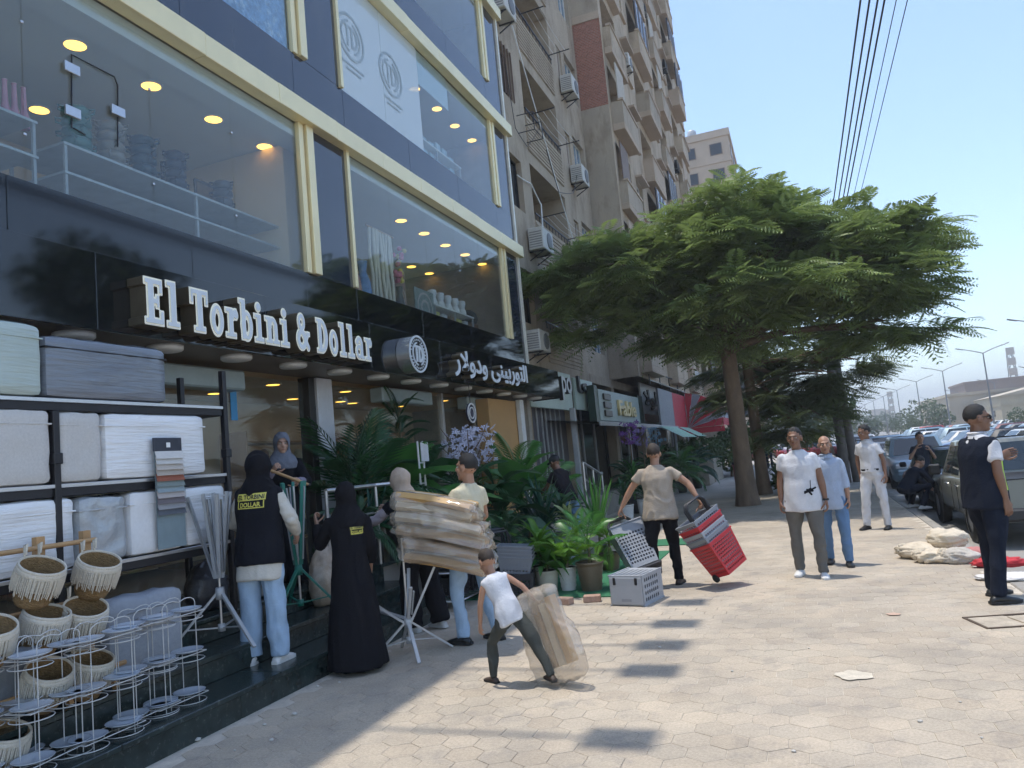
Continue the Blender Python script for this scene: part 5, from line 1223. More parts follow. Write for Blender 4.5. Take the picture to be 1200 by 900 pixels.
bx(-5.15, -4.95, PX(222, 550, -4.95).y - .06, PX(222, 550, -4.95).y + .06, 1.842, 1.93, bev=.01).build('black_clip_box', M['blackmetal'], None, 'small black plastic box beside the wrapped ottoman', 'box')
# fabric swatch hanger
c = PX(197, 515, -4.86); y0 = PX(181, 560, -4.86).y; y1 = PX(214, 560, -4.86).y; zt_ = PX(195, 513, -4.86).z; zb = PX(200, 642, -4.86).z
sw = thing('swatch_hanger', 'hanging strip of fabric colour swatches on the black rack', 'swatches', (-4.86, (y0 + y1) / 2, zt_))
bx(-4.868, -4.852, y0, y1, zt_ - .11, zt_, bev=.003).build('header', mat('swatch_header', (.03, .035, .05), .5), sw)
bx(-4.851, -4.849, (y0 + y1) / 2 - .02, (y0 + y1) / 2 + .02, zt_ - .08, zt_ - .04).build('header_logo', M['white'], sw)
swc = [(.60, .58, .55), (.55, .53, .50), (.50, .45, .40), (.42, .36, .30), (.30, .10, .06), (.20, .24, .23), (.26, .32, .34), (.42, .38, .36), (.16, .14, .15), (.28, .28, .29), (.10, .11, .13)]
hgt = (zt_ - .11 - zb)
for k, cc in enumerate(swc):
    z = zt_ - .11 - k * hgt * .058; mb = MB(); x0 = -4.862; w = .002
    mb.loft([[(x0 + .010, y0 + .005, z), (x0 + .010, y1 - .005, z)], [(x0 + .020, y0 + .004, z - .03), (x0 + .020, y1 - .002, z - .03)], [(x0 + .030, y0 + .003, z - .062), (x0 + .030, y1 + .001, z - .062)]], 0, False, True, False)
    mb.build('swatch', mat('swatch_%d' % k, cc, .9, 0, .06, 40), sw)
bx(-4.866, -4.860, y0 + .01, y1 + .01, zb, zt_ - .11, bev=.001).build('backing_strip', mat('swatch_teal', (.20, .26, .28), .8), sw)
# --- wooden stand with fringed baskets
m_sea = mat('seagrass', (.30, .19, .085), .9, 0, .3, 25, .8, 50, stretch=(1, 1, 3)); m_rope = mat('cream_rope', (.62, .56, .46), .9, 0, .1, 40, .3, 90); m_pole = mat('pale_wood', (.46, .27, .12), .6, 0, .15, 6, .1, 30)
def basket_mesh():
    b = MB(); b.lathe([(0, .0), (.105, 0), (.118, .03), (.142, .20), (.146, .245)], 26); b.lathe([(.140, .245), (.134, .20), (.11, .03), (0, .015)], 26)
    r_ = MB(); r_.lathe([(.148, .232), (.153, .24), (.150, .252), (.139, .252), (.138, .24)], 26); r_.lathe([(.1495, .215), (.1475, .125)], 26); r_.lathe([(.152, .205), (.156, .214), (.155, .233), (.150, .236)], 26)
    f = MB()
    for k in range(84):
        a = 2 * math.pi * k / 84 + random.uniform(-.03, .03); d = Vector((math.cos(a), math.sin(a), 0)); l = random.uniform(.10, .135)
        f.tube([d * .155 + Vector((0, 0, .21)), d * .158 + Vector((0, 0, .21 - l * .4)), d * (.155) + Vector((0, 0, .21 - l))], [.0062, .0066, .004], 4)
    return b.mesh('basket', m_sea), r_.mesh('rim', m_rope), f.mesh('fringe', m_rope)
bm_, rm_, fm_ = basket_mesh()
SXB = -4.66
stand = thing('basket_stand', 'pale wooden rack with round rails holding fringed baskets', 'stand', (SXB, 3.2, .41))
ry = []
for k, (zr, x) in enumerate(((PX(120, 632, SXB).z, SXB - .10), (PX(120, 700, SXB - .02).z, SXB - .11), (PX(120, 770, SXB + .05).z, SXB - .12))):
    MB().tube([(x, 2.2, zr), (x, PX(124, 632, SXB).y, zr)], .017, 8).build('rail', m_pole, stand)
    ry.append((x, zr))
for px_ in (-60, 64, 118):
    y = PX(px_, 640, SXB).y
    for dx in (-.15,): MB().bar((SXB + dx, y, .41), (SXB + dx, y, ry[0][1] + .07), .045, .06).build('post', m_pole, stand)
    MB().bar((SXB - .03, y, .62), (SXB + .10, y, .42), .03, .04).build('foot', m_pole, stand)
MB().tube([(SXB + .05, 2.2, .56), (SXB + .05, PX(118, 640, SXB).y + .12, .56)], .017, 8).build('rail', m_pole, stand)
lbs = ['upper fringed basket beside the left wooden post', 'upper fringed basket at the end of the wooden rack', 'middle fringed basket beside the left wooden post', 'middle fringed basket at the end of the wooden rack', 'lower fringed basket behind the wire racks beside the left post', 'lower fringed basket behind the wire racks at the rack end', 'middle fringed basket at the hidden end of the rack', 'lowest fringed basket resting near the step']
for lb, (px_, py_, row) in zip(lbs, ((47, 665, 0), (116, 658, 0), (54, 722, 1), (102, 712, 1), (58, 785, 2), (108, 775, 2), (-8, 735, 1), (5, 862, 2))):
    p = PX(px_, py_, SXB + .14)
    t = thing('woven_basket', lb, 'basket', (p.x - .09, p.y, p.z - .215), 0, 'fringed baskets on the wooden rack')
    inst('weave', bm_, t); inst('rim', rm_, t); tag(inst('fringe', fm_, t), kind='stuff'); t.rotation_euler = (R(-4 + 8 * random.random()), R(20 + 8 * random.random()), random.uniform(-.2, .2)); t.scale = (.90, .90, 1.04)
    mb = MB(); 
    for e in (-.05, .05):
        mb = MB(); mb.tube([(-.135, e, .25), (-.17, e, .31), (-.15, e, .33), (-.13, e, .27)], .009, 5); mb.build('hanging_loop', m_rope, t, world=False)
# --- white wire plate racks
def wire_rack(loc, rz, label):
    t = thing('wire_plate_rack', label, 'rack', loc, rz, 'white wire plate racks on the step'); w = .15; Hh = .70
    for x in (-.07, .07):
        pts = [(x, -w, 0), (x, -w, Hh)]
        for k in range(1, 8): a = math.pi * k / 8; pts.append((x, -w + w * (1 - math.cos(a)) / 1, Hh + .055 * math.sin(a) * (1 - .55 * math.exp(-((k - 4) / 1.0) ** 2))))
        pts += [(x, w, Hh), (x, w, 0)]
        MB().tube(pts, .0034, 5).build('upright', M['whitewire'], t, world=False)
    for z in (.05, .34, .63):
        mb = MB()
        for x in (-.09, .09): mb.tube([(x, -.22, z), (x, .22, z)], .004, 4)
        for y in (-.22, .22): mb.tube([(-.09, y, z), (.09, y, z)], .004, 4)
        mb.build('tier_frame', M['whitewire'], t, world=False)
        for y in (-.13, .13):
            MB().lathe([(0, .012), (.07, .012), (.105, .024), (.112, .026), (.105, .018), (.07, .004), (0, .004)], 20, (0, y, z)).build('plate', mat('white_enamel', (.50, .54, .60), .15, 0, .03, 9, coat=.5), t, world=False)
            MB().tube([(.115 * math.cos(a), y + .115 * math.sin(a), z - .045) for a in [2 * math.pi * k / 16 for k in range(17)]], .0035, 4, caps=False).build('ring', M['whitewire'], t, world=False)
    return t
for k, (x, y, a) in enumerate(((62, 893, .1), (128, 868, .0), (172, 842, .05), (206, 829, 0), (4, 905, .1))):
    p = PZ(x, y, .206); wire_rack((min(p.x, -4.28), p.y, .206), a, ('white wire plate rack beside the low wooden rail', 'white wire plate rack in front of the lower baskets', 'white wire plate rack before the grey soft case', 'white wire plate rack at the end nearest the vest wearer', 'white wire plate rack under the wooden stand end')[k])
# --- folding airers (tripods)
def airer(loc, rz, label, mt, legs, arms, h, hub=.35, collar=None):
    t = thing('folding_airer', label, 'airer', loc, rz)
    MB().tube([(0, 0, .12), (0, 0, h)], .012, 8).build('pole', M['steel'], t, world=False)
    MB().lathe([(0, -.05), (.035, -.05), (.04, 0), (.035, .05), (0, .05)], 10, (0, 0, hub)).build('hub', mt, t, world=False)
    MB().lathe([(0, -.03), (.03, -.03), (.03, .03), (0, .03)], 10, (0, 0, .14)).build('lower_hub', mt, t, world=False)
    for (a, r) in legs:
        d = Vector((math.cos(a), math.sin(a), 0)); MB().bar(d * .03 + Vector((0, 0, hub)), d * r + Vector((0, 0, .004)), .03, .018, 0).build('leg', mt, t, world=False)
        MB().bar(d * .02 + Vector((0, 0, .14)), d * r * .62 + Vector((0, 0, hub * .38)), .018, .010).build('brace', mt, t, world=False)
    for (a, z0, ln, el) in arms:
        d = Vector((math.cos(a) * math.cos(el), math.sin(a) * math.cos(el), math.sin(el))); o = Vector((0, 0, z0)) + Vector((math.cos(a), math.sin(a), 0)) * .03
        ar = MB().bar(o, o + d * ln, .028, .02).build('arm', mt, t, world=False)
        s = Vector((-math.sin(a), math.cos(a), 0)); mb = MB()
        mb.bar(o + d * .05 + s * .03, o + d * (ln - .05) + s * .03, .012, .02); mb.build('arm_strip', M['greysteel'] if mt is not M['greysteel'] else M['steel'], ar, world=False)
    return t
L3 = [(R(-150), .42), (R(-30), .42), (R(90), .42)]
p = PZ(264, 752, .41); airer((-4.72, PX(258, 700, -4.72).y, .41), .3, 'grey folding airer held by the woman in the printed vest', M['greysteel'], L3, [(R(a), .55, .72, R(el)) for a, el in ((0, 84), (60, 80), (120, 82), (200, 75), (250, 82), (300, 78))], 1.25, .42)
m_teal = mat('teal_paint', (.02, .19, .145), .4, 0, .1, 8)
airer((-4.66, PX(352, 700, -4.66).y, .41), 1.0, 'green folding airer held by the woman in black', m_teal, L3, [(R(a), .5, .80, R(el)) for a, el in ((0, 84), (72, 82), (144, 84), (216, 80), (288, 83))], 1.25, .45)
p = PZ(481, 768); airer((p.x, p.y, 0), .2, 'grey folding airer standing open on the pavement', mat('pale_grey_steel', (.5, .5, .5), .4, .3), [(R(-155), .36), (R(-60), .36), (R(35), .42), (R(120), .38)], [(R(10), .30, .55, R(62)), (R(95), .30, .5, R(70)), (R(200), .30, .5, R(38)), (R(-60), .34, .38, R(55)), (R(160), .34, .42, R(12))], 1.08, .30)
# --- stainless railing at the end of the steps
t = thing('step_railing', 'stainless steel handrail at the end of the shop steps', 'railing', (-4.9, 9, DECK)); ya, yb = PX(382, 580, -4.95).y, PX(440, 575, -4.95).y
for z in (.95, .62, .32): MB().tube([(-4.95, ya, DECK + z), (-4.95, yb, DECK + z)], .026 if z > .9 else .014, 8).build('rail', M['steel'], t)
MB().tube([(-4.95, yb, DECK + .95), (-4.7, yb + .12, DECK + .95)], .026, 8).build('rail', M['steel'], t)
for y in (ya, (ya + yb) / 2, yb): MB().tube([(-4.95, y, .58), (-4.95, y, DECK + .95)], .022, 8).build('post', M['steel'], t)
# --- perforated plastic baskets
def perf(mb, P, nu, nv, hole=.70):
    P = [Vector(p) for p in P]
    f = lambda u, v: (P[0] * (1 - u) + P[1] * u) * (1 - v) + (P[3] * (1 - u) + P[2] * u) * v
    for i in range(nu):
        for j in range(nv):
            ou = [(0, 0), (.5, 0), (1, 0), (1, .5), (1, 1), (.5, 1), (0, 1), (0, .5)]
            sh = 0
            vs = [f((i + u) / nu, (j + v) / nv) for u, v in ou] + [f((i + .5 + hole / 2 * math.cos(R(a))) / nu, (j + .5 + hole / 2 * math.sin(R(a))) / nv) for a in (225, 270, 315, 0, 45, 90, 135, 180)]
            mb.add(vs, [(k, (k + 1) % 8, 8 + (k + 1) % 8, 8 + k) for k in range(8)], 0)
def tub(mb, w, d, h, tp=.82, nu=7, nv=5, holes=True, band=.22):
    """tapered basket shell, open on top: corners numbered round the rim"""
    T = [(-w / 2, -d / 2, h), (w / 2, -d / 2, h), (w / 2, d / 2, h), (-w / 2, d / 2, h)]; B = [(x * tp, y * tp, 0) for x, y, z in T]
    for k in range(4):
        a, b = k, (k + 1) % 4; t0, t1, b0, b1 = Vector(T[a]), Vector(T[b]), Vector(B[a]), Vector(B[b]); m0, m1 = b0.lerp(t0, 1 - band), b1.lerp(t1, 1 - band); l0, l1 = b0.lerp(t0, .08), b1.lerp(t1, .08)
        n_ = nu if k % 2 == 0 else max(3, int(nu * d / w))
        mb.quad(b0, b1, l1, l0); mb.quad(m0, m1, t1, t0)
        e0, e1 = l0.lerp(l1, .06), l0.lerp(l1, .94); f0, f1 = m0.lerp(m1, .06), m0.lerp(m1, .94)
        mb.quad(l0, e0, f0, m0); mb.quad(e1, l1, m1, f1); perf(mb, (e0, e1, f1, f0), n_, nv)
    mb.quad(B[3], B[2], B[1], B[0])
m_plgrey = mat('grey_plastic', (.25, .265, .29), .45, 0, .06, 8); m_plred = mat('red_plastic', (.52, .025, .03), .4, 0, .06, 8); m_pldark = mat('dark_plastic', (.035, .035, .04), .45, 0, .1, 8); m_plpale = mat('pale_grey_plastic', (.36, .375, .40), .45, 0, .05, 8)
def basket(parent, w, d, h, mt, nu=8, nv=5, T=None, rim=.014, name='tub', tp=.82, hole_shade=None, band=.22):
    mb = MB(); mb.T = T; tub(mb, w, d, h, tp, nu, nv, True, band); o = mb.build(name, mt, parent, world=False); md = o.modifiers.new('thick', 'SOLIDIFY'); md.thickness = .004
    if hole_shade: lb_ = MB(); lb_.T = T; W2, D2 = w - .03, d - .03; k2 = tp; lb_.loft([[(x * k2, y * k2, .012) for x, y in ((-W2 / 2, -D2 / 2), (W2 / 2, -D2 / 2), (W2 / 2, D2 / 2), (-W2 / 2, D2 / 2))], [(x, y, h * .97) for x, y in ((-W2 / 2, -D2 / 2), (W2 / 2, -D2 / 2), (W2 / 2, D2 / 2), (-W2 / 2, D2 / 2))]], 0, False, False); lb_.build('hole_shade', hole_shade, o, world=False)  # added dark shell: its colour stands in for shade behind the holes
    mb = MB(); mb.T = T; q = [(-w / 2, -d / 2, h), (w / 2, -d / 2, h), (w / 2, d / 2, h), (-w / 2, d / 2, h)]
    for k in range(4): mb.bar(q[k], q[(k + 1) % 4], rim * 1.6, rim)
    mb.build('rim', mt, o, world=False); return o
def handle(parent, w, y, z, h, mt, n=2, T=None):
    for k in range(n):
        mb = MB(); mb.T = T; e = .03 * k; mb.tube([(-w / 2 + .02, y + e, z), (-w / 2 + .02, y + e, z + h * .8), (-w / 2 + .07, y + e, z + h), (w / 2 - .07, y + e, z + h), (w / 2 - .02, y + e, z + h * .8), (w / 2 - .02, y + e, z)], .013, 6); mb.build('handle', mt, parent, world=False)
def wheels(parent, w, y, z, T=None):
    for s_ in (-1, 1):
        mb = MB(); mb.T = (T or Matrix()) @ Matrix.Translation((s_ * w / 2, y, z)) @ Matrix.Rotation(R(90), 4, 'Y'); mb.lathe([(0, -.018), (.04, -.018), (.05, -.01), (.05, .01), (.04, .018), (0, .018)], 14); mb.build('wheel', M['rubber'], parent, world=False)
# grey crate on the ground (lying on its side, lid hinges to the street)
p = PZ(733, 711); t = thing('plastic_crate', 'pale grey perforated crate lying on the pavement', 'crate', (p.x + .08, p.y + .30, 0), R(-12))
mb = MB(); mb.T = Matrix.Translation((0, -.28, .165)) @ Matrix.Rotation(R(-90), 4, 'X'); tub(mb, .40, .32, .56, 1.0, 6, 7); o = mb.build('tub', m_plpale, t, world=False); o.modifiers.new('thick', 'SOLIDIFY').thickness = .005; bx(-.18, .18, -.275, .26, .02, .305).build('hole_shade', m_pldark, t, world=False)  # added dark box inside paints the shade seen through the crate's holes
bx(-.19, .19, -.292, -.283, .02, .31, bev=.004).build('end_panel', m_plpale, t, world=False)
for e in (-.13, .13): bx(e - .015, e + .015, -.305, -.29, .23, .31, bev=.004).build('latch', M['blackmetal'], t, world=False)
bx(-.06, .06, -.2965, -.2925, .05, .08).build('label_plate', m_plgrey, t, world=False)
for k in range(4): mb = MB(); mb.bar(((-.2, .2, .2, -.2)[k], -.285, (.005, .005, .325, .325)[k]), ((-.2, .2, .2, -.2)[k], .28, (.005, .005, .325, .325)[k]), .018); mb.build('edge_bar', m_plpale, t, world=False)
# grey trolley basket being dragged (tilted), wheels on the ground
p = PZ(752, 672); t = thing('basket_trolley', 'tilted grey perforated basket trolley with black handle pulled by man', 'trolley', (p.x, p.y, .05), R(28))
T_ = Matrix.Translation((0, -.10, .0)) @ Matrix.Rotation(R(38), 4, 'X')
T_ = Matrix.Rotation(R(0), 4, 'X')
basket(t, .42, .34, .62, m_plgrey, 9, 9, None, .016, hole_shade=m_pldark); handle(t, .36, .15, .56, .36, m_pldark, 3); wheels(t, .36, .12, .0)
bx(-.2, .2, -.14, .15, -.04, -.005, bev=.01).build('base', m_pldark, t, world=False)
TROLLEY = t
# nested red and grey stack dragged by the other hand
p = PZ(838, 672); t = thing('nested_baskets', 'tilted stack of nested red and grey baskets pulled by man', 'baskets', (p.x + .02, p.y, .06), 0)
for k, mm in enumerate((m_plred, m_plgrey, m_plpale, m_plred, m_plgrey)):
    w = .43 + .004 * k; basket(t, w, .35, .42, mm, 10, 9, Matrix.Translation((0, 0, .075 * k)), .016, 'tub', hole_shade=(mat('red_shadow', (.16, .012, .014), .6) if mm is m_plred else m_pldark) if k < 4 else None, band=.07)  # inner shells coloured as shade behind the holes
handle(t, .36, -.12, .62, .30, m_pldark, 3); wheels(t, .36, .1, .0)
NESTED = t
# small stack behind the boy
p = PZ(612, 700); t = thing('basket_stack', 'grey shopping baskets stacked on a black crate behind the boy', 'baskets', (p.x - .05, p.y, .0), R(15))
basket(t, .44, .34, .30, m_pldark, 8, 5, None, .016, 'crate', .92)
for k in range(4): basket(t, .44, .31, .20, m_plgrey, 8, 2, Matrix.Translation((0, 0, .31 + .045 * k)) @ Matrix.Rotation(R(6), 4, 'Y'), .014)
t2 = thing('trolley_handles', 'bundle of black trolley handles beside the grey baskets', 'handles', (p.x - .33, p.y + .12, .0), R(60)); basket(t2, .4, .3, .42, m_pldark, 7, 6); 
for k in range(4): handle(t2, .34, -.1 + .06 * k, .40, .42 + .03 * (k % 2), m_pldark, 1)
# dark crates and wire shelf behind the women
t = thing('wire_shelf', 'low black wire shelf of dark baskets beside the steps', 'shelf', (-4.3, 8.8, 0), 0)
for z in (.12, .45, .78): mb = MB(); mb.tube([(-4.55, 8.2, z), (-4.0, 8.2, z), (-4.0, 9.3, z), (-4.55, 9.3, z), (-4.55, 8.2, z)], .010, 5); [mb.tube([(-4.55, y, z), (-4.0, y, z)], .005, 4) for y in np.arange(8.3, 9.3, .12)]; tag(mb.build('wire_tier', M['steel'], t), kind='stuff')
for x in (-4.55, -4.0):
    for y in (8.2, 9.3): MB().tube([(x, y, 0), (x, y, .95)], .012, 6).build('post', M['steel'], t)
for k, (z, y) in enumerate(((.13, 8.5), (.13, 9.0), (.46, 8.5), (.46, 9.0), (.79, 8.75))):
    q = thing('dark_basket', 'black perforated basket on the low wire shelf', 'basket', (-4.27, y, z), 0, 'black baskets on the wire shelf'); basket(q, .42, .42, .24, m_pldark, 7, 4)
# brick pair
for k, (x, y) in enumerate(((660, 709), (693, 706))):
    p = PZ(x, y); o = bx(-.10, .10, -.06, .06, 0, .075, bev=.008).build('loose_paver', mat('loose_brick', (.42, .27, .20), .9, 0, .2, 20, .4, 60), None, ('loose pinkish paving brick at the corner of the green mat', 'loose pinkish paving brick next to the grey crate')[k], 'brick', world=False); o.location = (p.x, p.y + .05, .0); o.rotation_euler = (0, 0, R(-15 + 25 * k))
# --- sacks and wrapped goods
def wob(P, seed, k):
    """cheap smooth noise for many points at once: sines along random directions"""
    r = np.random.default_rng(int(seed * 1000) % 9999 + k); out = np.zeros(len(P))
    W = np.sin(P @ r.normal(size=(3, 3)) * .9 + r.uniform(0, 6, 3)) * 1.3
    for j in range(6): d = r.normal(size=3); d /= np.linalg.norm(d); out += np.sin((P + W) @ d * r.uniform(1.2, 2.6) + r.uniform(0, 6.28))
    return out / 3.0
def crumple(r, seed, amp=.12, n=34, freq=3.0, flat=.3, ridge=True):
    mb = MB(); mb.ell((0, 0, 0), r, n, int(n * .7)); V = np.array(mb.v); D = V / np.array(r)
    P = D * freq; d = 1 + amp * .6 * wob(P, seed, 1) + amp * .9 * (.6 - np.abs(wob(P * 1.4, seed, 2))) + amp * .5 * (.6 - np.abs(wob(P * 3.0, seed, 3)))
    V = V * d[:, None]; V[:, 2] = np.maximum(V[:, 2], -r[2] * (1 - flat)); mb.v = [tuple(v) for v in V]; return mb
m_sack = mat('beige_sack', (.62, .53, .40), .85, 0, .15, 6, .4, 30); m_poly = mat('glossy_polythene', (.50, .39, .26), .28, 0, .2, 4, .35, 9, coat=.5, dirt=((.50, .28, .09), 3.5, .50), stretch=(.5, 1, 2.2)); m_clear = mat('cloudy_polythene', (.56, .50, .44), .22, 0, .2, 4, .4, 9, coat=.6, dirt=((.46, .29, .14), 3.5, .50), stretch=(1.6, 1.6, .6))
p0 = PZ(1092, 660)
for k, (x, y, r, lb) in enumerate(((1080, 655, (.25, .2, .11), 'cream cloth sack slumped beside the pickup'), (1098, 660, (.22, .18, .09), 'pale open-necked sack in front of the heap'), (1117, 655, (.23, .2, .13), 'large beige sack on top of the heap by the pickup'), (1126, 661, (.2, .16, .10), 'greyish sack at the edge of the heap'))):
    p = PZ(x, y); z = .12 if k == 2 else 0; mb = crumple(r, k + 1, .17, 40, 2.1); t = thing('cloth_sack', lb, 'sack', (p.x, p.y + .12 + (.12 if k == 2 else 0), z + r[2] * .7)); mb.build('bag', m_sack if k != 3 else mat('grey_sack', (.46, .42, .36), .8, 0, .2, 6, .5, 20), t, world=False)
    if k != 2: mb = crumple((r[0] * .35, r[1] * .35, .07), k + 9, .25); mb.v = [(a - r[0] * .75, b, c + r[2] * .25) for a, b, c in mb.v]; mb.build('knot', m_sack, t, world=False)
for (x, y, r, cc, lb) in ((1143, 655, (.16, .12, .08), (.48, .20, .18), 'pink cloth bundle beside the sacks'), (1172, 664, (.25, .12, .06), (.5, .04, .05), 'red cloth heap beyond the officer in the vest'), (1186, 678, (.3, .2, .03), (.66, .64, .62), 'white sheet spread beyond the officer in the vest')):
    p = PZ(x, y); mb = crumple(r, x, .2); mb.T = None; o = mb.build('cloth_bundle', mat('cloth_%d' % x, cc, .9, 0, .15, 6, .3), None, lb, 'cloth', world=False); o.location = (p.x, p.y, r[2] * .7)
# wrapped goods between the shop door and the steps
for k, (px_, X, z, r, lb, mm) in enumerate(((376, -4.8, .41, (.14, .2, .34), 'wrapped paper bundle leaning behind the green airer', mat('kraft_wrap', (.42, .33, .24), .5, 0, .3, 5, .4, 9, dirt=((.6, .57, .52), 3, .5))), (292, -5.15, .62, (.2, .26, .38), 'cloudy plastic sack behind the printed vest', m_plg), (238, -5.25, .62, (.16, .2, .25), 'dark wrapped parcel under the rack end', mat('dark_wrap', (.06, .06, .07), .3, 0, .3, 6, .6, 14)))):
    y = PX(px_, 600, X).y; o = crumple(r, 20 + k, .1).build('wrapped_parcel', mm, None, lb, 'parcel', world=False); o.location = (X, y, z + r[2] * .72)
# ================================================================ people
def remesh(mb, voxel, smooth=3):
    me = mb.mesh('tmp', M['white']); o = bpy.data.objects.new('tmp', me)
    q = o.modifiers.new('r', 'REMESH'); q.mode = 'VOXEL'; q.voxel_size = voxel
    if smooth: w = o.modifiers.new('s', 'SMOOTH'); w.factor = .5; w.iterations = smooth
    r = evaluated(o)
    bpy.data.objects.remove(o); bpy.data.meshes.remove(me)
    V = np.empty(len(r.vertices) * 3, np.float32); r.vertices.foreach_get('co', V); V = V.reshape(-1, 3).astype(float)
    N = np.empty(len(r.vertices) * 3, np.float32); r.vertices.foreach_get('normal', N); N = N.reshape(-1, 3).astype(float)
    F = [tuple(p.vertices) for p in r.polygons]; bpy.data.meshes.remove(r); return V, N, F
def folds(V, N, amp, fx=(9, 9, 5), seed=0):
    P = V * np.array(fx); a = wob(P, seed, 1); b = 1 - 1.6 * np.abs(wob(P * 1.6, seed, 2))
    return V + N * (amp * (a * .6 + b * .6))[:, None]
def cloth(name, mb, mt, parent, voxel=.014, amp=.006, fx=(9, 9, 6), cut=None, smooth=4, seed=0, mats=None, assign=None):
    V, N, F = remesh(mb, voxel, smooth); V = folds(V, N, amp, fx, seed)
    if cut is not None: F = [f for f in F if not cut(sum((Vector(V[i]) for i in f), Vector()) / len(f))]
    me = bpy.data.meshes.new(name); me.from_pydata([tuple(v) for v in V], [], F); me.polygons.foreach_set('use_smooth', [True] * len(F))
    for q in (mats or [mt]): me.materials.append(q)
    if assign: me.polygons.foreach_set('material_index', [assign(sum((Vector(V[i]) for i in f), Vector()) / len(f)) for f in F])
    me.update(); o = bpy.data.objects.new(name, me); COL.objects.link(o); o.parent = parent; return o
def V3(*a): return Vector(a)
SKIN = dict(tan=mat('skin_tan', (.36, .19, .115), .5, 0, .08, 12, sheen=.1), brown=mat('skin_brown', (.22, .11, .065), .5, 0, .08, 12), light=mat('skin_light', (.46, .27, .19), .5, 0, .08, 12))
m_hair = mat('dark_hair', (.012, .010, .009), .6, 0, .3, 60, .5, 150); m_hairb = mat('brown_hair', (.035, .022, .014), .6, 0, .3, 60, .5, 150); m_hairg = mat('grey_hair', (.10, .085, .075), .6, 0, .3, 60, .5, 150)
def cl(name, col, rough=.9, bump=.25): return mat(name, col, rough, 0, .08, 14, bump, 60, spec=.15)
def person(label, loc, rz, top=None, H=None, skin='tan', lean=(4, 0), twist=0, la=None, ra=None, ll=None, rl=None, head=(0, 0), hair=('short', m_hair), top_m=None, sleeve=.55, bot_m=None,
           shoe_m=None, girth=1.0, hem=.06, robe=None, vest=None, hijab=None, curl=(.5, .5), wide=0, loose=1.0, group=None, belt=None, collar=None, hood_front=False, cap=None, glasses=False, barelegs=False, sleeve_m=None, palm=(1, 1), detail=1.0, under=None, hk=1.0):
    loc = Vector(loc)
    if H is None: H = PY(top[0], top[1], loc.y).z - loc.z
    s = H / 1.72
    t = thing('person', label, 'person', loc, rz, group)
    A = lambda v: Vector(v).normalized()
    ll = ll or ((-.04, .02, -1), (0, 0, -1)); rl = rl or ((.04, -.02, -1), (0, 0, -1)); la = la or ((-.16, 0, -1), (-.05, .16, -1)); ra = ra or ((.16, 0, -1), (.05, .16, -1))
    TH, SH, FT = .425 * s, .415 * s, .085 * s; hx = .092 * s * girth ** .5
    kn = [Vector((sd * hx, 0, -.02 * s)) + A(d[0]) * TH for sd, d in ((-1, ll), (1, rl))]; an = [k + A(d[1]) * SH for k, d in zip(kn, (ll, rl))]
    hz = FT - min(a.z for a in an); hip = Vector((0, 0, hz)); kn = [k + hip for k in kn]; an = [a + hip for a in an]
    tu = Vector((math.sin(R(lean[1])), math.sin(R(lean[0])), math.cos(R(lean[0])))).normalized(); sx = (Vector((math.cos(R(twist)), math.sin(R(twist)), 0))); sx = (sx - tu * sx.dot(tu)).normalized(); sy = tu.cross(sx)
    nb = hip + tu * .545 * s; shd = [nb - tu * .062 * s + sx * sd * .152 * s * (1 + (girth - 1) * .5) for sd in (-1, 1)]
    UA, FA = .285 * s, .25 * s
    el = [p + A(d[0]) * UA for p, d in zip(shd, (la, ra))]; wr = [p + A(d[1]) * FA for p, d in zip(el, (la, ra))]
    hy, hp = R(head[0]), R(head[1]); f = (sy * math.cos(hy) - sx * math.sin(hy)); f.z *= .4; f.normalize(); rgt = f.cross(Vector((0, 0, 1))).normalized(); u0 = rgt.cross(f); fwd = f * math.cos(hp) + u0 * math.sin(hp); hu = rgt.cross(fwd)
    hc = nb + tu * .052 * s + fwd * .020 * s + hu * .10 * s * hk; k = s * 1.06 * hk
    def hp_(x, y, z): return hc + rgt * x * k + fwd * y * k + hu * z * k
    rot = Matrix((rgt, fwd, hu)).transposed()
    sm = SKIN[skin]
    # --- body: one surface
    b = MB(); g = girth
    def ring(c, rx, ry, n=14): return [c + sx * rx * math.cos(2 * math.pi * i / n) + sy * ry * math.sin(2 * math.pi * i / n) for i in range(n)]
    b.loft([ring(hip - tu * .06 * s, .11 * s * g, .08 * s * g), ring(hip + tu * .05 * s, .135 * s * g, .095 * s * g), ring(hip + tu * .22 * s, .125 * s * g, .09 * s * g), ring(hip + tu * .40 * s, .15 * s * g, .1 * s * g), ring(nb - tu * .05 * s, .105 * s, .070 * s), ring(nb + tu * .0 * s, .06 * s, .055 * s)])
    for i in (0, 1):
        b.ell(shd[i] - tu * .012 * s, (.036 * s * g ** .6,) * 3, 10, 7); b.tube([shd[i], shd[i].lerp(el[i], .35), el[i]], [.034 * s * g ** .6, .044 * s * g, .037 * s * g], 10); b.ell(el[i], (.037 * s * g,) * 3, 8, 6); b.tube([el[i], el[i].lerp(wr[i], .3), wr[i]], [.038 * s * g, .038 * s * g, .025 * s], 10)
        h0 = hip + sx * (-1, 1)[i] * hx; b.ell(kn[i], (.05 * s,) * 3, 8, 6); b.tube([h0, kn[i]], [.075 * s * g, .05 * s], 10); b.tube([kn[i], kn[i].lerp(an[i], .3), an[i]], [.048 * s, .05 * s, .034 * s], 10)
    V, N, F = remesh(b, .014 * s, 2)
    B = MB(); B.add([tuple(v) for v in V], F, 0, True)
    hb = MB()
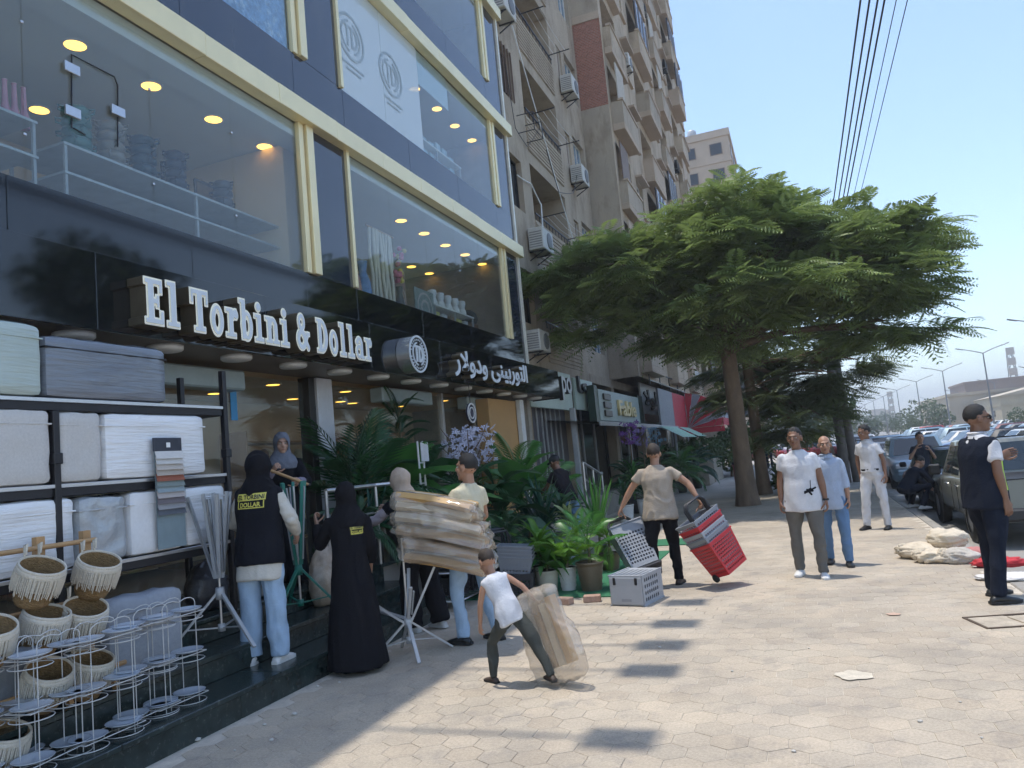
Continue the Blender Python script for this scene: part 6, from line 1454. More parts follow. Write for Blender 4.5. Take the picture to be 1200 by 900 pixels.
    hb.ell(hp_(0, -.012, .028), (.075 * k, .094 * k, .092 * k), 18, 12, 0, rot); hb.ell(hp_(0, .022, -.035), (.058 * k, .070 * k, .082 * k), 16, 10, 0, rot); hb.ell(hp_(0, .062, -.092), (.03 * k, .026 * k, .024 * k), 10, 7, 0, rot)
    hb.tube([hp_(0, .086, .018), hp_(0, .106, -.022), hp_(0, .098, -.034)], [.010 * k, .016 * k, .012 * k], 8); hb.ell(hp_(0, .077, .030), (.05 * k, .018 * k, .012 * k), 10, 6, 0, rot)
    hb.ell(hp_(0, .08, -.062), (.026 * k, .016 * k, .013 * k), 8, 6, 0, rot)
    for sd in (-1, 1): hb.ell(hp_(sd * .077, -.004, -.008), (.011 * k, .024 * k, .033 * k), 8, 6, 0, rot); hb.ell(hp_(sd * .04, .062, -.03), (.022 * k, .02 * k, .02 * k), 8, 6, 0, rot)
    hb.tube([nb - tu * .05 * s, nb + tu * .03 * s, hp_(0, -.012, -.05)], [.075 * s, .055 * s, .052 * s], 12)
    V, N, F = remesh(hb, .0075 * s, 2); B.add([tuple(v) for v in V], F, 0, True)
    for i in (0, 1):                                 # hands
        d = A((la, ra)[i][1]); sd = (-1, 1)[i]; n_ = (sx * -sd) * palm[i] - d * (sx * -sd * palm[i]).dot(d)
        if n_.length < .2: n_ = Vector((0, 0, -1)) - d * -d.z
        n_.normalize(); wv = d.cross(n_); w = wr[i]
        if wv.dot(sy) < 0 and abs(wv.dot(sy)) > .1: wv = -wv
        B.loft([[w + d * a * s + n_ * (tn * math.sin(q)) * s + wv * (wd * math.cos(q)) * s for q in [2 * math.pi * j / 10 for j in range(10)]] for a, wd, tn in ((-.02, .026, .022), (.015, .034, .018), (.05, .042, .016), (.085, .041, .014), (.098, .035, .010))])
        for j, (o_, ln) in enumerate(((.030, .072), (.010, .082), (-.011, .076), (-.031, .058))):
            P = [w + (d * .085 + wv * o_) * s]; a = 0
            for q in range(3): a += curl[i] * (.7 + .4 * q); P.append(P[-1] + (d * math.cos(a) + n_ * math.sin(a)) * ln * s * (.42, .32, .26)[q])
            B.tube(P, [.0095 * s, .009 * s, .008 * s, .006 * s], 6)
        P = [w + (d * .02 + wv * .028 + n_ * .004) * s, w + (d * .05 + wv * .052 + n_ * .018) * s, w + (d * .082 + wv * .05 + n_ * .036 * (1 + curl[i])) * s, w + (d * .105 + wv * .038 + n_ * .05 * (1 + curl[i])) * s]; B.tube(P, [.013 * s, .0115 * s, .010 * s, .007 * s], 6)
    B.build('body', sm, t, world=False)
    body = t.children[0]
    # --- face
    if not (hijab and not hood_front):
        for sd in (-1, 1):
            mb = MB(); mb.ell(hp_(sd * .031, .078, .006), (.0135 * k, .008 * k, .007 * k), 8, 6, 0, rot); mb.build('eye', mat('eye_white', (.55, .52, .48), .3), body, world=False)
            mb = MB(); mb.ell(hp_(sd * .031, .0845, .006), (.0058 * k, .0035 * k, .0052 * k), 8, 6, 0, rot); mb.build('iris', mat('eye_dark', (.012, .008, .006), .2), body, world=False)
            mb = MB(); mb.tube([hp_(sd * .012, .094, .024), hp_(sd * .032, .092, .031), hp_(sd * .052, .080, .024)], [.0022 * k, .0036 * k, .0018 * k], 5); mb.build('eyebrow', m_hair, body, world=False)
        mb = MB(); mb.tube([hp_(-.022, .086, -.061), hp_(0, .0965, -.059), hp_(.022, .086, -.061)], [.002 * k, .006 * k, .002 * k], 6); mb.build('lips', mat('lips', (.25, .09, .075), .5), body, world=False)
    if hair and not hijab:
        kind, hm = hair; mb = MB(); mb.ell((0, 0, 0), (1, 1, 1), 26, 16); out = []
        for v in mb.v:
            v = Vector(v); front = v.y; jit = .10 * noise.noise(v * 7) + .06 * noise.noise(v * 17); keep = v.z + jit > (.30 + .42 * max(0, front)) - (.62 if front < -.15 else .25 * (front < .25)) if kind == 'short' else (v.z < .35 and v.z > -.45 and front < .35)
            e = 1.0 if keep else .90; nn = 1 + .05 * noise.noise(v * 5 + Vector((H * 9, 0, 0))) + .03 * noise.noise(v * 13); th = (1.022 if kind == 'short' else 1.01) + (.085 * max(0, v.z) if kind == 'short' else 0)
            out.append(tuple(hp_(v.x * .078 * e * th * nn, -.012 + v.y * .097 * e * th * nn, .026 + v.z * .096 * e * th * nn)))
        mb.v = out; mb.build('hair', hm, t, world=False)
    if cap:
        mb = MB(); mb.ell(hp_(0, -.01, .055), (.086 * k, .105 * k, .072 * k), 18, 10, 0, rot); mb.build('cap', cap, t, world=False)
        mb = MB(); mb.loft([[hp_(.07 * math.cos(q), .06 + .09 * math.sin(q) * e + .02, .05 - .02 * e) for q in [math.pi * j / 8 for j in range(9)]] for e in (.2, 1.0)], 0, False, True, False); mb.build('cap_peak', cap, t, world=False)
    if glasses:
        for sd in (-1, 1): mb = MB(); mb.ell(hp_(sd * .034, .090, .006), (.028 * k, .010 * k, .019 * k), 10, 7, 0, rot); mb.build('sunglass_lens', mat('lens_black', (.006, .006, .007), .1), t, world=False); mb = MB(); mb.bar(hp_(sd * .064, .083, .010), hp_(sd * .083, -.02, .012), .006 * k); mb.build('sunglass_arm', M['blackmetal'], t, world=False)
        mb = MB(); mb.bar(hp_(-.01, .098, .010), hp_(.01, .098, .010), .006 * k); mb.build('sunglass_bridge', M['blackmetal'], t, world=False)
    seed = H * 17
    # --- upper garment
    def torso(mb, hem_, ex=0.0, fl=0.0):
        mb.loft([ring(hip - tu * hem_ * s, (.162 + ex + fl) * s * g, (.122 + ex + fl) * s * g), ring(hip + tu * .05 * s, (.162 + ex + fl * .5) * s * g, (.122 + ex + fl * .5) * s * g), ring(hip + tu * .20 * s, (.153 + ex) * s * g, (.118 + ex + .02 * (g - 1)) * s * g), ring(hip + tu * .37 * s, (.168 + ex) * s * g, (.120 + ex) * s * g), ring(hip + tu * .455 * s, (.168 + ex) * s * g ** .6, (.104 + ex) * s * g ** .5), ring(nb - tu * .042 * s, (.146 + ex * .8) * s, (.082 + ex * .6) * s), ring(nb - tu * .016 * s, (.105 + ex * .5) * s, (.074 + ex * .5) * s), ring(nb + tu * .006 * s, (.078 + ex * .4) * s, (.068 + ex * .4) * s)])
        for i in (0, 1): mb.ell(shd[i] - tu * .020 * s, ((.051 + ex * .45) * s * g ** .6,) * 3, 10, 7)
    def sleeves(mb, fr, ex=0.0):
        for i in (0, 1):
            if fr <= 0: continue
            P = [shd[i], shd[i].lerp(el[i], .5), shd[i].lerp(el[i], min(1, fr * 1.0))]; rr = [(.050 + ex) * s, (.058 + ex) * s, (.062 + ex) * s]
            if fr > 1: P = [shd[i], shd[i].lerp(el[i], .5), el[i], el[i].lerp(wr[i], .5), el[i].lerp(wr[i], min(1, fr - 1))]; rr = [(.050 + ex) * s, (.058 + ex) * s, (.058 + ex) * s, (.055 + ex) * s, (.040 + ex) * s]; mb.ell(el[i], ((.058 + ex) * s,) * 3, 8, 6)
            mb.tube(P, [r_ * (.9 + .1 * g) for r_ in rr], 12)
    if robe:
        mb = MB(); lo = hip.z - .035
        torso(mb, .02, .012 * loose); sleeves(mb, sleeve, .012)
        C0 = hip; rings = [ring(C0 + tu * .06 * s, .175 * s * g, .135 * s * g)]
        cx = (an[0] + an[1]) / 2
        for q in (.2, .45, .7, .88, 1.0): c_ = hip.lerp(Vector((cx.x, cx.y, .03)), q); rings.append(ring(c_, (.18 + .10 * q * loose) * s * g, (.145 + .13 * q * loose) * s * g))
        mb.loft(rings); cloth('robe', mb, robe, t, .016, .014, (9, 9, 1.6), seed=seed)
    elif top_m:
        mb = MB(); torso(mb, hem, .005 * loose, (.024 if hem > .1 else .012) * loose); sleeves(mb, sleeve, .004 * loose); cloth('shirt', mb, top_m, t, .013, .011, (7, 7, 5), seed=seed)
    if sleeve_m:
        mb = MB(); sleeves(mb, 1.95, .0); cloth('sleeves', mb, sleeve_m, t, .013, .008, (10, 10, 12), seed=seed)
    if under:
        mb = MB(); torso(mb, under[1], .018, .02); cloth('undershirt', mb, under[0], t, .014, .006, seed=seed + 3)
    if vest:
        mb = MB(); torso(mb, vest[1], vest[2], .015)
        V_ = cloth('vest', mb, vest[0], t, .013, .006, (7, 7, 5), seed=seed + 5)
    if collar:
        mb = MB(); mb.loft([ring(nb + tu * z * s, r0 * s, (r0 - .004) * s, 16) for z, r0 in ((-.03, .096), (.005, .082), (.035, .072), (.02, .09))], 0, False); mb.build('collar', collar, t, world=False)
    # --- legs
    if bot_m and not robe:
        mb = MB(); w_ = wide
        mb.loft([ring(hip + tu * .075 * s, .150 * s * g, .113 * s * g), ring(hip + tu * .02 * s, .163 * s * g, .122 * s * g), ring(hip - tu * .05 * s, .165 * s * g, .118 * s * g), ring(hip - tu * .09 * s, .13 * s * g, .09 * s * g)])
        for i in (0, 1):
            h0 = hip + sx * (-1, 1)[i] * hx - tu * .02 * s; e_ = an[i].lerp(kn[i], .03) + Vector((0, 0, -.035 * s))
            mb.tube([h0, h0.lerp(kn[i], .5), kn[i], kn[i].lerp(e_, .5), e_], [.098 * s * g, .088 * s * g ** .7 + w_ * .3 * s, .070 * s + w_ * .6 * s, .065 * s + w_ * .9 * s, .056 * s + w_ * s], 12); mb.ell(kn[i], (.068 * s + w_ * .5 * s,) * 3, 8, 6)
        cloth('trousers', mb, bot_m, t, .013, .012, (9, 9, 7), seed=seed + 9)
    if belt: mb = MB(); mb.loft([ring(hip + tu * z * s, .172 * s * g, .132 * s * g, 20) for z in (.045, .08)], 0, False); mb.build('belt', belt, t, world=False)
    # --- shoes
    for i in (0, 1):
        fd = (ll, rl)[i]; fdir = Vector(fd[2]) if len(fd) > 2 else Vector(((-.15, .15)[i], 1, 0)); fdir.normalize(); a = an[i]; sd_ = fdir.cross(Vector((0, 0, 1))).normalized(); un = sd_.cross(fdir)
        if un.z < 0: un = -un
        base = a - Vector((0, 0, FT)); mb = MB(); rs = []
        for y, hw, hh in ((-.075, .022, .035), (-.06, .034, .06), (-.01, .036, .085), (.05, .040, .07), (.11, .046, .05), (.155, .042, .04), (.185, .025, .028)):
            rs.append([base + fdir * y * s + sd_ * hw * s * math.cos(q) * 1.08 + un * (hh * s * (.5 + .5 * math.sin(q)) if True else 0) for q in [2 * math.pi * j / 12 for j in range(12)]])
        mb.loft(rs); sh_ = mb.build('shoe', shoe_m or M['blackmetal'], t, world=False)
        mb = MB(); mb.loft([[base + fdir * y * s + sd_ * hw * s * e + un * z for e, z in ((-1, .0), (1, .0), (1, .022 * s), (-1, .022 * s))] for y, hw in ((-.085, .026), (-.06, .040), (.05, .045), (.12, .051), (.165, .044), (.195, .022))], 0, True, False); mb.build('sole', mat('white_sole', (.62, .62, .60), .6) if shoe_m and 'white' in shoe_m.name else M['rubber'], sh_, world=False)
    # --- headscarf
    if hijab:
        mb = MB(); mb.ell(hp_(0, -.016, .012), (.096 * k, .118 * k, .128 * k), 20, 14, 0, rot)
        mb.loft([[c_ + sx * rx * s * math.cos(q) + sy * ry * s * math.sin(q) for q in [2 * math.pi * j / 18 for j in range(18)]] for c_, rx, ry in ((hp_(0, -.02, .02), .09, .10), (nb + tu * .06 * s, .098, .10), (nb + tu * .005 * s, .135, .115), (nb - tu * .07 * s, .185, .135), (nb - tu * .15 * s, .175, .142))])
        cut = (lambda c_: (c_ - hc).dot(fwd) > .035 * k and ((c_ - hc).dot(rgt) / (.060 * k)) ** 2 + (((c_ - hc).dot(hu) + .018 * k) / (.085 * k)) ** 2 < 1) if hood_front else None
        cloth('headscarf', mb, hijab, t, .011, .007, (12, 12, 7), cut, seed=seed + 2)
    t['hc'] = 0; del t['hc']
    Mw = Matrix.Translation(loc) @ Matrix.Rotation(rz, 4, 'Z')
    return t, dict(hip=Mw @ hip, wr=[Mw @ w for w in wr], nb=Mw @ nb, M=Mw, hc=Mw @ hc, s=s)
def print_on(target, name, body_lines, centre_local, w, h, mt, panel=None, parent=None):
    """flat print laid on the back of a garment: shapes projected along local +Y onto the cloth"""
    me = target.data; bv = BVHTree.FromPolygons([v.co for v in me.vertices], [p.vertices for p in me.polygons]); c = Vector(centre_local)
    def proj(x, z, off):
        hit = bv.ray_cast(Vector((c.x + x, c.y - .6, c.z + z)), Vector((0, 1, 0)))
        return (hit[0] + Vector((0, -off, 0))) if hit[0] else Vector((c.x + x, c.y, c.z + z))
    mb = MB(); n, m_ = 14, 8
    fr = lambda q: (-w / 2 - .012 + (w + .024) * q)
    def patch(x0, x1, z0, z1, off, mt_, nm):
        mb = MB(); vs = [proj(x0 + (x1 - x0) * i / n, z0 + (z1 - z0) * j / m_, off) for i in range(n + 1) for j in range(m_ + 1)]
        mb.add(vs, [(i * (m_ + 1) + j, (i + 1) * (m_ + 1) + j, (i + 1) * (m_ + 1) + j + 1, i * (m_ + 1) + j + 1) for i in range(n) for j in range(m_)], 0, True); mb.build(nm, mt_, parent, world=False)
    lh = h / len(body_lines)
    for k, (ln, ww) in enumerate(body_lines):
        z1 = h / 2 - lh * k; z0 = z1 - lh
        if k == 0: patch(-w / 2, w / 2, z0 + .003, z1, .006, mt, 'print_block')
        else:
            for a, b, e, f in ((-w * .46, -w * .46 + .008, z0, z1), (w * .46 - .008, w * .46, z0, z1), (-w * .46, w * .46, z0, z0 + .008)): patch(a, b, e, f, .006, mt, 'print_frame')
        tm = text_mesh(ln, 1, 0, .03); a = np.array([v.co for v in tm.vertices]); lo, hi = a.min(0), a.max(0); mbt = MB()
        vs = [proj(((v.co.x - lo[0]) / (hi[0] - lo[0]) - .5) * w * ww, z0 + lh * .2 + (v.co.y - lo[1]) / (hi[1] - lo[1]) * lh * .62, .009) for v in tm.vertices]
        mbt.add(vs, [tuple(p.vertices) for p in tm.polygons], 0); mbt.build('print_lettering', M['black'] if k == 0 else mt, parent, world=False)
m_yel = mat('print_yellow', (.62, .55, .10), .6, 0, .05, 20)
C_black = cl('black_cloth_wear', (.010, .010, .013)); C_navy = cl('navy_cloth', (.012, .016, .028)); C_white = cl('white_cotton', (.60, .60, .62)); C_cream = cl('cream_cotton', (.62, .56, .40)); C_jean = cl('light_denim', (.34, .46, .60)); C_jean2 = cl('mid_denim', (.13, .22, .36)); C_beige = cl('beige_cotton', (.40, .33, .26)); C_grey = cl('grey_trouser', (.14, .135, .125)); C_dark = cl('charcoal_trouser', (.055, .055, .06)); C_blue = cl('pale_blue_shirt', (.36, .42, .52)); C_ivory = cl('ivory_cotton', (.56, .53, .47))
S_white = mat('white_shoe', (.66, .65, .63), .6, 0, .08, 20); S_black = mat('black_shoe', (.015, .015, .015), .4, 0, .1, 20); S_brown = mat('brown_sandal', (.06, .04, .03), .6)
# 1 woman in the printed vest
p = PZ(312, 777, .206); p.x = min(p.x, -4.3)
t, J = person('woman with black headscarf and printed black vest over white shirt on the step', p, R(12), (303, 536), skin='light', lean=(5, 0), la=((-.45, .15, -.85), (.25, .75, -.35)), ra=((.40, .1, -.9), (-.2, .7, -.5)), hijab=C_black, sleeve_m=C_ivory, bot_m=C_jean, wide=.022, shoe_m=S_white, vest=(cl('black_vest', (.010, .011, .016)), .13, .040), under=(C_ivory, .26), ll=((-.05, .0, -1), (-.01, 0, -1)), rl=((.05, .02, -1), (.02, 0, -1)), girth=1.0, collar=C_ivory)
v = [c for c in t.children if c.name.startswith('vest')][0]
s = J['s']; nl = J['M'].inverted() @ J['nb']
print_on(v, 'print', (('EL TORBINI', .92), ('DOLLAR', .72)), (0.0, nl.y, nl.z - .13 * s), .255 * s, .125 * s, m_yel, parent=t)
# 2 woman with grey headscarf on the deck
y = PX(332, 560, -5.35).y
t, J = person('woman with grey headscarf holding a wooden stick at the shop door', (-5.35, y, DECK), R(-128), (331, 512), skin='light', lean=(2, 0), head=(-8, -4), la=((-.3, .25, -.9), (.5, .75, .05)), ra=((.35, .3, -.85), (-.25, .75, .55)), hijab=cl('grey_scarf', (.15, .16, .19)), hood_front=True, robe=C_black, sleeve=1.5, sleeve_m=cl('mauve_sleeve', (.25, .22, .28)), shoe_m=S_black, curl=(.9, .9), loose=.5)
w0, w1 = J['wr']; d = (w1 - w0).normalized()
t2 = thing('wooden_stick', 'wooden stick held by the woman with grey headscarf', 'stick', w0); MB().tube([w0 - d * .12 + Vector((.05, -.07, 0)), w1 + d * .16 + Vector((.05, -.07, 0))], .016, 8).build('shaft', m_pole, t2); MB().tube([w0 - d * .13 + Vector((.05, -.07, 0)), w0 - d * .11 + Vector((.05, -.07, 0))], .018, 8).build('end_cap', M['blackmetal'], t2)
# 3 woman in black robe
p = PZ(420, 785)
t, J = person('woman in long black robe and black headscarf with small printed badge', p, R(38), (405, 572), skin='tan', lean=(3, 0), la=((-.35, .45, -.75), (-.1, .6, .75)), ra=((.2, .2, -.95), (0, .5, -.8)), hijab=C_black, robe=C_black, sleeve=1.9, shoe_m=S_black, loose=1.15, curl=(.9, .6))
v = [c for c in t.children if c.name.startswith('robe')][0]; s = J['s']; nl = J['M'].inverted() @ J['nb']
print_on(v, 'print', (('EL TORBINI', .9), ('DOLLAR', .75)), (.07 * s, nl.y, nl.z - .17 * s), .13 * s, .085 * s, m_yel, parent=t)
# 4 woman with beige headscarf
p = PZ(497, 738)
t, J = person('woman with beige headscarf in black reaching out beside the bundle', p, R(78), (472, 552), skin='light', lean=(14, 0), head=(10, -6), la=((-.2, .75, -.6), (.05, .9, -.25)), ra=((.3, .7, -.45), (.0, .95, .15)), hijab=cl('beige_scarf', (.50, .38, .29)), top_m=C_black, sleeve=.6, sleeve_m=cl('lilac_sleeve', (.42, .36, .38)), hem=.22, bot_m=C_black, wide=.05, shoe_m=S_white, ll=((-.05, .15, -1), (0, -.05, -1)), rl=((.05, -.12, -1), (0, -.25, -1)))
# 5 man with the bundle
p = PZ(560, 752)
t, J = person('man in cream T-shirt and light jeans carrying a big wrapped bundle', p, R(72), (553, 536), skin='tan', lean=(-6, 0), head=(12, 2), la=((-.1, .55, -.8), (.25, .95, -.05)), ra=((.35, .15, -.95), (-.1, .85, -.5)), hair=('short', m_hair), top_m=C_cream, sleeve=.55, bot_m=C_jean, shoe_m=S_black, ll=((-.08, .25, -1), (0, -.12, -1)), rl=((.1, -.12, -1), (.02, -.2, -1)), curl=(.9, .9), hem=.10)
c = PY(522, 622, p.y - .30)
t2 = thing('wrapped_bundle', 'large bundle of wooden slats in crumpled polythene held by the man', 'bundle', c, R(8))
def wrapped(hx, hy, hz_, seed, amp, fx, n=34):
    mb = soft_box(hx, hy, hz_, min(hy, hz_) * .7, n, 0, 1); V = np.array(mb.v); P = V * np.array(fx); c_ = np.array([0, 0, hz_]); D = V - c_; D /= np.linalg.norm(D, axis=1, keepdims=True)
    d = amp * (1 - 1.9 * np.abs(wob(P, seed, 1))) + amp * .35 * (1 - 1.7 * np.abs(wob(P * 1.9, seed, 2))); mb.v = [tuple(v) for v in V + D * d[:, None]]; return mb
m_film2 = glass('polythene_film', (.96, .93, .88), (.70, .62, .52), .30, .10, 1.5); m_card = mat('kraft_board', (.40, .25, .11), .7, 0, .2, 5, .1, 20); m_nw = mat('new_wood', (.52, .31, .11), .5, 0, .15, 6, stretch=(.3, 1, 1))
for k, (z, ln, hh) in enumerate(((-.36, .40, .14), (-.10, .43, .135), (.14, .38, .10))):
    mb = wrapped(ln + .03, .20 - .02 * (k == 2), hh, 3.3 + k, .034, (3.4, 6, 11), 44); mb.v = [(a - .03 * k, b, c_ + z - .24 * a - .12 * a * a) for a, b, c_ in mb.v]; mb.build('polythene', m_film2, t2, world=False)
    for j in range(4):
        for i in range(2):
            zz = z + .04 + i * hh * .95; bb = -.125 + .085 * j
            MB().tube([(x - .03 * k, bb, zz + hh * .25 - .24 * x - .12 * x * x) for x in (-ln * .95, -ln * .4, 0, ln * .5, ln * .95)], .044, 4, 0, True, 1.0, False).build('slat', (m_nw, m_card, m_sack)[(i + j + k) % 3], t2, world=False)
# 6 boy
p = PZ(604, 802)
t, J = person('boy in white sleeveless shirt and dark jeans dragging a wrapped package', p, R(52), (556, 640), skin='tan', lean=(20, -10), head=(0, -18), la=((-.25, .1, -1), (0, .18, -1)), ra=((.55, -.65, -.55), (.35, -.6, -.75)), hair=('short', m_hairb), top_m=C_white, sleeve=.0, bot_m=cl('faded_black_jeans', (.06, .065, .06)), shoe_m=S_brown, ll=((-.10, .62, -.78), (-.02, .05, -1)), rl=((.25, -.62, -.75), (.1, -.55, -.85)), curl=(.5, 1.1), hem=.12, hk=1.22)
hw = J['wr'][1]; e = PZ(662, 803)
t2 = thing('wrapped_package', 'flat package of wooden parts in clear polythene dragged by the boy', 'package', e)
d = (hw - e); L_ = d.length; d.normalize(); sd = d.cross(Vector((.35, 1, .2))).normalized(); nn = sd.cross(d)
mb = wrapped(.22, .07, L_ * .52, 8.1, .026, (7, 7, 6), 44); mb.v = [tuple(Vector((0, 0, .04)) + sd * (a * (1 + .12 * math.sin(c_ * 9))) + nn * b + d * c_) for a, b, c_ in mb.v]; mb.build('polythene', m_film2, t2, world=False)
for k in range(4): MB().bar(Vector((0, 0, .06)) + sd * (-.14 + .085 * k) + d * .08, Vector((0, 0, .06)) + sd * (-.14 + .085 * k) + d * (L_ * (.9 - .05 * (k % 2))), .07, .06).build('slat', (m_nw, m_sack, m_card, m_sack)[k], t2, world=False)
mb = crumple((.07, .05, .10), 66, .25, 16); mb.v = [tuple(d * (L_ - .03) + Vector(v_)) for v_ in mb.v]; mb.build('gathered_neck', m_film2, t2, world=False)
# 7 man with cap among the plants
t, J = person('man with dark cap and black shirt stooping among the plants', (-3.95, PX(668, 600, -3.95).y, 0), R(62), H=1.74, skin='brown', lean=(20, 0), head=(0, -12), la=((-.1, .6, -.8), (.1, .8, -.4)), ra=((.2, .45, -.85), (0, .7, -.6)), hair=('short', m_hair), cap=cl('dark_cap', (.05, .05, .06)), top_m=cl('black_tee', (.016, .014, .018)), sleeve=.6, bot_m=C_jean2, shoe_m=S_black)
# 8 man with two basket stacks
p = PZ(783, 686)
t, J = person('man in beige T-shirt and black trousers pulling two basket stacks', p, R(4), (772, 523), skin='tan', lean=(3, 0), la=((-.62, .05, -.75), (-.50, -.05, -.80)), ra=((.72, -.05, -.62), (.42, -.35, -.75)), hair=('short', m_hairb), top_m=C_beige, sleeve=.55, bot_m=C_black, shoe_m=S_brown, ll=((-.08, -.12, -1), (.02, -.18, -1)), rl=((.06, .22, -1), (.03, -.05, -1)), girth=1.16, curl=(1.1, 1.1), hem=.12)
def aim(o, base, tip, face, spin=0):
    z = (tip - base).normalized(); x = Vector(face) - z * Vector(face).dot(z); x.normalize(); y = z.cross(x)
    o.rotation_euler = (Matrix((x, y, z)).transposed() @ Matrix.Rotation(spin, 3, 'Z')).to_euler(); o.location = base
g0 = PY(757, 668, 9.35); aim(TROLLEY, g0, PY(712, 580, 9.95), (.9, .3, .1), 0)
g1 = PY(856, 667, 9.40); aim(NESTED, g1, PY(799, 580, 9.28), (.6, .75, .2), 0)
# 9 white T-shirt
p = PZ(953, 676)
t, J = person('man in white T-shirt with black print and grey trousers walking', p, R(176), (946, 504), skin='brown', lean=(0, 0), head=(-10, 0), la=((-.2, .05, -1), (-.12, .12, -1)), ra=((.22, -.1, -1), (.1, .12, -1)), hair=('short', m_hair), top_m=C_white, sleeve=.6, bot_m=C_grey, shoe_m=S_white, girth=1.2, ll=((-.06, .16, -1), (0, -.05, -1)), rl=((.08, -.12, -1), (.02, -.2, -1)), hem=.16)
v = [c for c in t.children if c.name.startswith('shirt')][0]; bv = BVHTree.FromPolygons([q.co for q in v.data.vertices], [q.vertices for q in v.data.polygons]); sh_ = s_or(s_rect(-.9, .6, -.5, -.25), s_line([(-.8, -.6), (.9, .1)], .28), s_line([(-.4, -.1), (.2, -.9)], .3), s_line([(.15, .0), (.25, 1.3)], .12), s_ell(.1, -.2, .35, .3)); mb = MB(); hz_ = (J['M'].inverted() @ J['hip'])
def onf(u, w_, d): h_ = bv.ray_cast(Vector((-.10 + -u * .07, 1, hz_.z + .10 + w_ * .075)), Vector((0, -1, 0))); return (h_[0] + Vector((0, .006, 0))) if h_[0] else Vector((-.10 - u * .07, .15, hz_.z + .1 + w_ * .075))
glyph(mb, sh_, (-1.2, 1.2, -1.2, 1.5), .1, onf, 0, 0); mb.build('shirt_print', C_black, t, world=False)
for k in (0,):
    mb = MB(); w_ = J['M'].inverted() @ J['wr'][0]; mb.lathe([(.034, -.012), (.037, 0), (.034, .012)], 12, (w_.x, w_.y, w_.z)); mb.build('wristwatch', M['blackmetal'], t, world=False)
# 10 bald man in blue
p = PZ(985, 662)
t, J = person('bald man in pale blue shirt and jeans walking behind white T-shirt', p, R(176), (980, 513), skin='tan', lean=(0, 0), head=(6, 0), hair=('fringe', m_hairg), top_m=C_blue, sleeve=1.35, bot_m=C_jean2, shoe_m=S_black, girth=1.05, ll=((-.05, .18, -1), (0, 0, -1)), rl=((.06, -.14, -1), (0, -.24, -1)), hem=.18, collar=C_blue)
# 11 officer in white
p = PZ(1031, 620)
t, J = person('officer in white uniform shirt and trousers with black belt', p, R(152), (1022, 500), skin='brown', lean=(2, 0), head=(-32, -6), la=((-.25, -.05, -1), (-.08, .15, -1)), ra=((.3, -.25, -.9), (-.1, .1, -1)), hair=('short', m_hair), top_m=C_white, sleeve=.6, bot_m=C_white, belt=C_black, shoe_m=S_black, ll=((-.1, .02, -1), (-.03, -.06, -1)), rl=((.12, .12, -1), (.1, 0, -1)), hem=-.02, collar=C_white, girth=1.0)
for sd in (-1, 1):
    q = J['M'].inverted() @ J['nb']; bx(q.x + sd * .15 - .05, q.x + sd * .15 + .05, q.y - .03, q.y + .03, q.z + .015, q.z + .03, bev=.006).build('shoulder_board', C_navy, t, world=False)
# 12 officer in dark vest
p = PZ(1173, 702)
t, J = person('officer in dark reflective vest and sunglasses pointing towards the cars', p, R(-62), (1160, 478), skin='brown', lean=(2, 0), head=(-22, 0), la=((-.25, .55, -.75), (.0, .97, .25)), ra=((.18, -.08, -1), (.03, .12, -1)), hair=('short', m_hair), top_m=C_white, sleeve=.62, vest=(C_navy, .12, .022), bot_m=C_navy, shoe_m=S_black, glasses=True, ll=((-.1, .18, -1), (-.05, .0, -1)), rl=((.1, -.15, -1), (.05, -.2, -1)), collar=C_white, girth=1.12, curl=(.3, .4))
v = [c for c in t.children if c.name.startswith('vest')][0]; bv = BVHTree.FromPolygons([q.co for q in v.data.vertices], [q.vertices for q in v.data.polygons]); nl = J['M'].inverted() @ J['nb']; mb = MB(); pr = None; s = J['s']
dirv = Vector((-.80, -.60, 0))
def onv(a, z):
    h_ = bv.ray_cast(Vector((0, 0, z)) - dirv * 1.0 * -1 * -1 if False else Vector((0, 0, z)) + Vector((.85, -.10 + a, 0)) * 1.0, Vector((-1, 0, 0)))
    return (h_[0] + Vector((.008, 0, 0))) if h_[0] else None
for side, m_s in ((0, 1),):
    vs = []; fs = []
    for k in range(25):
        z = nl.z - .12 * s - k * .016 * s
        for a in (-.02, .018):
            h_ = bv.ray_cast(Vector((.9, a + .060 + .01 * k / 25, z)), Vector((-1, 0, 0))); vs.append((h_[0] + Vector((.008, 0, 0))) if h_[0] else Vector((.2, a, z)))
    mb.add(vs, [(2 * k, 2 * k + 1, 2 * k + 3, 2 * k + 2) for k in range(24)], 0, True)
mb.build('reflective_stripe', mat('lime_tape', (.45, .70, .05), .4), t, world=False)
# 13 man on the phone among the cars
q = PY(1076, 509, 19.5); person('man holding a phone to his ear among the parked cars', (q.x, q.y, ROADZ), R(190), H=q.z - ROADZ, skin='tan', la=((-.3, .3, -.9), (.45, .45, .75)), ra=((.45, .35, -.8), (-.55, .15, .85)), top_m=cl('dark_shirt', (.03, .035, .05)), bot_m=C_dark, sleeve=.6, shoe_m=S_black)
# 14 crouching figure behind the white officer
q = PZ(1064, 597); person('person in black clothes crouching beside the kerb', (q.x, q.y, 0), R(-60), H=1.62, skin='tan', lean=(38, 0), head=(0, -20), la=((-.1, .6, -.75), (.3, .6, -.6)), ra=((.1, .6, -.75), (-.3, .6, -.6)), top_m=C_navy, sleeve=1.9, bot_m=C_navy, shoe_m=S_white, ll=((-.25, .93, .15), (.05, -.45, -.9)), rl=((.25, .93, .1), (-.05, -.45, -.9)))
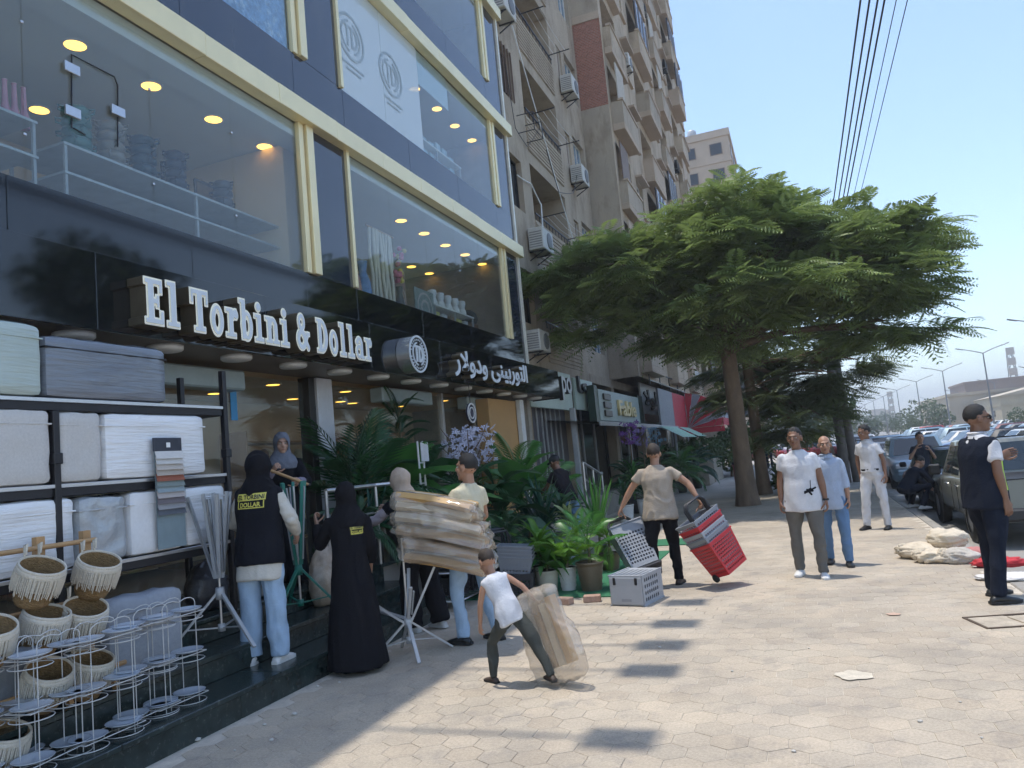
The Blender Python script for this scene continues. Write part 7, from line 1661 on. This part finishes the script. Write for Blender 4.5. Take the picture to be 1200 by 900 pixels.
# 15 distant walker
q = PZ(903, 549); person('distant person in dark clothes walking between trunk and parked cars', (q.x, q.y, 0), R(0), H=1.7, top_m=C_dark, bot_m=C_navy, sleeve=.6, shoe_m=S_black)
# ================================================================ cars
m_paint = mat('car_paint', (.5, .5, .5), .28, .15, .03, 3, objcol=True, coat=.6)
m_cglass = mat('car_glass', (.02, .028, .032), .05, 0, .1, 2, spec=.9)
m_tyre = M['rubber']; m_rim_ = mat('alloy_rim', (.42, .42, .43), .3, .7); m_hl = mat('headlight', (.62, .64, .66), .1, .2); m_tl = mat('taillight', (.35, .02, .02), .2); m_ch = mat('chrome', (.6, .6, .6), .15, .9); m_blk = mat('black_trim', (.02, .02, .022), .5); m_plate = mat('number_plate', (.6, .6, .6), .5)
def make_car(kind, L, Wd, Hh, belt, a, detail=True):
    """a = windscreen base, roof front, roof rear, rear glass base as fractions from the nose"""
    root = bpy.data.objects.new('parked_car', None); COL.objects.link(root); w = Wd / 2; Y = lambda f: L / 2 - f * L
    hood = belt - .10; st = []; zb = .22
    prof = [(0, .80, .48, .60), (.015, .90, .36, .68), (.06, .97, zb, hood - .06), (.12, 1.0, zb, hood - .02), (a[0], 1.0, zb, belt), (.5, 1.0, zb, belt + .02), (a[3], 1.0, zb, belt + .02), (.94, .98, zb + .02, belt - (.02 if kind == 'sedan' else -.02)), (.985, .92, .34, belt - .12), (1.0, .84, .45, belt - .25)]
    if kind == 'pickup': prof = [(0, .84, .52, .78), (.015, .94, .42, .92), (.06, .98, .34, hood - .03), (.14, 1.0, .34, hood), (a[0], 1.0, .34, belt), (.5, 1.0, .34, belt + .01), (a[3], 1.0, .34, belt + .01), (.985, 1.0, .38, belt), (1.0, .98, .42, belt)]
    rings = []
    for f, ww, z0, z1 in prof:
        hw = w * ww; y = Y(f); mid = z0 + (z1 - z0) * .5
        rings.append([(-hw * .90, y, z0), (-hw * .99, y, z0 + .1), (-hw, y, mid), (-hw * .985, y, z1 - .10), (-hw * .93, y, z1 - .02), (-hw * .6, y, z1 + .02), (0, y, z1 + .035), (hw * .6, y, z1 + .02), (hw * .93, y, z1 - .02), (hw * .985, y, z1 - .10), (hw, y, mid), (hw * .99, y, z0 + .1), (hw * .90, y, z0)])
    body = MB().loft(rings).build('body', m_paint, root, world=False)
    if kind == 'pickup':
        bx(-w * .88, w * .88, Y(.985), Y(a[3] + .03), belt - .5, belt + .045).build('bed_well', m_blk, root, world=False)
    wb, wt = w * .93, w * .74; zb_, zt = belt - .01, Hh
    B_ = [(Y(a[0]), wb), (Y(a[3]), wb)]; T_ = [(Y(a[1]), wt), (Y(a[2]), wt)]; mb = MB()
    P = [(-wb, Y(a[0]), zb_), (wb, Y(a[0]), zb_), (wb, Y(a[3]), zb_), (-wb, Y(a[3]), zb_), (-wt, Y(a[1]), zt - .03), (wt, Y(a[1]), zt - .03), (wt, Y(a[2]), zt - .03), (-wt, Y(a[2]), zt - .03)]
    q = [(-wt * .9, Y(a[1]) - .12, zt), (wt * .9, Y(a[1]) - .12, zt), (wt * .9, Y(a[2]) + .12, zt), (-wt * .9, Y(a[2]) + .12, zt)]
    mb.add(P + q, [(0, 1, 5, 4), (1, 2, 6, 5), (2, 3, 7, 6), (3, 0, 4, 7), (8, 9, 10, 11)[::-1], (4, 5, 9, 8), (5, 6, 10, 9), (6, 7, 11, 10), (7, 4, 8, 11)], 0, True); mb.build('cabin', m_paint, root, world=False)
    PV = [Vector(p) for p in P]
    def gl(i, j, k, l, u0, u1, v0, v1, name):
        f = lambda u, v: (PV[i] * (1 - u) + PV[j] * u) * (1 - v) + (PV[l] * (1 - u) + PV[k] * u) * v
        c = [f(u0, v0), f(u1, v0), f(u1, v1), f(u0, v1)]; n = (c[1] - c[0]).cross(c[3] - c[0]).normalized(); ce = (PV[0] + PV[2] + PV[4] + PV[6]) / 4
        if n.dot(c[0] - ce) < 0: n = -n
        MB().add([p + n * .008 for p in c] + [p + n * .001 for p in c], [(0, 1, 2, 3), (0, 4, 5, 1), (1, 5, 6, 2), (2, 6, 7, 3), (3, 7, 4, 0)]).build(name, m_cglass, root, world=False)
    gl(0, 1, 5, 4, .07, .93, .06, .94, 'windscreen'); gl(2, 3, 7, 6, .09, .91, .14, .92, 'rear_window')
    for (i, j, k, l) in ((1, 2, 6, 5), (0, 3, 7, 4)):
        gl(i, j, k, l, .10, .49, .08, .90, 'side_window'); gl(i, j, k, l, .52, .90, .08, .90, 'side_window')
    r = .36 if kind == 'pickup' else .31; wy = (Y(.185), Y(.80) if kind != 'pickup' else Y(.79))
    for y in wy:
        for sd in (-1, 1):
            mb = MB(); mb.T = Matrix.Translation((sd * (w * .995), y, r + .02)) @ Matrix.Rotation(R(90), 4, 'Y'); mb.lathe([(0, -.004), (r * 1.16, -.004), (r * 1.18, .004 * 1), (0, .006)], 20); mb.build('wheel_arch', m_blk, root, world=False)
            mb = MB(); T0_ = Matrix.Translation((sd * (w - .07), y, r)) @ Matrix.Rotation(R(90), 4, 'Y'); mb.T = T0_; mb.lathe([(r * .6, -.095), (r * .92, -.095), (r, -.06), (r, .06), (r * .92, .095), (r * .6, .095)], 20); tw_ = mb.build('tyre', m_tyre, root, world=False)
            mb = MB(); mb.T = T0_; mb.lathe([(0, sd * .07), (r * .15, sd * .08), (r * .5, sd * .07), (r * .62, sd * .085), (r * .64, sd * .05)], 14); mb.build('rim', m_rim_, tw_, world=False)
    for sd in (-1, 1):
        mb = MB(); mb.cbox((sd * w * .70, L / 2 - .07, hood - .18), (w * .38, .16, .14), 0, .03); mb.build('headlight', m_hl, root, world=False)
        mb = MB(); mb.cbox((sd * w * .80, -L / 2 + .05, belt - .22), (w * .26, .14, .18 if kind != 'pickup' else .3), 0, .02); mb.build('taillight', m_tl, root, world=False)
        mb = MB(); mb.cbox((sd * (w + .09), Y(a[0]) - .28, belt + .10), (.16, .10, .13) if kind != 'pickup' else (.20, .12, .2), 0, .03); mb.build('wing_mirror', m_blk if detail else m_paint, root, world=False)
        if detail:
            for f in (.42, .60):
                mb = MB(); mb.cbox((sd * w * 1.0, Y(f), belt - .14), (.03, .16, .03), 0, .008); mb.build('door_handle', m_ch if kind == 'pickup' else m_blk, root, world=False)
            for f in (a[0] + .03, .515, a[3] - .02):
                mb = MB(); mb.cbox((sd * w * 1.001, Y(f), (belt + .35) / 2), (.006, .012, belt - .5)); mb.build('door_gap', m_blk, root, world=False)
    mb = MB(); mb.cbox((0, L / 2 - .03, hood - .20), (w * .9, .08, .12), 0, .02); mb.build('grille', m_blk, root, world=False)
    for e, yy in ((1, L / 2 - .01), (-1, -L / 2 + .01)):
        mb = MB(); mb.cbox((0, yy, .50), (w * 1.72, .12, .20), 0, .04); mb.build('bumper', m_blk if kind == 'pickup' else m_paint, root, world=False)
        mb = MB(); mb.cbox((0, yy + e * .065, .52 if e > 0 else .62), (.36, .012, .12)); mb.build('number_plate', m_plate, root, world=False)
    return root
PROTO = dict(sedan=make_car('sedan', 4.45, 1.74, 1.38, .88, (.30, .43, .70, .86), False), hatch=make_car('hatch', 3.9, 1.66, 1.42, .90, (.26, .38, .82, .97), False), suv=make_car('suv', 4.5, 1.80, 1.58, .98, (.28, .38, .86, .98), False), pickup=make_car('pickup', 4.8, 1.74, 1.60, .98, (.27, .36, .60, .635), True))
CC = dict(white=(.66, .66, .65), silver=(.42, .43, .44), black=(.015, .015, .018), grey=(.14, .145, .15), blue=(.03, .06, .16), red=(.28, .02, .02), beige=(.42, .36, .27), paleblue=(.22, .32, .40), olive=(.20, .21, .185), maroon=(.12, .02, .025))
used = set()
def car(kind, colour, x, y, rz, label, group='cars parked beside the pavement'):
    if kind in used: o = copy_tree(PROTO[kind])
    else: o = PROTO[kind]; used.add(kind)
    o.location = (x, y, ROADZ + .005); o.rotation_euler = (0, 0, rz); o['label'] = label; o['category'] = 'pickup' if kind == 'pickup' else 'car'; o['group'] = group
    for ch in o.children: ch.color = (*CC[colour], 1)
    return o
KN = dict(sedan='saloon', hatch='hatchback', suv='off-road car', pickup='pickup')
wa, wb_ = PZ(1100, 612, ROADZ), PZ(1139, 637, ROADZ); pc = (wa + wb_) / 2
pk = car('pickup', 'olive', wa.x + .93, pc.y, R(.5), 'grey green double-cab pickup parked at the kerb behind the sacks')
car('sedan', 'black', wa.x + .95, pc.y + 5.3, R(1.5), 'black saloon parked at the kerb in front of the grey green pickup')
rr = random.Random(11); seen = {}
def lot(x, y, rz, where):
    kind = rr.choice(['sedan', 'sedan', 'hatch', 'suv']); colour = rr.choice(['white', 'white', 'silver', 'silver', 'black', 'grey', 'blue', 'paleblue', 'red', 'beige', 'maroon'])
    car(kind, colour, x + rr.uniform(-.12, .12), y + rr.uniform(-.2, .2), rz + rr.uniform(-.03, .03), f'{colour.replace("ebl", "e bl")} {KN[kind]} parked {where}', f'{colour.replace("ebl", "e bl")} {KN[kind]}s {where}')
for k, y in enumerate((28.3, 33.6, 38, 40.6, 46, 51.6, 57, 63, 69, 75)):
    lot(3.4, y, rr.choice([0, math.pi]), 'along the pavement kerb')
for k, y in enumerate(np.arange(17.5, 70, 3.0)):
    if rr.random() < .9: lot(8.2, y, R(90) + R(6), 'nose-in in the row beyond the kerb lane')
for k, y in enumerate(np.arange(24, 100, 3.0)):
    if rr.random() < .85: lot(13.6, y, R(-90), 'nose-in in the row beside the lamp posts')
for k, y in enumerate(np.arange(42, 120, 3.6)):
    if rr.random() < .8: lot(24.5, y, R(90), 'along the low yellow wall')
for k, (x, y) in enumerate(((-3.2, 66), (-1.0, 70), (.8, 64))): lot(x, y, R(60), 'across the pavement end beyond the trees')
# ================================================================ street lamps, poles and wires
m_lamp_post = mat('lamp_grey', (.20, .205, .21), .5, .4)
def lamp(x, y, h, label, dbl=True, group='street lamps along the parking'):
    t = thing('street_lamp', label, 'lamp post', (x, y, ROADZ), 0, group); MB().tube([(0, 0, 0), (0, 0, h * .5), (0, 0, h)], [.12, .09, .06], 8).build('pole', m_lamp_post, t, world=False)
    MB().lathe([(.2, 0), (.2, .25), (.13, .35)], 8).build('base', M['concrete'], t, world=False)
    for sd in ((-1, 1) if dbl else (-1,)):
        MB().tube([(0, 0, h - .05), (sd * .9, 0, h + .30), (sd * 1.9, 0, h + .62)], [.05, .045, .04], 6).build('arm', m_lamp_post, t, world=False)
        mb = MB(); mb.T = Matrix.Translation((sd * 2.2, 0, h + .68)) @ Matrix.Rotation(-sd * R(18), 4, 'Y'); mb.cbox((0, 0, 0), (.75, .26, .10), 0, .03); mb.build('lamp_head', m_lamp_post, t, world=False)
for x, y in ((19.4, 72), (19.5, 95), (19.4, 120), (18.9, 142), (18.7, 168), (18.6, 194), (18.4, 218), (18.3, 245), (18.2, 272), (18.2, 300)): lamp(x, y, 9.0, 'tall double-armed street lamp in the car park row')
for x, y in ((33, 100), (33, 128), (33, 156), (33, 190), (33, 226)): lamp(x, y, 8.0, 'single-armed street lamp beyond the low wall', False, 'street lamps beyond the low wall')
b = PY(983, 500, 27.0); t = thing('utility_pole', 'weathered twin utility pole carrying overhead wires by the pavement', 'utility pole', (b.x, b.y, 0))
MB().tube([(b.x, b.y, -.05), (b.x, b.y, 8.4)], [.16, .11], 10).build('pole', mat('weathered_pole', (.15, .13, .115), .9, 0, .25, 4, .3), t); MB().tube([(b.x + .34, b.y + .1, -.05), (b.x + .06, b.y + .1, 7.6)], [.14, .10], 10).build('pole', mat('weathered_pole'), t)
bx(b.x - .2, 2.6, b.y - .05, b.y + .05, 7.88, 7.98).build('cross_arm', m_lamp_post, t)
for k, (px_) in enumerate((1008, 1018.5, 1028, 1036, 1048, 1061)):
    a = PZ(px_, 0, 8.0); dx = .035 * k
    P = [Vector((a.x + (.0 if k < 4 else .02), y, 8.0 + .0008 * (y - 8) * (y - 27) * .6)) for y in (-12, -4, 4, 8, 12, 18, 27)] + [Vector((a.x + .05, y, 8.0 - .25 * (1 - abs((y - 50) / 23) ** 2))) for y in (40, 50, 60, 73)]
    MB().tube(P, .016 if k < 4 else .008, 5).build('overhead_wire', mat('wire_black', (.02, .02, .022), .6), None, ('thick black overhead wire along the pavement edge' if k < 4 else 'thin overhead wire along the pavement edge'), 'wire', 'thick overhead wires' if k < 4 else 'thin overhead wires')
    MB().lathe([(.02, 0), (.05, .03), (.03, .08), (.05, .11), (.02, .16)], 8, (P[6].x, b.y, 7.98)).build('insulator', m_lamp_post, t)
b2_ = thing('utility_pole', 'second utility pole standing farther along the pavement wires', 'utility pole', (1.9, 73, 0)); MB().tube([(1.9, 73, -.1), (1.9, 73, 8.4)], [.16, .11], 8).build('pole', mat('weathered_pole'), b2_); bx(1.4, 2.8, 72.95, 73.05, 7.9, 8.0).build('cross_arm', m_lamp_post, b2_)
# ================================================================ far side
m_wall = mat('yellow_wall', (.44, .38, .27), .9, 0, .12, .6, .1, 5); m_ware = mat('warehouse_tan', (.46, .39, .29), .9, 0, .1, .2)
t = thing('boundary_wall', 'low yellowish boundary wall along the far side of the car park', 'wall', (29, 160, ROADZ))
for k, y in enumerate(np.arange(40, 330, 7.0)):
    bx(28.9, 29.1, y + .25, y + 6.95, ROADZ, 1.5).build('wall_panel', m_wall, t); bx(28.82, 29.2, y - .15, y + .24, ROADZ, 1.75).build('pier', m_wall, t)
def ware(label, x0, x1, y0, y1, h, mt, gable=0):
    t = thing('warehouse', label, 'building', ((x0 + x1) / 2, (y0 + y1) / 2, ROADZ)); bx(x0, x1, y0, y1, ROADZ, h).build('wall', mt, t)
    if gable: MB().add([(x0 - .3, y0 - .3, h), (x0 - .3, y1 + .3, h), (x1 + .3, y1 + .3, h), (x1 + .3, y0 - .3, h), ((x0 + x1) / 2, y0 - .3, h + gable), ((x0 + x1) / 2, y1 + .3, h + gable)], [(0, 1, 5, 4), (2, 3, 4, 5), (0, 4, 3), (1, 2, 5)]).build('roof', m_ware, t)
    else: bx(x0 - .3, x1 + .3, y0 - .3, y1 + .3, h + .002, h + .5).build('parapet', mt, t)
    for k in range(int((y1 - y0) / 9)):
        w_ = bx(x0 - .06, x0 + .02, y0 + 4 + k * 9, y0 + 6.4 + k * 9, h * .35, h * .55).build('window', m_dkglass, t)
    for k in range(max(1, int((x1 - x0) / 8))): bx(x0 + 3 + k * 8, x0 + 5.4 + k * 8, y0 - .06, y0 + .02, h * .35, h * .55).build('window', m_dkglass, t)
    bx(x0 - .12, x1 + .1, y0 - .12, y1 + .1, h * .68, h * .72).build('ledge', mt, t)
    return t
q = PY(1112, 470, 150)
ware('long tan warehouse block behind the far boundary wall', q.x, q.x + 30, 150, 185, PY(1125, 464, 150).z, m_ware); ware('tan hall with shallow pitched roof beside the warehouse', PY(1172, 470, 130).x, 62, 130, 148, 4.6, m_wall, 3.2)
q = PY(1165, 455, 210); ware('brown flat-roofed block rising behind the tan warehouse', q.x - 6, q.x + 26, 210, 230, PY(1160, 447, 210).z, mat('brown_block', (.26, .18, .13), .9, 0, .1, .3))
for k in range(16):
    x = -8 + k * 9.5 + rr.uniform(-3, 3); y = 330 + rr.uniform(0, 90); h = rr.uniform(6, 15); t = thing('distant_building', ('pale', 'tan', 'grey', 'brownish')[k % 4] + ' distant building on the hazy skyline', 'building', (x, y, ROADZ), 0, 'distant skyline buildings')
    m4 = (m_pale, m_ware, M['concrete'], m_apt3)[k % 4]; w_ = rr.uniform(4, 8); bx(x - w_, x + w_, y - 5, y + 5, ROADZ, h).build('wall', m4, t); bx(x - w_ * .4, x + w_ * .3, y - 3, y + 3, h, h + 2.4).build('roof_room', m4, t)
    for j in range(int(h / 3)):
        for i in range(4): bx(x - w_ + w_ * .5 * i + .8, x - w_ + w_ * .5 * i + 2.2, y - 5.06, y - 5.001, 1.2 + j * 3, 2.6 + j * 3).build('window', m_dkglass, t)
for k, (px_, py_, Y_, r_, lb) in enumerate(((1085, 490, 130, 3.3, 'rounded green tree before the tan warehouse'), (1060, 497, 150, 2.4, 'dark green tree past the rounded one along the wall'), (1010, 500, 150, 3.0, 'pale green tree clump far along the car park'), (1197, 492, 95, 1.5, 'low green tree behind the far boundary wall'), (1038, 494, 230, 3.2, 'hazy tree on the skyline beyond the lamps'))):
    c = PY(px_, py_, Y_); bush_tree('far_tree', lb, (c.x, c.y, ROADZ), [((c.x, c.y, max(r_ * .75, c.z)), (r_, r_, r_ * .85), 1), ((c.x + r_ * .6, c.y, r_ * .6), (r_ * .6, r_ * .6, r_ * .5), .4)], 1500, r_ * .075, m_far, .25)
def mast(px_, py_, Y_, label):
    q = PY(px_, py_, Y_); t = thing('lattice_mast', label, 'mast', (q.x, q.y, 0)); h = q.z
    for sx_, sy_ in ((-1, -1), (1, -1), (1, 1), (-1, 1)): MB().bar((q.x + sx_ * 1.2, q.y + sy_ * 1.2, 0), (q.x + sx_ * .5, q.y + sy_ * .5, h), .16).build('leg', m_lamp_post, t)
    for k in range(int(h / 2.2)):
        z0, z1 = k * 2.2, k * 2.2 + 2.2; e0, e1 = 1.2 - .7 * z0 / h, 1.2 - .7 * min(1, z1 / h); MB().bar((q.x - e0, q.y - e0, z0), (q.x + e1, q.y - e1, z1), .09).build('brace', m_lamp_post, t); MB().bar((q.x + e0, q.y - e0, z0), (q.x - e1, q.y - e1, z1), .09).build('brace', m_lamp_post, t)
    for k in range(4): bx(q.x - .9, q.x + .9, q.y - 1.0, q.y - .6, h - 1.5 - k * 2.6, h + .3 - k * 2.6).build('antenna_panel', m_pale, t)
mast(1182, 409, 220, 'tall lattice telecom mast behind the brown block'); mast(1042, 460, 300, 'hazy lattice mast beyond the lamp row')
# ================================================================ dusty summer air
hz = bx(-620, 920, -140, 1620, -1.3, 60).build('haze', [], world=True); hz.data.materials.clear()
mh = bpy.data.materials.new('haze_air'); mh.use_nodes = True; n_ = mh.node_tree.nodes; n_.remove(n_['Principled BSDF']); pv = n_.new('ShaderNodeVolumePrincipled'); pv.inputs['Color'].default_value = (.92, .95, 1, 1); pv.inputs['Density'].default_value = .0014; pv.inputs['Anisotropy'].default_value = .3
mh.node_tree.links.new(pv.outputs[0], n_['Material Output'].inputs['Volume']); hz.data.materials.append(mh); tag(hz, kind='stuff')

bpy.data.scenes.remove(TMP)
